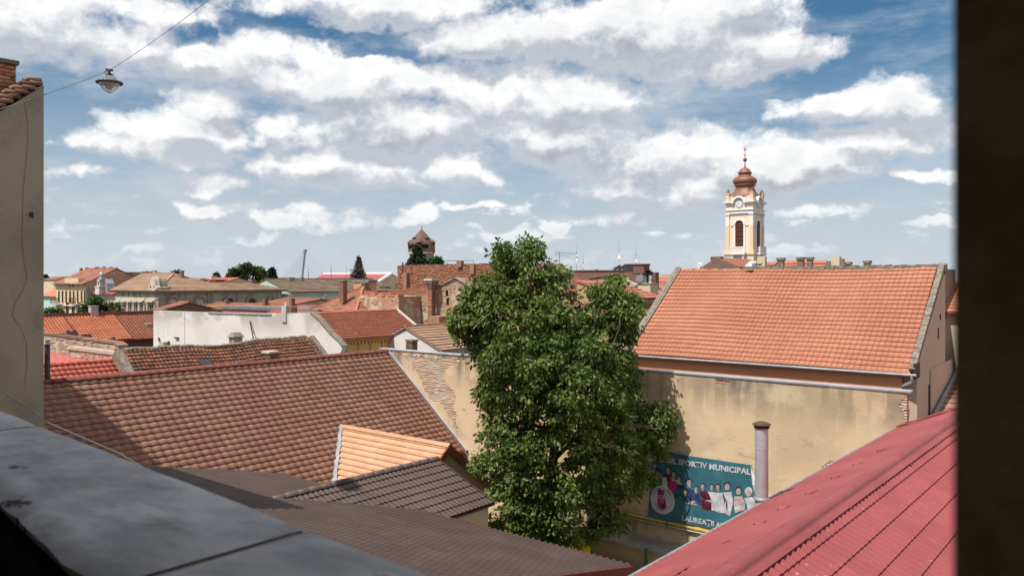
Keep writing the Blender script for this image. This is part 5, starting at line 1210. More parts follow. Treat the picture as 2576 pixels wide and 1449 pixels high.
# chimney in front of the next roof, dark, and the roof with the white gable
c0, c1 = at_d(1036, 876, 50), at_d(1036, 854, 50)
dc = thing('dark_brick_chimney', 'squat sooty brick chimney below the ochre cornice', 'chimney', (c0.x, c0.y, c0.z-2))
obj('shaft', MB().box(c0.x-.26, c0.x+.26, c0.y-.22, c0.y+.22, c0.z-3, c1.z-.1), m_joint_dk, dc)
brick_face(dc, m_brick_dark, 'y-', c0.y-.23, c0.x-.28, c0.x+.28, c0.z-1.2, c1.z-.12, depth=.1); brick_face(dc, m_brick_dark, 'x+', c0.x+.27, c0.y-.23, c0.y+.23, c0.z-1.2, c1.z-.12, depth=.1)
obj('cap', MB().box(c0.x-.32, c0.x+.32, c0.y-.28, c0.y+.28, c1.z-.12, c1.z), m_mortar, dc)
gA, gB = at_d(1052, 825, 55), at_d(1104, 879, 53)
gx1 = gB.x; gy0 = gA.y-.3
house('tan_tile_roof_house', 'house with tan striped tile roof and white gable left of the walnut tree', 'house', gx1-.2, gy0, 6.4, 9, gB.z, gA.z, 'gy', m_white, m_tile_tan, n=10, lift=.07)

# ---------------------------------------------------------------- pavilion, ruins and brick walls in the middle
YP = 40.4
a, b = at_y(788, 777, YP), at_y(896, 779, YP)
zr = at_y(876, 722, YP+3).z
pv_, r_ = house('pavilion', 'tan rendered pavilion with tiled hip roof and one barred window', 'house', b.x, YP, b.x-a.x, 6.0, a.z, zr, 'pyr', m_tan, m_tile_moss, over=.25, n=15, ridge_off=.5, lift=.05, sub=6)
wz = at_y(866, 790, YP); window(pv_, 'y-', YP-.01, wz.x, wz.z, 1.0, .5, m_iron, m_black, False)
c0, c1 = at_d(864, 735, 64), at_d(864, 708, 64); c = obj('chimney', MB().box(c0.x-.26, c0.x+.22, c0.y-.2, c0.y+.2, c0.z-.8, c1.z), m_chim, r_); obj('chimney_cap', MB().box(c0.x-.31, c0.x+.27, c0.y-.25, c0.y+.25, c1.z, c1.z+.10), m_stone_dk, pv_)
YB = 41.6
a, b = at_y(899, 742, YB), at_y(1003, 741, YB)
w1 = thing('patchy_brick_wall', 'ruined wall of patchy brick and old plaster right of the pavilion', 'wall', ((a.x+b.x)/2, YB, 0))
m_ = MB(); m_.box(a.x, b.x, YB, YB+2.4, 0, a.z-.05); obj('wall', m_, m_wall_brick_p, w1)
ragged('broken_crown', a.x, b.x, YB-.02, YB+.5, a.z-.06, a.z+.12, m_brick, w1, .3, .10)
brick_face(w1, m_brick_pale, 'y-', YB-.015, a.x, b.x, a.z-3.6, a.z-.1, lambda x, z: mn.noise((x*.6, 5, z*.6))+.5*mn.noise((x*2, 5, z*2)) > -.08, depth=.08, proud=.035, n_ind=200, vis=lambda p, q: q < 800)
YC = 44.0
a2, b2 = at_y(1003, 748, YC), at_y(1078, 744, YC)
w2 = thing('recessed_brick_wall', 'recessed brick wall with slit windows between the ruin and the tall chimney', 'wall', ((a2.x+b2.x)/2, YC, 0))
m_ = MB(); m_.box(b.x+.01, b2.x, YC, YC+.5, 0, at_y(1060, 744, YC).z); obj('wall', m_, m_wall_brick_p, w2)
brick_face(w2, m_brick_pale, 'y-', YC-.015, b.x+.02, b2.x, a2.z-3.8, a2.z-.1, lambda x, z: mn.noise((x*.6, 8, z*.6))+.5*mn.noise((x*2, 5, z*2)) > .0, depth=.08, proud=.035, n_ind=150, vis=lambda p, q: q < 812)
for px in (1031, 1051): p = at_y(px, 769, YC); obj('slit_window', MB().box(p.x-.12, p.x+.12, YC-.06, YC+.02, p.z-.35, p.z+.35), m_black, w2)
# tall chimney
YT = 43.2
a, b = at_y(1077, 706, YT), at_y(1086, 706, YT)
tc = thing('tall_brick_chimney', 'tall slender brick chimney with flared head in front of the brick ruins', 'chimney', ((a.x+b.x)/2, YT+.3, 0))
zt = at_y(1084, 701, YT).z; cw = (b.x-a.x); cxm = (a.x+b.x)/2
obj('shaft', MB().box(cxm-cw/2, cxm+cw/2, YT, YT+.42, 0, zt-.9), m_wall_brick, tc)
m_ = MB()
for i, (e, z0_, z1_) in enumerate(((.03, -.9, -.72), (.08, -.72, -.55), (.13, -.55, -.38), (.18, -.38, -.16))): m_.box(cxm-cw/2-e, cxm+cw/2+e, YT-e, YT+.42+e, zt+z0_, zt+z1_)
obj('flared_head', m_, m_wall_brick_d, tc); obj('cap', MB().box(cxm-cw/2-.24, cxm+cw/2+.24, YT-.24, YT+.62, zt-.16, zt), m_stone, tc)
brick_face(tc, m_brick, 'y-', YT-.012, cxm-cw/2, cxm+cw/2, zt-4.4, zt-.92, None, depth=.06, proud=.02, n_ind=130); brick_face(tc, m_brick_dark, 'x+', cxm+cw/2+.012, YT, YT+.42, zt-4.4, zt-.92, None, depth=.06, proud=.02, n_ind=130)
# brick gable wall right of the chimney
a3, ap, b3 = at_y(1093, 755, YC), at_y(1148, 700, YC), at_y(1212, 738, YC)
w3 = thing('brick_gable_wall', 'pale brick gable end with a slit window half behind the walnut tree', 'wall', ((a3.x+b3.x)/2, YC, 0))
gl = at_y(1094, 736, YC)
m_ = MB(); m_.prism([(b2.x+.01, YC+.002, 0), (b3.x, YC+.002, 0), (b3.x, YC+.002, b3.z), ap, (b2.x+.01, YC+.002, gl.z)], (0, .5, 0)); obj('wall', m_, m_wall_brick_p, w3)
def gz3(x): return ap.z+(b3.z-ap.z)*(x-ap.x)/(b3.x-ap.x) if x > ap.x else gl.z+(ap.z-gl.z)*(x-b2.x)/(ap.x-b2.x)
brick_face(w3, m_brick_pale, 'y-', YC-.012, b2.x+.02, b3.x, gl.z-3.5, ap.z, lambda x, z: z < gz3(x)-.1 and (mn.noise((x*.5, 8, z*.5))+.5*mn.noise((x*2, 5, z*2)) > -.12 and z > gl.z-2.2+.5*mn.noise((x, 0, 0))), depth=.08, proud=.03, n_ind=200)
m_ = MB(); m_.bar((ap.x, YC+.1, ap.z+.05), (b3.x, YC+.1, b3.z+.05), .5, .08); m_.bar((b2.x, YC+.1, gl.z+.05), (ap.x, YC+.1, ap.z+.05), .5, .08); obj('coping', m_, m_stone_dk, w3)
m_ = MB(); courses(m_, (b3.x+1.5, YC+.3, b3.z-.6), (b3.x+1.5, YC+8, b3.z-.6), (ap.x, YC+8, ap.z), (ap.x, YC+.3, ap.z), 9, .06, 4); obj('roof', m_, m_tile_far, w3)
for (px, py) in ((1125, 737), (1127, 758)): p = at_y(px, py, YC); obj('slit_window', MB().box(p.x-.11, p.x+.11, YC-.06, YC+.02, p.z-.22, p.z+.22), m_black, w3)
p = at_y(1101, 803, YC-1.0); obj('chimney_stub', MB().box(p.x-.55, p.x+.55, YC-1.4, YC-.01, 0, at_y(1101, 795, YC-1).z), m_wall_brick, w3)
# tile roof behind the patchy wall
a, b, c = at_y(893, 742, YB+.6), at_y(1076, 741, YC+.5), at_y(1073, 716, YC+5.5)
m_tr = thing('old_red_roof', 'strip of old red tiled roof above the patchy brick wall', 'roof', ((a.x+b.x)/2, YC+3, a.z-1))
m_ = MB(); courses(m_, (a.x, YC-1.9, a.z-.10), (b.x, YC+.4, a.z-.10), (b.x, YC+5.5, c.z), (a.x+.3, YC+4.6, c.z-.3), 9, .08, 14); obj('tile_courses', m_, m_tile_moss, m_tr)
m_ = MB(); m_.box(a.x, b.x, YC+2.6, YC+5.4, 0, a.z-.3); obj('wall', m_, m_wall_brick_d, m_tr)
for (px, py, dd, hh) in ((970, 726, 0, 0), ): 
    p = at_y(px, py, YC+2.8); obj('skylight', MB().box(p.x-.35, p.x+.35, p.y-.4, p.y+.3, p.z+.02, p.z+.16), m_wood, m_tr)
p, q_ = at_d(918, 735, 66), at_d(918, 711, 66); cc = thing('chimney_stack', 'brown brick chimney on the ridge right of the pavilion', 'chimney', (p.x, p.y, p.z-1)); obj('shaft', MB().box(p.x-.25, p.x+.25, p.y-.2, p.y+.2, p.z-1.2, q_.z-.10), m_chim, cc); obj('cap', MB().box(p.x-.30, p.x+.30, p.y-.25, p.y+.25, q_.z-.10, q_.z), m_stone_dk, cc)
# salmon house strip and grey roofs further back (between the pavilion and the sky)
a, b = at_d(866, 728, 90), at_d(912, 712, 90)
house('salmon_wall_house', 'flat salmon rendered house wall behind the pavilion chimney', 'house', b.x+.2, a.y+2, 2.6, 1.2, at_d(890, 710, 90).z, 0, 'flat', m_salmon, m_stone_dk)
# big upper brick wall
YU = 54.0
a, b = at_y(1000, 668, YU), at_y(1250, 664, YU)
w4 = thing('upper_brick_wall', 'tall bare orange brick wall on the skyline below the water tower', 'wall', ((a.x+b.x)/2, YU, 0))
obj('wall', MB().box(a.x, b.x+3, YU, YU+.6, 0, a.z-.08), m_joint, w4)
brick_face(w4, m_brick, 'y-', YU-.02, a.x, b.x+2.5, a.z-2.6, a.z-.05, None, depth=.1, proud=.04, n_ind=300)
ragged('broken_crown', a.x, b.x+3, YU-.03, YU+.5, a.z-.1, a.z+.04, m_brick_dark, w4, .35, .07)
for (px0, px1, pyt, pyb) in ((1147, 1167, 657, 672), (1181, 1197, 664, 690)):
    p, q_ = at_y(px0, pyt, YU-.3), at_y(px0+.6*(px1-px0), pyt, YU-.3); obj('chimney_stub', MB().box(p.x, q_.x, YU-.25, YU+.15, at_y(px0, pyb, YU).z, p.z), m_wall_brick, w4)
p, q_ = at_y(1012, 713, YU-.5), at_y(1024, 686, YU-.5); obj('buttress_chimney', MB().box(p.x, q_.x-.15, YU-.45, YU-.03, 0, q_.z), m_wall_brick, w4)
p, q_ = at_y(1013, 690, YU-.4), at_y(1013, 660, YU-.4); obj('flue', MB().tube([p, (p.x, p.y, q_.z)], .07, 8), m_iron, w4)
p, q_, r2 = at_y(1114, 663, YU+2), at_y(1191, 655, YU+2), at_y(1191, 665, YU+2); sw = thing('clothes_line', 'thin wire on posts strung above the upper brick wall', 'wire', p); m_ = MB(); m_.tube([(p.x, p.y, at_y(1114, 657, YU+2).z), q_], .025, 4); obj('wire', m_, m_wire, sw); obj('post', MB().tube([q_, r2], .03, 5), m_wire_l, sw)
def cbox(p0_, p1_, pyt, y, z0, fr=.55, dz=0.0, m=None, cap=None):
    """chimney box whose front and right side together fill the measured width"""
    a, b = at_y(p0_, pyt, y), at_y(p0_+fr*(p1_-p0_), pyt, y); c = at_x(p1_, pyt, b.x)
    return (a.x, b.x, y, max(c.y, y+.1)), a.z
# ---------------------------------------------------------------- town behind the hall: chimneys, church tower
def zpx(px, py, y): return at_y(px, py, y).z
YK = HY1+1.6
bk = thing('back_house_row', 'red roofed house row with many chimneys behind the hall ridge', 'house', (-13, YK+4, 0))
xa, xb = at_y(1905, 660, YK).x, at_y(2290, 660, YK).x
obj('wall', MB().box(xa, xb+.5, YK-.7, YK+7, 0, zpx(2100, 676, YK)), m_joint_dk, bk)
for (p0_, p1_, py) in ((1926, 1955, 660), (1976, 2082, 656)):
    a, b = at_y(p0_, py, YK+3), at_y(p1_, py, YK+3); m_ = MB(); courses(m_, (a.x-.3, YK+.6, a.z-1.3), (b.x+.3, YK+.6, b.z-1.3), (b.x, YK+3, b.z), (a.x, YK+3, a.z), 7, .06, 4); obj('roof', m_, m_tile_mid, bk)
m_lich = brickmat('lichen_brick', (.25, .14, .085), (.20, .11, .07), (.27, .22, .16), dirt=.5, plaster=(.30, .25, .17), pscale=2.0, plo=.52, phi=.62)
for i, (p0_, p1_, py, M_, cap) in enumerate(((1905, 1929, 645, m_cream, 0), (1955, 1974, 649, m_lich, 1), (2005, 2024, 647, m_lich, 1), (2030, 2046, 647, m_lich, 1), (2078, 2090, 657, m_lich, 0), (2090, 2117, 646, m_cream, 0), (2117, 2125, 651, m_lich, 0), (2127, 2142, 659, m_lich, 1), (2173, 2191, 656, m_lich, 1))):
    yk = YK-.3+.25*(i % 3); (xa_, xb_, ya_, yb_), zt_ = cbox(p0_, p1_, py, yk, 5, .8)
    c = obj('chimney', MB().box(xa_, xb_, ya_, yb_, 5, zt_-(.09 if cap else 0)), M_, bk)
    if cap: obj('chimney_cap', MB().box(xa_-.04, xb_+.04, ya_-.04, yb_+.04, zt_-.12, zt_), m_mortar, bk)
# brick gable left of the tower
YG = 60.0
a, ap, b = at_y(1765, 677, YG), at_y(1803, 651, YG), at_y(1828, 662, YG)
gb = thing('brick_gable_house', 'dark brick gable with small chimney left of the church tower', 'house', (ap.x, YG+3, 0))
m_ = MB(); m_.prism([(a.x, YG, 0), (b.x+1, YG, 0), (b.x+1, YG, b.z-.4), ap, (a.x, YG, a.z)], (0, 6, 0)); obj('wall', m_, m_wall_brick_d, gb)
m_ = MB(); m_.prism([a, ap, ap+Vector((0, 0, .12)), a+Vector((-.1, 0, .1))], (0, 6.2, 0)); m_.prism([ap, (b.x+1, YG, b.z-.4), (b.x+1.1, YG, b.z-.3), ap+Vector((0, 0, .12))], (0, 6.2, 0)); obj('roof', m_, m_tile_far, gb)
c0 = at_y(1806, 646, YG+.5); obj('chimney', MB().box(c0.x-.45, c0.x+.4, YG+.1, YG+.7, ap.z-.5, c0.z), m_chim, gb)
def dish(name, label, p, r, M_, facing=(-.3, -1, .35), group=None, pole=1.5):
    d = thing(name, label, 'satellite dish', (p.x, p.y, p.z-pole), group); f = Vector(facing).normalized(); R_ = f.to_track_quat('Z', 'Y').to_matrix()
    m_ = MB(); m_.lathe([(r*.05, 0), (r*.5, .05*r), (r*.8, .14*r), (r, .24*r), (r*.98, .26*r), (r*.5, .08*r), (r*.04, .03*r)], (0, 0, 0), 16); m_.v = [tuple(R_ @ Vector(v)+p) for v in m_.v]; obj('reflector', m_, M_, d)
    m_ = MB(); m_.bar(p, p+f*r*.9-Vector((0, 0, r*.2)), .03); obj('feed_arm', m_, m_wire_l, d)
    m_ = MB(); m_.tube([p-f*.05, (p.x, p.y+.1, p.z-pole)], .03, 6); obj('mast', m_, m_wire_l, d)
m_dish = mat('dish_enamel', (.66, .60, .57), rough=.5)
dish('satellite_dish', 'pale pink satellite dish above the hall ridge left of tower', at_y(1761, 667, HY1+1), .14, m_dish)
# white dormer box in front of tower base
p, q_ = at_y(1874, 675, 50), at_y(1902, 657, 50); dm = thing('white_dormer', 'small white rounded dormer box peeking over the hall ridge', 'dormer', (p.x, 50, p.z-2)); m_ = MB(); m_.prism([(p.x, 50, p.z-3), (q_.x, 50, p.z-3), (q_.x, 50, q_.z), (p.x+.3, 50, q_.z), (p.x, 50, q_.z-.3)], (0, 1.5, 0)); obj('box', m_, m_white_pnt, dm); obj('side_panel', MB().box(q_.x-.25, q_.x+.02, 49.96, 51, p.z-3, q_.z-.12), m_zinc_dull, dm)

# church tower: square shaft on the street grid
TD = 150.0
tcx = at_d(1874, 600, TD); TX, TY = tcx.x, tcx.y
def tz(c): return 37.9-.01996*c               # height from a row of the close-up
ct = thing('church_tower', 'cream baroque church tower with copper onion dome and clock', 'church tower', (TX, TY, 0))
m_tcream = mat('tower_cream_render', (.76, .62, .46), (.72, .58, .43), vary=(.2, 4, .35, .65), rough=.85)
m_tpeach = mat('tower_peach_render', (.72, .53, .38), rough=.85)
m_twhite = mat('tower_white_trim', (.74, .72, .72), rough=.8)
m_copper = mat('brown_copper', (.24, .095, .055), (.20, .08, .05), rough=.5, spec=.4, vary=(.8, 4, .35, .65))
m_louver = mat('dark_louvre_wood', (.065, .03, .022), rough=.8)
hwT = 2.62
def sq(mb, h_, z0_, z1_): return mb.box(TX-h_, TX+h_, TY-h_, TY+h_, z0_, z1_)
obj('base', sq(MB(), hwT+.22, 0, tz(1118)), m_tcream, ct)
obj('string_course', sq(MB(), hwT+.42, tz(1118), tz(1102)), m_tpeach, ct)
obj('shaft', sq(MB(), hwT-.14, tz(1102), tz(735)), m_tcream, ct)
for sx in (-1, 1):
    for sy in (-1, 1):
        e = hwT-.30
        m_ = MB(); m_.box(TX+sx*e-.36, TX+sx*e+.36, TY+sy*e-.36, TY+sy*e+.36, tz(1102), tz(845)); p_ = obj('pilaster', m_, m_tpeach, ct)
        m_ = MB(); m_.box(TX+sx*e-.36, TX+sx*e+.36, TY+sy*e-.36, TY+sy*e+.36, tz(845), tz(750)); obj('panel', m_, m_twhite, p_)
        m_ = MB(); m_.box(TX+sx*e-.46, TX+sx*e+.46, TY+sy*e-.46, TY+sy*e+.46, tz(750), tz(735)); obj('capital', m_, m_tpeach, p_)
        m_ = MB(); m_.box(TX+sx*e-.48, TX+sx*e+.48, TY+sy*e-.48, TY+sy*e+.48, tz(1102), tz(1075)); obj('foot', m_, m_tpeach, p_)
obj('frieze', sq(MB(), hwT+.12, tz(735), tz(728)).box(TX-hwT-.05, TX+hwT+.05, TY-hwT-.05, TY+hwT+.05, tz(728), tz(705)), m_twhite, ct)
obj('frieze_ledge', sq(MB(), hwT+.25, tz(705), tz(697)), m_twhite, ct)
obj('clock_stage', sq(MB(), hwT-.02, tz(697), tz(645)), m_tcream, ct)
cn = sq(MB(), hwT-.02, tz(645), tz(622))
for sx in (-1, 1):                              # the cornice breaks round the clock hoods
    for sy in (-1, 1):
        for (e, z0_, z1_) in ((.2, tz(645), tz(634)), (.45, tz(634), tz(622))):
            cn.box(*sorted((TX+sx*1.36, TX+sx*(hwT+e))), *sorted((TY+sy*1.36, TY+sy*(hwT+e))), z0_, z1_)
obj('cornice', cn, m_twhite, ct)
obj('attic', sq(MB(), hwT-.25, tz(622), tz(568)), m_tcream, ct)
def arch_pts(c, r, zs_, zb, n=14): return [(c-r, zb), (c+r, zb)]+[(c+r*math.cos(t), zs_+r*math.sin(t)) for t in [math.pi*i/n for i in range(n+1)]]
def face_xy(face, a, d, z):                     # a along the face, d outwards
    return (TX+a, TY-d, z) if face == 'y-' else (TX+d, TY+a, z)
def onface(mb, face, poly, d0, d1):
    p = [face_xy(face, a, d0, z) for a, z in poly]; v = Vector(face_xy(face, 0, d1, 0))-Vector(face_xy(face, 0, d0, 0)); mb.prism(p if face == 'y-' else p, v); return mb
for face in ('y-', 'x+'):
    d0 = hwT-.14
    fr = MB()
    zs_ = tz(838); r0, r1 = .80, 1.12; N = 14
    outer = [(r1*math.cos(math.pi*i/N), zs_+r1*math.sin(math.pi*i/N)) for i in range(N+1)]; inner = [(r0*math.cos(math.pi*i/N), zs_+r0*math.sin(math.pi*i/N)) for i in range(N+1)]
    for i in range(N): onface(fr, face, [inner[i], outer[i], outer[i+1], inner[i+1]], d0, d0+.22)
    for s in (-1, 1): onface(fr, face, [(s*r0, tz(1045)), (s*r1, tz(1045)), (s*r1, zs_), (s*r0, zs_)], d0, d0+.14)
    for s in (-1, 1): onface(fr, face, [(s*1.12, tz(848)), (s*1.70, tz(848)), (s*1.70, tz(838)), (s*1.12, tz(838))], d0, d0+.16)
    wn = obj('belfry_window', fr, m_twhite, ct)
    m_ = MB(); onface(m_, face, arch_pts(0, r0, zs_, tz(1045)), d0, d0+.012); obj('opening', m_, m_louver, wn)
    for k in range(16):
        z = tz(1045)+.15+k*.29; hw_ = r0 if z < zs_ else math.sqrt(max(.02, r0*r0-(z-zs_)**2))
        m_ = MB(); onface(m_, face, [(-hw_, z), (hw_, z), (hw_, z+.12), (-hw_, z+.12)], d0+.012, d0+.09); obj('slat', m_, m_wood_red if k % 3 else m_wood, wn)
    # balcony
    bl = MB(); onface(bl, face, [(-1.42, tz(1118)), (1.42, tz(1118)), (1.42, tz(1100)), (-1.42, tz(1100))], hwT, hwT+.95); bc = obj('balcony', bl, m_twhite, ct)
    m_ = MB(); onface(m_, face, [(-1.36, tz(1052)), (1.36, tz(1052)), (1.36, tz(1044)), (-1.36, tz(1044))], hwT+.7, hwT+.92); obj('rail', m_, m_twhite, bc)
    for k in range(9): a = -1.15+k*.2875; p = face_xy(face, a, hwT+.8, 0); m_ = MB(); m_.lathe([(.05, tz(1100)), (.09, tz(1090)), (.06, tz(1075)), (.04, tz(1060)), (.06, tz(1052))], (p[0], p[1], 0), 6); obj('baluster', m_, m_twhite, bc)
    for s in (-1, 1): m_ = MB(); onface(m_, face, [(s*1.33-.14, tz(1100)), (s*1.33+.14, tz(1100)), (s*1.33+.14, tz(1044)), (s*1.33-.14, tz(1044))], hwT+.68, hwT+.94); obj('rail_post', m_, m_twhite, bc); m_ = MB(); onface(m_, face, [(s*1.0-.16, tz(1160)), (s*1.0+.16, tz(1160)), (s*1.0+.16, tz(1118)), (s*1.0-.16, tz(1118))], hwT+.2, hwT+.7); obj('bracket', m_, m_twhite, bc)
    # clock with round hood
    zc = tz(640); ck = MB(); onface(ck, face, [(.74*math.cos(2*math.pi*i/24), zc+.74*math.sin(2*math.pi*i/24)) for i in range(24)], hwT-.02, hwT+.16); c_ = obj('clock_face', ck, m_twhite, ct)
    for k in range(12):
        t = math.pi*k/6; m_ = MB(); ux, uz = math.cos(t), math.sin(t); onface(m_, face, [(.47*ux-.035*uz, zc+.47*uz+.035*ux), (.47*ux+.035*uz, zc+.47*uz-.035*ux), (.66*ux+.05*uz, zc+.66*uz-.05*ux), (.66*ux-.05*uz, zc+.66*uz+.05*ux)], hwT+.16, hwT+.18); obj('hour_mark', m_, m_black, c_)
    for (t, L, wd) in ((math.radians(222), .30, .06), (math.radians(84), .44, .045)):
        ux, uz = math.cos(t), math.sin(t); m_ = MB(); onface(m_, face, [(-.06*ux-wd*uz, zc-.06*uz+wd*ux), (-.06*ux+wd*uz, zc-.06*uz-wd*ux), (L*ux, zc+L*uz)], hwT+.18, hwT+.20); obj('clock_hand', m_, m_black, c_)
    hd = MB(); R0, R1 = 1.0, 1.38; zh = tz(640)
    for i in range(16):
        t0, t1 = math.pi*(i/16), math.pi*((i+1)/16); onface(hd, face, [(R0*math.cos(t0), zh+R0*math.sin(t0)), (R1*math.cos(t0), zh+R1*math.sin(t0)), (R1*math.cos(t1), zh+R1*math.sin(t1)), (R0*math.cos(t1), zh+R0*math.sin(t1))], hwT-.1, hwT+.48)
    obj('clock_hood', hd, m_twhite, ct)
    m_ = MB(); onface(m_, face, arch_pts(0, 1.0, tz(640), tz(645), 14), hwT-.26, hwT-.0); obj('hood_back', m_, m_twhite, ct)
m_ = MB(); onface(m_, 'y-', arch_pts(-.0, .62, tz(1225), tz(1300)), hwT+.22, hwT+.25); obj('lower_window', m_, m_louver, ct)
m_ = MB(); onface(m_, 'y-', [(-1.5, tz(1172)), (1.5, tz(1172)), (1.5, tz(1160)), (-1.5, tz(1160))], hwT+.22, hwT+.42); obj('lower_ledge', m_, m_twhite, ct)
for sx in (-1, 1):
    for sy in (-1, 1):
        e = hwT-.3; x, y = TX+sx*e, TY+sy*e
        pd_ = obj('corner_pedestal', MB().box(x-.42, x+.42, y-.42, y+.42, tz(622), tz(606)).box(x-.33, x+.33, y-.33, y+.33, tz(606), tz(552)).box(x-.42, x+.42, y-.42, y+.42, tz(552), tz(542)), m_tpeach, ct)
        m_ = MB(); m_.lathe([(.36, tz(542)), (.36, tz(530)), (.2, tz(526)), (.30, tz(518)), (.12, tz(508)), (.06, tz(500))], (x, y, 0), 8); obj('urn', m_, m_copper, pd_)
def lobed(prof, n=32, sqf=.0):
    m_ = MB(); vs = []; fs = []; m_.smooth = False
    for (r, z, s_) in prof:
        for k in range(n):
            t = 2*math.pi*k/n; c, s = math.cos(t), math.sin(t)
            q = (abs(c)**4+abs(s)**4)**-.25; rr = r*((1-s_)+s_*q)*(1-.03*abs(math.sin(4*t)))
            vs.append((TX+rr*c, TY+rr*s, z))
    for i in range(len(prof)-1):
        for k in range(n): k2 = (k+1) % n; fs.append((i*n+k, i*n+k2, (i+1)*n+k2, (i+1)*n+k))
    fs.append(tuple(range(n-1, -1, -1))); m_.smooth = True; m_.raw(vs, fs); return m_
obj('dome', lobed([(2.55, tz(575), 1), (2.35, tz(560), 1), (2.0, tz(535), .9), (1.75, tz(510), .8), (1.62, tz(485), .6), (1.62, tz(470), .5), (1.95, tz(466), .5), (1.95, tz(460), .5), (1.75, tz(458), .4), (2.05, tz(445), .3), (2.2, tz(430), .25), (2.2, tz(415), .25), (2.0, tz(398), .25), (1.6, tz(384), .3), (1.25, tz(374), .3), (1.08, tz(364), .3), (1.05, tz(356), .3), (1.30, tz(350), .4), (1.30, tz(342), .4), (1.12, tz(338), .3), (1.02, tz(322), .2), (.75, tz(306), .1), (.35, tz(297), 0), (.14, tz(293), 0), (.12, tz(285), 0)]), m_copper, ct)
m_ = MB(); m_.lathe([(.18, tz(293)), (.10, tz(270)), (.07, tz(240)), (.3, tz(234)), (.37, tz(222)), (.3, tz(208)), (.1, tz(202)), (.05, tz(190)), (.045, tz(100)), (.01, tz(84))], (TX, TY, 0), 12); sp_ = obj('spire', m_, m_copper, ct)
m_ = MB()
for k in range(4): t = math.pi*k/4; ux, uz = math.cos(t), math.sin(t); z = tz(126); m_.bar((TX-.32*ux, TY, z-.32*uz), (TX+.32*ux, TY, z+.32*uz), .06)
obj('star', m_, m_copper, sp_)
m_ = MB(); z = tz(178); m_.prism([(TX-.28, TY, z), (TX+.12, TY, z-.16), (TX+.2, TY, z+.1), (TX-.05, TY, z+.05), (TX-.2, TY, z+.25)], (0, .04, 0)); obj('weather_cock', m_, m_copper, sp_)

# right edge: houses glimpsed beyond the hall gable
t_, r_ = house('lean_to_house', 'low house with dark red tiles touching the hall gable at right edge', 'house', -.5, 33.0, 6.2, 6.0, 5.55, 7.3, 'my', m_cream, m_tile_brown, n=14, sub=10, over=.4)
m_ = MB(); m_.bar((-6.66, 33.0, 5.72), (-6.66, 39.0, 7.47), .10, .14); obj('flashing', m_, m_zinc_dull, t_)
t_, r_ = house('cream_back_house', 'cream house with orange roof glimpsed right of the hall gable', 'house', 2.0, 42.0, 10.2, 7, at_y(2392, 781, 42).z, at_y(2392, 716, 45.5).z, 'gx', m_cream, m_tile_hall, n=9, sub=10)
t_, r_ = house('red_roof_lower_house', 'lower red roof below the cream house at the right edge', 'house', 1.0, 38.9+.3, 7.6, 2.6, at_y(2392, 902, 39.3).z, at_y(2392, 850, 41.5).z, 'my', m_joint_dk, m_tile_mid, n=6, sub=6, over=.2)

# ---------------------------------------------------------------- street front in the left distance
# green-grey palace
C = at_d(398, 732, 95.0); zE = C.z
Lp, Rp = at_y(290, 732, C.y), at_x(709, 730, C.x)
PX0, PX1, PY0, PY1 = Lp.x, C.x, C.y, Rp.y
pl = thing('green_grey_palace', 'long pale grey-green corner palace with ornate windows and tan tiled roof', 'building', ((PX0+PX1)/2, (PY0+PY1)/2, 0))
obj('wall', MB().box(PX0, PX1, PY0, PY1, 0, zE-.25), m_palace, pl)
obj('cornice', MB().box(PX0-.35, PX1+.35, PY0-.35, PY1+.35, zE-.25, zE-.02), m_stone_dk, pl)
zr1 = at_d(396, 688, 100).z; zr2 = at_d(600, 711, 103).z
e = .5; ymid = PY0+5.0
R1, R2 = at_y(356, 689, ymid), at_y(437, 689, ymid)
xa, xb = R1.x, min(R2.x, PX1-3.2)
m_ = MB()
courses(m_, (PX0-e, PY0-e, zE), (PX1+e, PY0-e, zE), (xb, ymid, zr1), (xa, ymid, zr1), 14, .06, 12)
courses(m_, (PX1+e, PY0-e, zE), (PX1+e, PY0+10, zE), (xb, ymid+.3, zr1), (xb, ymid, zr1), 14, .06, 8)
courses(m_, (PX0-e, PY0+10, zE), (PX0-e, PY0-e, zE), (xa, ymid, zr1), (xa, ymid+.3, zr1), 10, .06)
m_.bar((PX1+e, PY0-e, zE+.1), (xb, ymid, zr1+.05), .3, .15); m_.bar((xa, ymid, zr1+.05), (xb, ymid, zr1+.05), .3, .15)
r_ = obj('roof', m_, m_tile_tan, pl)
m_ = MB(); wr = 5.0
courses(m_, (PX1+e, PY0+3, zE), (PX1+e, PY1+e, zE), (PX1+e-wr, PY1-2.5, zr2), (PX1+e-wr, PY0+3, zr2), 9, .06, 26)
courses(m_, (PX1+e, PY1+e, zE), (PX1+e-2*wr, PY1+e, zE), (PX1+e-wr, PY1-2.5, zr2), (PX1+e-wr, PY1-2.5, zr2), 9, .06)
courses(m_, (PX1+e-2*wr, PY1+e, zE), (PX1+e-2*wr, PY0+3, zE), (PX1+e-wr, PY0+3, zr2), (PX1+e-wr, PY1-2.5, zr2), 9, .06)
m_.bar((PX1+e-wr, PY0+8, zr2+.04), (PX1+e-wr, PY1-2.5, zr2+.04), .25, .14); obj('side_roof', m_, m_tile_tan, pl)
for (p0_, p1_, pyt, M_) in ((359, 374, 683, m_chim), (377, 383, 683, m_chim), (384, 395, 681, m_stone), (430, 442, 681, m_chim), (451, 463, 681, m_chim)):
    (xa_, xb_, ya_, yb_), zt_ = cbox(p0_, p1_, pyt, ymid+.2, 0); c = obj('chimney', MB().box(xa_, xb_, ya_, yb_, zr1-1.2, zt_-.08), M_, r_); obj('chimney_cap', MB().box(xa_-.06, xb_+.06, ya_-.06, yb_+.06, zt_-.08, zt_+.02), m_stone_dk, pl)
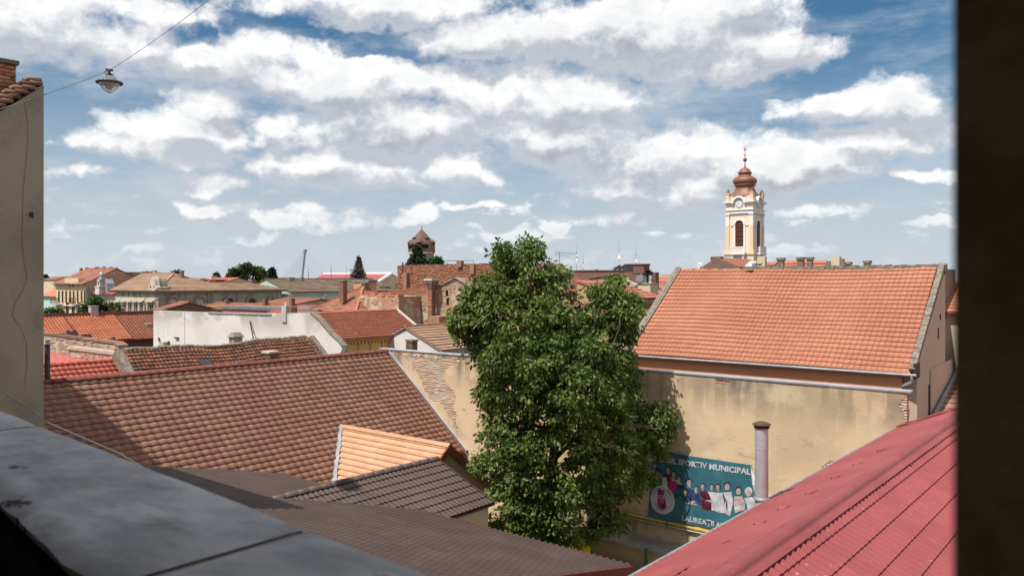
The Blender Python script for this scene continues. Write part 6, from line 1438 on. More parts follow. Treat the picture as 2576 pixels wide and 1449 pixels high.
a = at_x(637, 704, PX1+e-wr); obj('chimney', MB().box(a.x-.25, a.x+.25, a.y-.35, a.y+.35, zr2-.3, a.z), m_chim, pl)
# ornate gable over the cornice
gc = at_y(384, 730, PY0-.4); hx_ = 17/2004*95
m_ = MB(); prof = [(-1.0, 0), (1.0, 0), (1.0, .35), (.72, .45), (.62, .7), (.5, 1.0), (.3, 1.25), (.12, 1.35), (-.12, 1.35), (-.3, 1.25), (-.5, 1.0), (-.62, .7), (-.72, .45), (-1.0, .35)]
m_.prism([(gc.x+a*hx_*1.15, PY0-.42, zE+b*1.25) for a, b in prof], (0, .6, 0)); gbl = obj('ornate_gable', m_, m_stone, pl)
m_ = MB(); m_.prism([(gc.x+a*hx_*1.0, PY0-.1, zE+b*1.1) for a, b in prof], (0, 1.3, 0)); obj('gable_back', m_, m_stone_dk, gbl)
for s in (-.45, .35): obj('small_opening', MB().box(gc.x+s-.1, gc.x+s+.1, PY0-.44, PY0-.40, zE+.35, zE+.6), m_black, gbl)
# sunlit facade: tall windows under hood mouldings
for i, px in enumerate((303, 317, 331, 346, 360, 383)):
    p = at_y(px, 770, PY0); big = i == 5; w_ = .85 if not big else 1.2; zt_ = at_y(px, 758, PY0).z
    wn = window(pl, 'y-', PY0-.01, p.x, zt_-1.5, w_, 2.4, m_stone, m_wood if i % 2 else m_glass, True)
    m_ = MB(); m_.box(p.x-w_*.75, p.x+w_*.75, PY0-.45, PY0, zt_-.1, zt_+.12); m_.prism([(p.x-w_*.7, PY0-.4, zt_+.12), (p.x+w_*.7, PY0-.4, zt_+.12), (p.x+w_*.3, PY0-.4, zt_+.45), (p.x-w_*.3, PY0-.4, zt_+.45)], (0, .4, 0)); obj('hood_mould', m_, m_stone, wn)
    for s in (-1, 1): m_ = MB(); m_.box(p.x+s*w_*.72-.09, p.x+s*w_*.72+.09, PY0-.22, PY0, zt_-3.6, zt_-.1); obj('pilaster', m_, m_stone, pl)
for px in (310, 324, 338, 353): p = at_y(px, 740, PY0); obj('downpipe', MB().box(p.x-.05, p.x+.05, PY0-.1, PY0, zE-2.2, zE-.3), m_stone_dk, pl)
obj('band', MB().box(PX0, PX1+.02, PY0-.1, PY0, zE-.98, zE-.86), m_stone, pl)
# shaded side: oval windows in wreaths and arched heads
for i, px in enumerate((436, 503, 576, 631, 683)):
    p = at_x(px, 763, PX1)
    m_ = MB(); n = 16
    for k in range(n):
        t0, t1 = 2*math.pi*k/n, 2*math.pi*(k+1)/n; r_a, r_b = (.55, .85)
        m_.prism([(PX1, p.y+r_a*math.cos(t0), p.z+1.25*r_a*math.sin(t0)), (PX1, p.y+r_b*math.cos(t0), p.z+1.25*r_b*math.sin(t0)), (PX1, p.y+r_b*math.cos(t1), p.z+1.25*r_b*math.sin(t1)), (PX1, p.y+r_a*math.cos(t1), p.z+1.25*r_a*math.sin(t1))], (.28, 0, 0))
    wn = obj('wreath_window', m_, m_stone_dk, pl)
    m_ = MB(); m_.prism([(PX1, p.y+.55*math.cos(2*math.pi*k/n), p.z+.69*math.sin(2*math.pi*k/n)) for k in range(n)], (.05, 0, 0)); obj('pane', m_, m_stone if i < 2 else m_glass, wn)
    for s in (-1, 1):
        m_ = MB(); pts = [(PX1+.1, p.y+s*(1.0+.9*k/5), p.z-.75-.35*math.sin(math.pi*k/5)) for k in range(6)]; m_.tube(pts, .12, 5); obj('swag', m_, m_stone_dk, pl)
    window(pl, 'x+', PX1+.01, p.y, p.z-2.6, 1.3, 2.0, m_stone, m_glass)
for px in (420, 455, 470, 525, 532, 599, 700): p = at_x(px, 745, PX1); obj('lesene', MB().box(PX1, PX1+.12, p.y-.14, p.y+.14, 2, zE-.3), m_stone_dk if px in (532, 420) else m_palace, pl)
obj('band', MB().box(PX1, PX1+.1, PY0, PY1, zE-1.05, zE-.95), m_palace, pl)

# cream house with chimneys
C = at_d(216, 712, 110.0); a = at_y(141, 712, C.y); lxw = C.x-a.x
zr_ = at_y(230, 677.5, C.y+4.2).z
ch_, r_ = house('cream_town_house', 'cream three storey house with brown tiled roof and row of chimneys', 'house', C.x, C.y, lxw, 8.4, C.z, zr_, 'gx', m_cream, m_tile_far, n=12, sub=10, over=.5)
obj('side_wall', MB().prism([(C.x+.01, C.y, 0), (C.x+.01, C.y+8.4, 0), (C.x+.01, C.y+8.4, C.z), (C.x+.01, C.y+4.2, zr_-.15), (C.x+.01, C.y, C.z)], (.08, 0, 0)), m_grey_r, ch_)
for (p0_, p1_, pyt) in ((200, 208, 674), (214, 223, 673), (238, 245, 672), (245, 250, 672), (258, 266, 671), (275, 283, 672)):
    (xa_, xb_, ya_, yb_), zt_ = cbox(p0_, p1_, pyt, C.y+4.4, 0); obj('chimney', MB().box(xa_, xb_, ya_, yb_, zr_-2.0, zt_), m_chim, ch_)
p, q_ = at_y(165, 705, C.y), at_y(199, 705, C.y); obj('attic_gable', MB().box(p.x, q_.x, C.y-.12, C.y+3, C.z-.5, at_y(180, 700, C.y).z), m_cream, ch_)
for px in (175.5, 184): p = at_y(px, 717, C.y-.13); window(ch_, 'y-', C.y-.13, p.x, p.z, .5, .5, m_stone_dk, m_glass, False)
for i, px in enumerate((149, 158, 167, 177, 186, 196, 206, 214)): p = at_y(px, 745, C.y); window(ch_, 'y-', C.y-.01, p.x, p.z, .38, 1.5, m_wood_red if i in (4, 5, 6) else m_wood, m_glass)
for px in (170, 185, 200): p = at_y(px, 782, C.y); window(ch_, 'y-', C.y-.01, p.x, p.z, .8, 2.4, m_wood, m_glass)
for (p0_, p1_) in ((143, 161), (190, 206)):
    p, q_ = at_y(p0_, 764, C.y), at_y(p1_, 764, C.y); bl = obj('balcony', MB().box(p.x, q_.x, C.y-.9, C.y, p.z-.12, p.z), m_stone, ch_)
    for k in range(7): x = p.x+(q_.x-p.x)*k/6; obj('baluster', MB().box(x-.03, x+.03, C.y-.88, C.y-.82, p.z, p.z+.8), m_wood_red, bl)
    obj('rail', MB().box(p.x, q_.x, C.y-.9, C.y-.8, p.z+.8, p.z+.88), m_wood_red, bl)
obj('cornice_strip', MB().box(a.x, C.x+.1, C.y-.3, C.y, at_y(180, 770, C.y).z, at_y(180, 768, C.y).z), m_stone, ch_)
# grey wall block behind it
a, b = at_d(270, 690, 116), at_d(345, 690, 122)
gw, _ = house('grey_block', 'dark grey blank walled house block between cream house and palace', 'house', b.x, a.y, b.x-a.x, 8, a.z+.1, 0, 'flat', m_grey_r, m_stone_dk)
p = at_d(331, 692, 116); obj('chimney', MB().box(p.x-.5, p.x+.3, p.y-.6, p.y-.1, p.z-1.6, p.z+.25), m_chim, gw); p = at_d(296, 706, 114); obj('chimney', MB().box(p.x-.3, p.x+.3, a.y-.9, a.y-.02, p.z-2, p.z+.6), m_stone, gw)
# turret house with mansard in red
C = at_d(292, 740, 107); a = at_y(213, 735, C.y)
th, _ = house('red_mansard_house', 'low house with red mansard roof and little white onion turret', 'house', C.x, C.y, C.x-a.x, 6, at_d(250, 739, 107).z, at_d(250, 713, 110).z, 'my', m_stone, m_tile_red, n=8, over=.5, sub=6)
m_ = MB(); p = at_y(205, 738, C.y); slab(m_, [at_y(212, 739, C.y-.55)+Vector((0, 0, .1)), at_y(250, 738, C.y-.55)+Vector((0, 0, .1)), at_y(252, 713, C.y+2.6)+Vector((0, 0, .35)), at_y(232, 713, C.y+2.6)+Vector((0, 0, .35))], .1); obj('left_roof_slope', m_, mat('dusty_rose_tile', (.32, .16, .13), (.28, .14, .11), rough=.9), th)
p = at_y(252, 735, C.y-.6); zb = at_y(252, 737, C.y-.6).z
tu = obj('turret', MB().box(p.x-.62, p.x+.62, C.y-1.0, C.y+.2, zb-.2, zb+.75).box(p.x-.7, p.x+.7, C.y-1.05, C.y+.25, zb+.75, zb+.9).box(p.x-.42, p.x+.42, C.y-.85, C.y+.05, zb+.9, zb+1.9), m_white, th)
m_ = MB(); m_.lathe([(.5, 1.9), (.5, 1.95), (.30, 2.05), (.42, 2.3), (.38, 2.55), (.18, 2.8), (.06, 2.95), (.03, 3.5)], (p.x, C.y-.4, zb), 12); obj('onion', m_, m_zinc_dull, tu)
obj('niche', MB().box(p.x-.13, p.x+.13, C.y-.87, C.y-.845, zb+1.0, zb+1.6), m_wood, tu)
obj('side_cheek', MB().prism([(p.x+.7, C.y-.3, zb), (p.x+1.7, C.y-.3, zb), (p.x+1.4, C.y-.3, zb+1.3), (p.x+.7, C.y-.3, zb+1.9)], (0, 1, 0)), m_zinc_dull, tu)
# far left salmon roof, mint wall
C = at_d(141, 745, 118); a = at_d(95, 745, 118)
fl_, _ = house('salmon_roof_house', 'house with plain salmon tiled roof and mint wall at far left', 'house', C.x+1.2, C.y, 6, 7, at_y(125, 743, C.y).z, at_y(125, 707, C.y+3.5).z, 'gx', m_mint, mat('salmon_tile', (.50, .21, .13), (.46, .19, .12), tint=True, gtint=.08, rough=.85), n=9, sub=5)
# mint house with grey-brown roof, right of the palace
C = Rp; e1 = at_x(905, 728, PX1+.2)
mt, _ = house('mint_house', 'pale mint house with grey-brown mossy roof right of the palace', 'house', PX1+.4, PY1+.9, 11, e1.y+6-PY1, at_x(780, 732, PX1+.4).z, at_x(790, 703, PX1-4).z, 'gy', m_mint, m_tile_grey, n=11, over=.5, sub=16)
obj('frieze', MB().box(PX1+.4, PX1+.55, PY1+.9, e1.y+6, at_x(780, 741, PX1+.4).z, at_x(780, 733, PX1+.4).z), m_stone, mt)
for px in (730, 815):
    p = at_x(px, 752, PX1+.4); m_ = MB(); m_.prism([(PX1+.4, p.y-1.1, p.z-.1), (PX1+.4, p.y+1.1, p.z-.1), (PX1+.4, p.y, p.z+.75)], (.25, 0, 0)); m_.box(PX1+.4, PX1+.6, p.y-.9, p.y+.9, p.z-.3, p.z-.12); obj('pediment', m_, m_white, mt); window(mt, 'x+', PX1+.41, p.y, p.z-1.6, 1.1, 2.0, m_white_pnt, m_glass)
for (px, w_) in ((732, 1.0), (758, .45)): p = at_x(px, 698, PX1-4.4); obj('chimney', MB().box(p.x-.3, p.x+.3, p.y-w_*.5, p.y+w_*.5, p.z-1, p.z+.0), m_stone_dk, mt)
# roofs between white firewall and palace
for nm, lab, pxr, pyr, pxl, pye, d, M_, nn in (('small_orange_roof_house', 'small house with orange roof and brick gable just over the white wall', 527, 763, 440, 781, 76, m_tile_far, 6),):
    A, B_ = at_d(pxl, 761, d), at_d(pxr, pyr, d)
    hy = at_y(471, pye, A.y-2.0)
    house(nm, lab, 'house', B_.x, A.y-2.3, B_.x-A.x-.9, 4.6, hy.z, A.z, 'gx', m_wall_brick_d, M_, n=nn, sub=8)
YW = 46
a, b = at_y(545, 772, YW), at_y(800, 766, YW)
lr, _ = house('long_low_roof_house', 'long low brown tiled roof with several chimneys behind the white wall', 'house', b.x, YW-3, b.x-a.x, 6, at_y(680, 783, YW-3).z, at_y(680, 768, YW).z, 'gx', m_tan, m_tile_moss, n=7, sub=14)
for (px, pyt) in ((571, 754), (668, 751), (735, 750), (613, 769)):
    p, q_ = at_y(px, 772, YW-.5), at_y(px, pyt, YW-.5); obj('chimney', MB().box(p.x-.18, p.x+.18, YW-.7, YW-.3, p.z-.8, q_.z), m_chim, lr)
a, b = at_y(560, 784, YW-6), at_y(800, 780, YW-6)
tarred, _ = house('tarred_flat_roof', 'flat grey tarred roof strip with red tiles below behind the white wall', 'roof', b.x, YW-6, b.x-a.x, 2.4, at_y(680, 782, YW-6).z, 0, 'flat', m_tile_mid, mat('grey_tar', (.13, .13, .14), (.17, .17, .18), rough=.8))
m_ = MB(); A, B_ = at_y(620, 793, YW-9), at_y(805, 793, YW-9); zt_ = at_y(720, 783, YW-7).z; courses(m_, (A.x, YW-9.5, A.z-.5), (B_.x, YW-9.5, A.z-.5), (B_.x, YW-6.2, zt_), (A.x, YW-6.2, zt_), 6, .1, 6); obj('tile_strip', m_, m_tile_mid, tarred)
a = at_d(700, 770, 84); house('plaster_gable_house', 'pale flat plaster gable and red roof before the mint house', 'house', at_d(800, 760, 84).x, a.y, 6.5, 6, at_d(760, 764, 84).z, at_d(755, 753, 86).z, 'gx', m_gable_pink, m_tile_far, n=6, sub=5)
p = at_d(741, 763, 82)
# far red roof and others on the skyline
D = 210
a = at_d(777, 700, D); b = at_y(945, 700, a.y)
fr, _ = house('red_barrel_roof_hall', 'far long hall with crimson roof and white edge trim', 'hall', b.x, a.y, b.x-a.x, 10, at_d(860, 712, D).z, at_d(860, 689, D).z, 'gx', m_cream, mat('crimson_sheet', (.34, .085, .09), (.30, .075, .08), rough=.6), n=3, over=.3, lift=.02)
m_ = MB(); m_.bar((b.x+.2, a.y, at_d(860, 712, D).z), (b.x+.2, a.y+5, at_d(860, 688.5, D).z), .8, .5); m_.bar((a.x, a.y+5, at_d(860, 688.3, D).z), (b.x+.2, a.y+5, at_d(860, 688.3, D).z), .8, .5); obj('white_trim', m_, m_white_pnt, fr)
D = 150
a = at_d(480, 705, D); b = at_y(552, 705, a.y)
fo, _ = house('far_orange_roof_house', 'far house with bright orange roof and dark dormers behind palace', 'house', b.x, a.y, b.x-a.x, 8, at_d(520, 713, D).z, at_d(520, 700, D).z, 'gx', m_cream, m_tile_mid, n=5, over=.3)
for px in (497, 540): p = at_y(px, 709, a.y); obj('dormer', MB().box(p.x-1.0, p.x+1.0, a.y-.4, a.y+2, p.z-.6, p.z+.4), m_wood, fo)
p = at_d(508, 697, D); obj('chimney', MB().box(p.x-.5, p.x+.5, a.y+3, a.y+4.2, p.z-2, p.z+.2), m_stone, fo)

# ---------------------------------------------------------------- behind the walnut tree, right middle
D = 62
a, b = at_d(1412, 668, D), at_d(1476, 730, D)
hh_, _ = house('hipped_orange_roof_house', 'house with steep orange hipped roof right of the walnut crown', 'house', at_d(1440, 735, D).x, at_d(1440, 735, D).y, 7, 3.0, at_d(1475, 732, D).z, at_d(1415, 668, D+4).z, 'hip', m_tan, m_tile_far, n=17, over=.2, sub=10, hipl=2.4)
D = 240
a = at_d(1440, 684, D); Ya = a.y; atA = lambda px, py: at_y(px, py, Ya); b, c = atA(1625, 684), atA(1626, 684)
ap_ = thing('brown_apartment_block', 'brown clad apartment block with roof masts behind the walnut tree', 'building', ((a.x+b.x)/2, a.y+8, 0))
zt_ = atA(1530, 682.5).z
obj('wall', MB().box(a.x, b.x, a.y, a.y+2.5, 0, zt_), m_apart, ap_); obj('parapet', MB().box(a.x-.2, b.x+.2, a.y-.2, a.y+2.7, zt_, zt_+.35), m_wood, ap_)
p, q_ = atA(1578, 668), atA(1625, 668); obj('stair_tower', MB().box(p.x, q_.x, a.y-1.2, a.y+2, 0, p.z), m_apart, ap_); obj('tower_parapet', MB().box(p.x-.2, q_.x+.2, a.y-1.4, a.y+2.2, p.z, p.z+.4), m_wood, ap_)
p2, q2 = atA(1579, 664), atA(1589, 664); obj('vent_block', MB().box(p2.x, q2.x, a.y-1, a.y+2, p.z, p2.z), m_apart, ap_)
for px in (1584, 1594): w_ = atA(px, 677); window(ap_, 'y-', a.y-1.21, w_.x, w_.z, 1.2, 1.3, m_wood, m_glass, False)
obj('left_penthouse', MB().box(atA(1481, 680).x, atA(1495, 680).x, a.y+.5, a.y+2, zt_, atA(1481, 677.5).z), m_stone, ap_)
m_bal = mat('balcony_panel', (.50, .48, .45), rough=.8)
xr_ = atA(1630, 700).x
obj('right_wing', MB().box(q_.x+.01, atA(1640, 690).x, a.y+2, a.y+4, 0, atA(1630, 685).z), m_apart, ap_)
for k in range(5):
    z = atA(1630, 692+k*12).z; p, q3 = atA(1626, 692), atA(1634, 692); bl = obj('balcony', MB().box(p.x, q3.x, a.y+.9, a.y+2, z-1.3, z-.1), m_bal, ap_); obj('opening', MB().box(p.x+.05, q3.x-.05, a.y+1.9, a.y+1.99, z-.08, z+1.0), m_black, bl)
for k in range(3): p = atA(1554+k*12, 682); m_ = MB(); m_.bar((p.x-1.4, p.y, zt_+.4), (p.x+1.0, p.y, zt_+1.6), .12, .9); obj('solar_panel', m_, m_iron, ap_)
def mast(name, label, px, pt_, pb_, D, dishes=(), group=None, guys=True, r=.09):
    p, q_ = at_d(px, pb_, D), at_d(px, pt_, D); t = thing(name, label, 'antenna mast', p, group)
    m_ = MB(); m_.tube([p, (p.x, p.y, p.z+(q_.z-p.z)*.6), q_], [r, r*.7, r*.25], 6); obj('pole', m_, m_wire_l, t)
    for (f, s, mm) in dishes:
        s *= .36; c = p.lerp(Vector((p.x, p.y, q_.z)), f); m_ = MB(); m_.lathe([(.05*s, -.1*s), (.6*s, 0), (s, .18*s), (.9*s, .2*s), (.1*s, .02*s)], (0, 0, 0), 12); R_ = Vector((.2, -1, .1)).normalized().to_track_quat('Z', 'Y').to_matrix(); m_.v = [tuple(R_ @ Vector(v)+c+Vector((.25, -.2, 0))) for v in m_.v]; obj('dish', m_, mm, t)
    if guys:
        for s in (-1, 1): m_ = MB(); m_.tube([p.lerp(q_, .6), (p.x+s*(q_.z-p.z)*.28, p.y, p.z)], .025, 4); obj('guy_wire', m_, m_wire_l, t)
    return t, p, q_
mast('antenna_mast', 'pale lattice mast with small dishes just right of the walnut top', 1450, 617, 684, D, ((.45, .9, m_white_pnt), (.35, .7, m_dish), (.62, .8, m_white_pnt)), 'masts on the apartment roof')
mast('antenna_mast', 'short thin mast beside the dish mast on the apartment roof', 1467, 640, 684, D, ((.35, .5, m_white_pnt),), 'masts on the apartment roof')
mast('antenna_mast', 'tallest mast with a round white dish above the apartment block', 1557, 598, 684, D, ((.42, 1.5, m_white_pnt), (.52, 1.0, m_dish), (.2, .7, m_white_pnt)), 'masts on the apartment roof')
mast('antenna_mast', 'mast with white ball dish on the stair tower roof', 1600, 616, 668, D, ((.22, 1.1, m_white_pnt),), 'masts on the apartment roof')
ya = thing('yagi_antenna', 'long comb shaped rooftop antenna beside the walnut crown', 'antenna', at_d(1407, 680, 70)); m_ = MB(); p, q_ = at_d(1407, 680, 70), at_d(1407, 635, 70); m_.tube([p, q_], .03, 5); obj('pole', m_, m_wire_l, ya)
a_, b_ = at_d(1398, 636, 70), at_d(1451, 639, 70); m_ = MB(); m_.tube([a_, b_], .025, 4); obj('boom', m_, m_wire_l, ya)
for k in range(9): c = a_.lerp(b_, k/8); m_ = MB(); m_.tube([c-Vector((0, 0, .18)), c+Vector((0, 0, .18))], .015, 4); obj('element', m_, m_wire_l, ya)
a_, b_ = at_d(1395, 641, 70), at_d(1435, 646, 70); m_ = MB(); m_.tube([a_, b_], .02, 4); obj('lower_boom', m_, m_wire_l, ya)
# plaster gable with zinc dormer, ornate fronts in the gap
D = 72
a, ap2, b = at_d(1545, 700, D), at_d(1561, 690, D), at_d(1613, 718, D)
pg = thing('plaster_gable_block', 'weathered grey plaster gable with tiled verge in the gap by the orange roof', 'house', ap2)
m_ = MB(); m_.prism([(a.x-3, ap2.y, 0), (b.x, ap2.y, 0), (b.x, ap2.y, b.z), ap2, (a.x-3, ap2.y, a.z)], (0, .6, 0)); obj('wall', m_, m_joint, pg)
m_ = MB(); m_.bar(ap2+Vector((0, .2, .06)), b+Vector((.2, .2, .0)), .7, .14); m_.bar(ap2+Vector((0, .2, .06)), Vector((a.x-3, ap2.y+.2, a.z+.06)), .7, .14); obj('verge', m_, m_tile_far, pg)
p, q_ = at_d(1598, 705, 80), at_d(1618, 690, 80); zd = thing('zinc_dormer', 'grey zinc dormer box above the plaster gable', 'dormer', p); m_ = MB(); m_.hexa([(p.x-.2, p.y, p.z-2), (q_.x-.2, p.y, p.z-2), (q_.x-.2, p.y+2, p.z-2), (p.x-.2, p.y+2, p.z-2)], [(p.x+.1, p.y, q_.z), (q_.x-.5, p.y, q_.z), (q_.x-.5, p.y+2, q_.z), (p.x+.1, p.y+2, q_.z)]); obj('box', m_, m_zinc, zd); obj('lid', MB().box(p.x-.2, q_.x+.1, p.y-.3, p.y+2.2, q_.z, q_.z+.12), m_wood, zd)
m_ = MB(); c = at_d(1610, 699, 79.5); m_.lathe([(.05, 0), (.45, .08), (.43, .12)], (0, 0, 0), 12); m_.v = [(c.x+v[0], c.y-v[2], c.z+v[1]) for v in m_.v]; obj('dish', m_, m_zinc_dull, zd)
D = 58
a, b = at_d(1540, 720, D), at_d(1584, 755, D)
og, _ = house('ochre_corner_house', 'tan corner house with small red roof and ornate brown cornice in the gap', 'house', at_d(1580, 760, D).x, at_d(1580, 760, D).y, 4.5, 5, at_d(1575, 758, D).z+.2, at_d(1545, 722, D).z+.4, 'mx', m_tan, m_tile_mid, n=7, over=.3)
p = at_d(1588, 800, D); zc_ = at_d(1588, 757, D).z
orn = thing('ornate_brown_front', 'narrow ornate brown stucco house front seen edge-on in the gap', 'house', (p.x, p.y, 0)); m_ = MB(); m_.box(p.x-.45, p.x+.35, p.y, p.y+4, 0, zc_); obj('wall', m_, m_wood_red, orn)
m_brst = mat('brown_stucco', (.30, .17, .11), (.24, .13, .085), rough=.9, vary=(2, 4, .35, .65))
for k, (z0_, z1_, e_) in enumerate(((zc_-.3, zc_+.0, .35), (zc_-.6, zc_-.3, .2), (zc_-.9, zc_-.6, .28))): obj('cornice', MB().box(p.x-.48, p.x+.38+e_, p.y-e_, p.y+4.2, z0_, z1_), m_brst, orn)
for k in range(3): x = p.x-.4+k*.35; obj('pilaster', MB().box(x-.06, x+.08, p.y-.12, p.y-.002, 0, zc_-.9), m_brst, orn)
p = at_d(1604, 790, 64); tn = thing('narrow_grey_house', 'narrow peeling grey house with slate awning in the gap', 'house', (p.x, p.y, 0)); obj('wall', MB().box(p.x-.5, p.x+.3, p.y, p.y+5, 0, at_d(1604, 745, 64).z), m_grey_r, tn); obj('awning', MB().prism([(p.x-.5, p.y-.9, at_d(1604, 778, 64).z), (p.x+.4, p.y-.9, at_d(1604, 778, 64).z), (p.x+.4, p.y, at_d(1604, 768, 64).z), (p.x-.5, p.y, at_d(1604, 768, 64).z)], (0, 0, .08)), m_zinc_dull, tn); obj('window', MB().box(p.x-.25, p.x+.15, p.y-.03, p.y+.01, at_d(1604, 800, 64).z, at_d(1604, 785, 64).z), m_black, tn)
house('red_roof_piece_house', 'small house with rusty red roof low in the gap behind the tree', 'house', at_d(1590, 795, 52).x, at_d(1560, 790, 52).y, 6, 5, at_d(1585, 797, 52).z, at_d(1545, 768, 53).z, 'mx', m_tan, m_tile_brown, n=9, over=.2)
p = at_d(1622, 757, 90); wg = house('white_gable_cottage', 'small white gabled cottage beyond the gap street', 'house', at_d(1637, 760, 95).x, p.y, 2.2, 5, at_d(1622, 742, 90).z, at_d(1620, 731, 90).z, 'gy', m_white, m_tile_far, n=5)
p = at_d(1615, 735, 76); bs = thing('cream_chimney_block', 'cream rendered chimney block beside the zinc dormer', 'chimney', p); obj('shaft', MB().box(p.x-.7, p.x+.9, p.y, p.y+1.5, 0, at_d(1615, 714, 76).z), m_cream, bs); obj('cap', MB().box(p.x-.8, p.x+1.0, p.y-.1, p.y+1.6, at_d(1615, 714, 76).z, at_d(1615, 712.5, 76).z), m_stone, bs)

# ---------------------------------------------------------------- water tower, bridge pylon
D = 330
wc = at_d(1060.5, 660, D); WTX, WTY = wc.x, wc.y
def wz_(py): return at_d(1060, py, D).z
wt = thing('brick_water_tower', 'octagonal brick water tower with steep tiled cap and corner turrets', 'water tower', (WTX, WTY, 0))
m_wtb = brickmat('tower_brick', (.27, .155, .105), (.22, .13, .09), (.30, .24, .18), bw=.6, bh=.2, dirt=.4); m_wts = mat('tower_stone', (.36, .29, .21), (.30, .24, .18), vary=(.3, 5, .35, .65), rough=.9)
m_wtr = mat('tower_roof', (.155, .09, .07), (.125, .075, .058), rough=.8, vary=(.6, 4, .35, .65))
r0 = 31.5/2004*D
def octa(mb, prof, rot=math.pi/8+.35): return mb.lathe(prof, (WTX, WTY, 0), 8, rot=rot, smooth=False)
obj('lower_shaft', octa(MB(), [(r0*.99, 0), (r0*.97, wz_(636))]), m_wts, wt)
obj('ring', octa(MB(), [(r0*1.04, wz_(639)), (r0*1.04, wz_(635))]), m_stone, wt)
obj('drum', octa(MB(), [(r0*1.02, wz_(635)), (r0*1.02, wz_(609))]), m_wtb, wt)
rp = [(r0*1.06, wz_(614)), (r0*.80, wz_(604)), (r0*.42, wz_(590)), (r0*.03, wz_(577))]
obj('roof', octa(MB(), rp), m_wtr, wt)
m_ = MB(); m_.tube([(WTX, WTY, wz_(578)), (WTX, WTY, wz_(568))], .12, 5); obj('finial', m_, m_iron, wt)
for k in range(4):
    t = math.radians(-105+k*90+(-YAW*0)); t = math.radians(215+k*90)+.0
    x, y = WTX+r0*.90*math.cos(t), WTY+r0*.90*math.sin(t)
    m_ = MB(); m_.lathe([(.6, wz_(640)), (1.0, wz_(634)), (1.0, wz_(611))], (x, y, 0), 10); tr = obj('turret', m_, m_wtb, wt)
    m_ = MB(); m_.lathe([(1.3, wz_(611)), (1.2, wz_(609)), (.1, wz_(603))], (x, y, 0), 10); obj('turret_roof', m_, m_wtr, tr)
    for j in range(3): tt = math.radians(250+j*40); m_ = MB(); m_.box(x+.95*math.cos(tt)-.2, x+.95*math.cos(tt)+.2, y+.95*math.sin(tt)-.2, y+.95*math.sin(tt)+.2, wz_(616.5), wz_(611)); obj('turret_window', m_, m_black, tr)
for k in range(4):
    t = math.radians(260+k*90); m_ = MB(); x, y = WTX+r0*.62*math.cos(t), WTY+r0*.62*math.sin(t); m_.box(x-.8, x+.8, y-.8, y+.8, wz_(603), wz_(599)); dm_ = obj('dormer', m_, m_wood, wt); m_ = MB(); m_.lathe([(1.4, wz_(599)), (.1, wz_(596))], (x, y, 0), 4, rot=math.pi/4); obj('dormer_roof', m_, m_wtr, dm_)
for k in range(16):
    t = math.radians(200+k*9.5); R2_ = r0*.99; m_ = MB(); x, y = WTX+R2_*math.cos(t), WTY+R2_*math.sin(t); m_.box(x-.32, x+.32, y-.32, y+.32, wz_(625), wz_(617)); obj('window', m_, m_black, wt)
D = 640
a, b = at_d(757, 706, D), at_d(766, 629, D)
by = thing('bridge_pylon', 'leaning grey bridge pylon with fan of stay cables on skyline', 'bridge', (a.x, a.y, a.z-8))
m_pyl = mat('hazed_grey_pylon_paint', (.33, .36, .39), rough=.7)  # grey lightened, so distance haze sits in the pylon's colour
m_ = MB(); m_.bar(a-Vector((0, 0, 4)), b, 2.0, 1.8); obj('pylon', m_, m_pyl, by); m_ = MB(); m_.bar(b+Vector((0, 0, -2)), b+Vector((.5, 0, .8)), 2.6, 2.4); obj('head', m_, m_pyl, by)
for k in range(9):
    f = .97-.07*k; p = a.lerp(b, f); q_ = at_d(702+k*6, 706, D); m_ = MB(); m_.tube([p, q_], .13, 4); obj('stay_cable', m_, m_pyl, by)
for k in range(4):
    f = .97-.12*k; p = a.lerp(b, f); q_ = at_d(835-k*12, 700, D+60); m_ = MB(); m_.tube([p, q_], .07, 4); obj('stay_cable', m_, m_pyl, by)
m_ = MB(); m_.bar(at_d(690, 708, D), at_d(840, 708, D), 8, 1.2); obj('deck', m_, m_pyl, by)
mast('lattice_mast', 'faint lattice mast just right of the bridge pylon', 776, 673, 703, 500, (), 'masts on the skyline', r=.25, guys=False)
mast('roof_antenna', 'television antenna on the grey-brown roof of the mint house', 833, 664, 703, 105, (), 'masts on the skyline', guys=False, r=.05)
mast('roof_antenna', 'thin whip antenna left of the bare spruce', 871, 665, 703, 140, (), 'masts on the skyline', guys=False, r=.05)
mast('roof_antenna', 'second whip antenna nearest to the bare spruce', 881, 661, 703, 140, (), 'masts on the skyline', guys=False, r=.05)
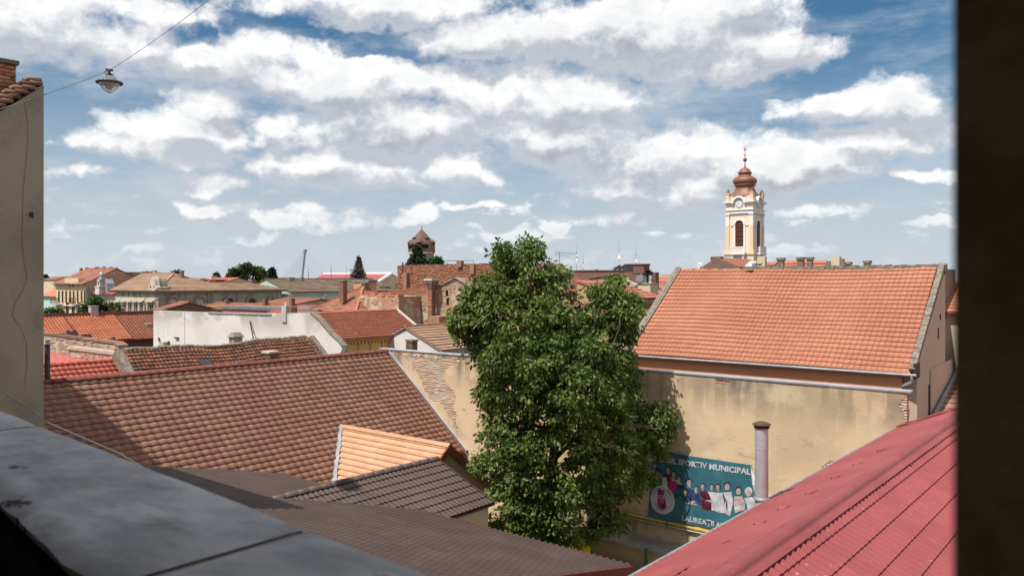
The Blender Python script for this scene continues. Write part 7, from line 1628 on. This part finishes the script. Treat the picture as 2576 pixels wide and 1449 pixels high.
# far town: small roofs along the skyline
LF = ['long far house on the skyline just right of the apartment tower', 'wide far house with tan roof on the skyline in the gap', 'far house on the skyline touching the hall verge', 'farthest pale house on the skyline right of the apartment block', 'small red roofed house among the trees in the gap', 'small house with brown roof beside the hall verge in the gap', 'low orange roofed cottage at the foot of the gap trees', 'far house on the skyline between crimson hall and brick wall', 'small far house beside the left edge of the upper brick wall', 'far house behind the palace roof left of the orange roof', 'far house over the salmon roof at the far left', 'far house half hidden behind the apartment balconies', 'far house behind the top of the hall verge', 'wide far house behind the hall ridge left end', 'wide far house right of the bare spruce', 'far house behind the roof right of the olive trees', 'far house behind the ridge right of the church tower']
m_far = [m_tile_far, m_tile_mid, m_tile_tan, m_tile_moss]
k = 0
for (px, py, d, w_) in ((1655, 708, 420, 22), (1672, 699, 600, 26), (1690, 696, 700, 22), (1646, 697, 800, 30), (1665, 725, 260, 10), (1690, 732, 240, 9), (1655, 737, 210, 8), (975, 707, 300, 12), (985, 716, 200, 8), (470, 706, 300, 10), (120, 704, 300, 12), (1640, 716, 330, 10), (1706, 716, 330, 12), (1720, 705, 500, 20), (940, 702, 400, 16), (690, 706, 350, 14), (1985, 690, 400, 18)):
    p = at_d(px, py, d); k += 1
    house('far_house', LF[k-1], 'house', p.x+w_/2, p.y, w_, 9, p.z, p.z+min(1.5, w_*.09), 'gx', m_cream if k % 2 else m_white, m_far[k % 4], n=3, group='far houses of the town')
# ---------------------------------------------------------------- trees
m_leaf = mat('walnut_leaf', (.07, .12, .024), (.13, .185, .04), rough=.5, spec=.26, tint=True, gtint=.35, tintc=((.18, .21, .06), .7), vary=(.7, 4, .35, .65), translucent=.30)
m_bark = mat('grey_bark', (.13, .11, .09), (.085, .072, .06), rough=.95, vary=(6, 5, .35, .65), bump=(20, .6, .02))
m_leaf_d = mat('dark_broadleaf', (.028, .05, .012), (.055, .08, .018), rough=.5, spec=.3, tint=True, gtint=.3, tintc=((.10, .10, .03), .5), vary=(.3, 4, .35, .65), translucent=.15)
m_leaf_m = mat('street_tree_leaf', (.035, .075, .018), (.05, .10, .025), rough=.5, spec=.3, tint=True, gtint=.3, vary=(.5, 4, .35, .65), translucent=.15)
m_leaf_b = mat('brownish_lime_leaf', (.085, .085, .03), (.05, .07, .02), rough=.55, spec=.25, tint=True, gtint=.3, vary=(.5, 4, .35, .65), translucent=.15)
m_needle = mat('spruce_needle', (.018, .035, .018), (.035, .05, .02), rough=.6, spec=.2, tint=True, gtint=.3)
m_bare = mat('bare_spruce_twig', (.10, .075, .065), (.065, .05, .045), rough=.9, tint=True, gtint=.3)
m_far_tree = mat('hazed_far_foliage', (.05, .075, .05), (.07, .09, .06), rough=.8, tint=True, gtint=.2)  # leaf colour paled and blued to carry the distance haze
def leaf_cloud(centres, radii, per, size, droop=.6, rnd=None, spray=.5):
    """leaf blades spread round clump centres: each blade a folded pair of triangles hanging outwards and down"""
    R_ = rnd or rng
    C = np.repeat(np.asarray(centres, float), per, axis=0); rad = np.repeat(np.asarray(radii, float), per)
    n = len(C)
    d = R_.normal(size=(n, 3)); d /= np.linalg.norm(d, axis=1)[:, None]
    rr = rad*R_.random(n)**.45
    P = C+d*rr[:, None]*np.array([1, 1, .8])
    ax = d*np.array([1, 1, .35])+R_.normal(size=(n, 3))*.55; ax[:, 2] -= droop
    ax /= np.linalg.norm(ax, axis=1)[:, None]
    s = R_.normal(size=(n, 3)); s[:, 2] *= .45; s -= ax*np.sum(s*ax, 1)[:, None]; s /= np.linalg.norm(s, axis=1)[:, None]
    nn = np.cross(ax, s); sg = np.where(nn[:, 2] < 0, -1, 1)[:, None]; nn *= sg; s *= sg
    L = size*(.65+.7*R_.random(n))[:, None]; Wd = L*.26
    v = np.stack([P, P+ax*L*.5+s*Wd-nn*Wd*.35, P+ax*L, P+ax*L*.5-s*Wd-nn*Wd*.35], 1).reshape(-1, 3)
    b = (np.arange(n)*4)[:, None]
    q = np.concatenate([b+np.array([[0, 1, 2]]), b+np.array([[0, 2, 3]])], 0)
    t = R_.random(n); return v, q, np.concatenate([t, t])
def crown_obj(parent, v, q, t, M, name='crown'):
    off = np.array(OFF[parent.name]); me = mesh_np(name, v-off, q, tint=t, mats=[M]); o = bpy.data.objects.new(name, me); COL.objects.link(o); o.parent = parent; OFF[o.name] = tuple(off); return o
# the walnut: crown lobes measured in the picture at the tree's distance
TD0 = 26.0
wb = at_d(1378, 1500, TD0)
LOB = [(1300,640,62,52,0),(1335,622,40,34,.4),(1262,640,30,40,-.2),(1300,720,115,70,0),(1392,700,48,60,.3),(1222,745,62,52,-.3),(1172,795,46,46,-.5),(1150,805,26,30,-.3),(1195,830,52,50,.2),(1300,800,140,80,-.5),(1410,790,80,70,.2),
  (1520,735,52,40,.6),(1555,740,40,32,.8),(1545,705,28,20,.7),(1590,748,18,16,.8),(1500,790,55,48,.5),(1540,820,58,50,.5),(1580,835,34,30,.8),(1230,890,48,52,-.2),(1330,890,130,78,-1.0),(1450,880,110,80,-.6),(1545,900,55,60,.7),(1565,960,50,60,1.0),
  (1290,970,100,70,-.6),(1400,980,120,80,-1.2),(1500,985,90,75,-.5),(1235,985,46,52,0),(1590,935,26,30,1.3),(1245,1065,52,56,-.3),(1330,1080,100,72,-.9),(1445,1080,90,70,-.9),(1540,1090,80,70,-.4),(1620,1075,52,55,.8),(1672,1090,30,50,1.2),(1688,1050,12,34,1.3),(1665,1128,28,26,1.0),
  (1255,1160,58,58,-.3),(1330,1180,85,70,-.8),(1500,1170,90,62,-.6),(1590,1150,58,46,.4),(1270,1245,62,52,-.4),(1340,1270,76,62,-.7),(1480,1230,60,50,-.6),(1560,1220,62,44,0),(1620,1190,30,36,.8),(1275,1310,52,40,-.3),(1350,1340,70,40,-.5),(1400,1360,40,26,-.3),(1520,1275,46,40,-.2),(1545,1310,34,34,0),(1500,1320,26,26,-.1),(1390,1225,40,50,.6),(1210,1165,22,24,0),(1205,830,30,36,.2),(1480,1340,16,20,0),(1400,1300,60,45,-.9),(1360,1380,60,24,-.5),(1440,1350,36,30,-.6),(1430,1230,36,50,-1.2),(1660,1040,40,40,1.0),(1560,1010,70,50,.4),(1690,1085,16,40,1.3),(1560,780,50,40,.4),(1600,770,16,26,.8),(1300,1330,40,30,-.6)]
wt_ = thing('walnut_tree', 'tall leafy walnut tree filling the yard in front of the beige wall', 'tree', (wb.x, wb.y, 0))
cen = []; rad = []; clumps_by = []
sc = TD0/2004
for (px, py, rx, ry, dd) in LOB:
    c = at_d(px, py, TD0+dd*1.2); A = rx*sc; B_ = ry*sc; k = max(6, int(A*B_*44))
    dep = min(2.3, max(.7, (A+B_)/2*1.05))
    right = Vector((CA, SA, 0)); fwd = Vector((-SA, CA, 0))
    for i in range(k):
        while True:
            u = np.array([random.uniform(-1, 1) for _ in range(3)]); r = np.linalg.norm(u)
            if .35 < r <= 1: break
        rr_ = random.uniform(.20, .36)
        q = c+right*(u[0]*max(.05, A-rr_*.45))+Vector((0, 0, 1))*(u[1]*max(.05, B_-rr_*.45))+fwd*(u[2]*dep)
        if q.y > BW-.35: q.y = BW-.35-random.random()*.6
        cen.append(tuple(q)); rad.append(rr_); clumps_by.append((px, py))
v, q, t = leaf_cloud(cen, rad, 50, .165, droop=.75)
v[:, 1] = np.minimum(v[:, 1], BW-.12)
crown_obj(wt_, v, q, t, m_leaf)
# trunk and limbs reach the lobes
m_ = MB(); m_.tube([(wb.x, wb.y, 0), (wb.x+.05, wb.y, 1.6), (wb.x-.05, wb.y+.05, 3.2), tuple(at_d(1395, 1120, TD0)), tuple(at_d(1375, 980, TD0)), tuple(at_d(1350, 850, TD0)), tuple(at_d(1320, 740, TD0)), tuple(at_d(1305, 660, TD0))], [.24, .21, .18, .15, .12, .09, .05, .02], 10); trunk = obj('trunk', m_, m_bark, wt_)
for k, (p0_, pts) in enumerate((((1400, 1150), ((1470, 1080), (1560, 1060), (1650, 1080), (1685, 1060))), ((1385, 1050), ((1450, 960), (1530, 900), (1560, 820), (1560, 750))), ((1375, 980), ((1300, 940), (1240, 900), (1180, 830), (1150, 800))), ((1350, 850), ((1290, 800), (1220, 770))), ((1405, 1180), ((1330, 1200), (1260, 1230), (1240, 1290))), ((1410, 1210), ((1480, 1200), (1550, 1230), (1545, 1300))), ((1330, 780), ((1400, 720), (1420, 680))), ((1390, 1080), ((1300, 1060), (1240, 1050))), ((1440, 970), ((1500, 800), (1520, 735))))):
    m_ = MB(); P_ = [at_d(*p0_, TD0)]+[at_d(a, b, TD0+random.uniform(-.4, .3)) for a, b in pts]; n = len(P_); m_.tube([P_[0].lerp(P_[0], 0)]+[P_[0].lerp(q_, .0) if 0 else q_ for q_ in P_[1:-1]]+[P_[-2].lerp(P_[-1], .55)], [.075*(1-.85*i/(n-1)) for i in range(n)], 7); obj('limb', m_, m_bark, trunk)
m_ = MB()
for i in random.sample(range(len(cen)), 260):                     # twigs that show through
    a = Vector(cen[i]); d = Vector((random.uniform(-1, 1), random.uniform(-1, .3), random.uniform(-.2, .8))).normalized(); m_.tube([a-d*random.uniform(.2, .5), a+d*.15+Vector((0, 0, .06)), a+d*random.uniform(.25, .45)], [.016, .011, .005], 4, caps=False)
tw = obj('twigs', m_, mat('pale_twig', (.30, .26, .22), (.22, .19, .16), rough=.9), wt_, kind='stuff')
m_ = MB(); m_.smooth = True
for i in random.sample(range(len(cen)), 420):
    a = Vector(cen[i])+Vector((random.uniform(-1, 1), random.uniform(-1, .2), random.uniform(-.6, .9)))*rad[i]; r = random.uniform(.028, .038)
    m_.lathe([(.004, -r*1.1), (r*.8, -r*.6), (r, 0), (r*.75, r*.65), (.004, r*1.05)], a, 6)
obj('green_nuts', m_, mat('green_walnut_husk', (.26, .33, .10), rough=.55), wt_, kind='stuff')

def broadleaf(name, label, base, top, width, M, size, n=60, per=34, lobes=5, group=None, depth=None, seed=1, cat='tree', trunk_r=.18):
    """smaller tree: trunk, limbs and a lobed crown between the base and top points"""
    t = thing(name, label, cat, base, group); R_ = random.Random(seed); g2 = np.random.default_rng(seed)
    base, top = Vector(base), Vector(top); h = top.z-base.z; ch = min(h*.8, width*1.5)
    L = [(Vector((0, 0, top.z-ch*.45)), width*.36)]
    for i in range(lobes):
        a = R_.uniform(0, 6.28); L.append((Vector((math.cos(a)*width*.26, math.sin(a)*width*.26, top.z-ch*R_.uniform(.22, .78))), width*R_.uniform(.18, .29)))
    cs = []; rs = []
    for i in range(n):
        c, r = L[i % len(L)]; d = Vector((R_.gauss(0, 1), R_.gauss(0, 1), R_.gauss(0, 1))).normalized(); p = c+d*r*R_.uniform(.5, 1.0); p.z = min(p.z, top.z-.1*width*R_.random()); cs.append((base.x+p.x, base.y+p.y, p.z)); rs.append(width*R_.uniform(.07, .12))
    v, q, tt = leaf_cloud(cs, rs, per, size, .4, g2); crown_obj(t, v, q, tt, M)
    m_ = MB(); m_.tube([base, (base.x, base.y, base.z+h*.5), (base.x+.1, base.y, top.z-ch*.3)], [trunk_r, trunk_r*.7, trunk_r*.2], 7)
    for c, r in L[1:4]: m_.tube([(base.x, base.y, top.z-ch*.8), (base.x+c.x*.8, base.y+c.y*.8, c.z)], [trunk_r*.5, trunk_r*.15], 5)
    obj('trunk', m_, m_bark, t); return t
def gtree(name, label, px, pyt, d, width_px, M, size, **kw):
    p = at_d(px, pyt, d); w_ = width_px/2004*d; return broadleaf(name, label, (p.x, p.y, 0), (p.x, p.y, p.z), w_, M, size, **kw)
gtree('street_tree', 'dark green street tree at far left below the mint wall', 135, 752, 100, 52, m_leaf_m, .34, n=110, seed=3)
gtree('street_tree', 'bright green bushy street tree before the white turret house', 222, 738, 92, 66, m_leaf_m, .34, n=130, seed=4)
gtree('street_tree', 'brownish green lime tree before the left end of the palace', 281, 740, 93, 66, m_leaf_b, .34, n=130, seed=5)
gtree('broadleaf_tree', 'big round olive green tree, left one of the pair behind the long palace roof', 605, 655, 165, 60, m_leaf_d, .62, n=150, seed=6, trunk_r=.4)
gtree('broadleaf_tree', 'olive green tree, right and lower one of the pair behind the palace roof', 648, 661, 168, 52, m_leaf_d, .62, n=140, seed=7, trunk_r=.4)
gtree('broadleaf_tree', 'round tree top just over the dark grey house block', 312, 681, 150, 32, m_leaf_b, .5, n=60, seed=8)
gtree('broadleaf_tree', 'light green tree on the right flank of the water tower', 1101, 640, 200, 44, m_leaf_m, .6, n=90, seed=9)
gtree('broadleaf_tree', 'small green tree right end over the upper brick wall', 1128, 658, 200, 34, m_leaf_m, .5, n=40, seed=10)
for i, (px, pt, wd) in enumerate(((1660, 713, 40), (1690, 712, 36), (1645, 735, 22))): gtree('broadleaf_tree', ('green tree mass beyond the gap street, wide one', 'green trees against the hall verge far behind', 'low green tree in the gap street')[i], px, pt, 300-i*50, wd, m_leaf_m, .8, n=50, seed=20+i)
gtree('far_tree', 'bluish far trees at the left skyline beside the grey wall', 128, 694, 420, 26, m_far_tree, 1.2, n=50, seed=30); gtree('far_tree', 'tall bluish far poplar at the left skyline', 116, 690, 425, 10, m_far_tree, 1.0, n=30, seed=31); gtree('far_tree', 'bluish far trees right of the orange far roof', 567, 697, 420, 22, m_far_tree, 1.2, n=40, seed=32); gtree('far_tree', 'bluish far tree line left of the upper brick wall', 975, 703, 500, 46, m_far_tree, 1.2, n=60, seed=33)
def spruce(name, label, px, pyt, pyb, d, width_px, M, whorls=14, bare=False, seed=1, needle=.5, per=26):
    p, b = at_d(px, pyt, d), at_d(px, pyb, d); R_ = random.Random(seed); w_ = width_px/2004*d/2; h = p.z-b.z
    t = thing(name, label, 'tree', (p.x, p.y, 0))
    m_ = MB(); m_.tube([(p.x, p.y, 0), (p.x, p.y, b.z), (p.x, p.y, p.z)], [.3, .22, .03], 7); tr = obj('trunk', m_, m_bark if not bare else m_bare, t)
    cs = []; rs = []; br = MB()
    for i in range(whorls):
        f = (i+.3)/whorls; z = p.z-h*f; L = w_*(f**.85)*R_.uniform(.85, 1.1); k = 5+int(5*f)
        for j in range(k):
            a = 6.28*j/k+R_.uniform(-.3, .3); dz_1 = -L*.12 if not bare else -L*.25
            tip = Vector((p.x+math.cos(a)*L, p.y+math.sin(a)*L, z+dz_1*.6)); mid = Vector((p.x+math.cos(a)*L*.6, p.y+math.sin(a)*L*.6, z+dz_1))
            br.tube([(p.x, p.y, z+L*.05), mid, tip], [.05+.02*L/w_, .04, .012], 4, caps=False)
            nb = max(2, int(L/needle*1.6))
            for q in range(nb):
                s = (q+.6)/nb; cs.append(tuple(Vector((p.x, p.y, z)).lerp(mid, s/.6) if s < .6 else mid.lerp(tip, (s-.6)/.4))); rs.append(needle*(.75 if not bare else .4))
    obj('branches', br, m_bare if bare else m_bark, t)
    v, q, tt = leaf_cloud(cs, rs, per if not bare else 8, needle*(1.0 if not bare else .9), .5, np.random.default_rng(seed)); crown_obj(t, v, q, tt, M)
spruce('spruce_tree', 'dark green spruce in front of the brick water tower', 1051, 622, 672, 120, 58, m_needle, 13, seed=2, needle=.45)
spruce('bare_spruce', 'half bare reddish spruce with layered branches before the crimson roof', 902, 646, 710, 135, 52, m_bare, 17, True, seed=3, needle=.4)
spruce('spruce_tree', 'small dark spruce right of the olive tree pair', 684, 677, 712, 150, 26, m_needle, 9, seed=4, needle=.5)
spruce('spruce_tree', 'tiny spruce tip over the far orange roof', 545, 689, 712, 200, 22, m_needle, 7, seed=5, needle=.6)
spruce('spruce_tree', 'thin dark spruce tip right of the palace chimneys', 447, 683, 705, 170, 14, m_needle, 7, seed=6, needle=.5)

# ---------------------------------------------------------------- hanging street lamp and wires
LD = 19.0
lp = at_d(272, 178, LD); s_ = LD/2004
lm = thing('hanging_street_lamp', 'grey bell shaped street lamp with clear glass bowl hung on a wire', 'street lamp', (lp.x, lp.y, lp.z-.5))
m_lampg = mat('grey_lamp_metal', (.17, .18, .175), (.13, .14, .135), rough=.55, spec=.4, vary=(6, 4, .35, .65))
m_lglass = bpy.data.materials.new('lamp_glass'); m_lglass.use_nodes = True
_T = NT(m_lglass.node_tree); _tr = _T.new('ShaderNodeBsdfTransparent'); _tr.inputs[0].default_value = (.93, .95, .95, 1); _gl = _T.new('ShaderNodeBsdfGlossy'); _gl.inputs['Roughness'].default_value = .05
_lw = _T.new('ShaderNodeLayerWeight'); _lw.inputs[0].default_value = .35; _mx = _T.new('ShaderNodeMixShader'); _T.l.new(_T.m('MULTIPLY_ADD', _lw.outputs['Facing'], .75, .06), _mx.inputs[0]); _T.l.new(_tr.outputs[0], _mx.inputs[1]); _T.l.new(_gl.outputs[0], _mx.inputs[2]); _T.l.new(_mx.outputs[0], _T.n['Material Output'].inputs[0])
def zl(py): return at_d(273, py, LD).z
cx, cy2 = at_d(275, 200, LD).x, at_d(275, 200, LD).y
m_ = MB(); m_.lathe([(2.5*s_, zl(190)), (4*s_, zl(191)), (13*s_, zl(193)), (20*s_, zl(203)), (31*s_, zl(206.5)), (31*s_, zl(210)), (24*s_, zl(209)), (10*s_, zl(205))], (cx, cy2, 0), 28); sh = obj('shade', m_, m_lampg, lm)
m_ = MB(); m_.lathe([(30*s_, zl(207.2)), (31.6*s_, zl(208)), (31.6*s_, zl(211)), (29*s_, zl(212)), (24*s_, zl(210))], (cx, cy2, 0), 28); obj('rim', m_, m_iron, sh)
m_ = MB(); m_.lathe([(24*s_, zl(209)), (24*s_, zl(213)), (22*s_, zl(218)), (15*s_, zl(227)), (8*s_, zl(233)), (2*s_, zl(236))], (cx, cy2, 0), 28); obj('glass_bowl', m_, m_lglass, lm)
m_ = MB(); m_.lathe([(22*s_, zl(209)), (21*s_, zl(213)), (10*s_, zl(215)), (9*s_, zl(222)), (3*s_, zl(223))], (cx, cy2, 0), 20); obj('reflector', m_, mat('cream_reflector', (.70, .63, .56), rough=.5), lm)
m_ = MB(); m_.lathe([(5*s_, zl(215)), (8*s_, zl(219)), (7*s_, zl(224)), (2*s_, zl(227))], (cx, cy2, 0), 14); obj('bulb', m_, m_white_pnt, lm)
m_ = MB(); m_.lathe([(5*s_, zl(186)), (7*s_, zl(187)), (4*s_, zl(189)), (7.5*s_, zl(191)), (3*s_, zl(193))], (cx, cy2, 0), 14); obj('neck', m_, m_iron, lm)
m_ = MB(); m_.bar((cx, cy2, zl(187)), (cx, cy2, zl(179)), .045); m_.bar((cx-.06, cy2-.05, zl(176)), (cx+.06, cy2+.05, zl(178)), .05); m_.tube([(cx-.05, cy2, zl(176.5)), (cx-.10, cy2-.06, zl(181)), (cx-.09, cy2-.06, zl(186)), (cx-.02, cy2, zl(188))], .012, 5); m_.bar((cx, cy2, zl(189)), (cx+.10, cy2+.05, zl(189.5)), .02); obj('hanger', m_, m_iron, lm)
def wire(name, label, pts, r, M_, sag=0.0, n=12):
    P_ = [Vector(p) for p in pts]; out = []
    for a, b in zip(P_[:-1], P_[1:]):
        for i in range(n): f = i/n; c = a.lerp(b, f); c.z -= sag*4*f*(1-f); out.append(c)
    out.append(P_[-1]); w_ = thing(name, label, 'wire', out[0]); obj('strand', MB().tube(out, r, 5), M_, w_); return w_
hang = Vector((cx, cy2, zl(178)))
wire('lamp_wire', 'long thin wire across the sky that carries the street lamp', [at_d(-120, 311, 14.2), hang-Vector((.02, 0, 0))], .009, m_wire_l, .05)
wire('lamp_wire', 'thin wire rising from the street lamp to the top of picture', [hang+Vector((.02, 0, 0)), at_d(640, -92, 15)], .005, m_wire, .08)
wire('slack_cable', 'slack pale cable sagging before the grey wall down behind the sill', [at_d(-60, 945, 9), at_d(60, 1018, 10), at_d(118, 1062, 10.5), at_d(300, 1140, 11), at_d(460, 1235, 11.4)], .011, m_wire_l, .0)
wire('roof_cable', 'thin dark cable lying over the dark brown steel roof', [at_d(1050, 1325, 20.5), at_d(1150, 1400, 17.5), at_d(1300, 1470, 15.5)], .012, m_wire, .0)
# keep the outliner tidy: leave nothing but real objects
for o in list(bpy.data.objects):
    if o.type == 'MESH' and len(o.data.polygons) == 0: bpy.data.objects.remove(o)
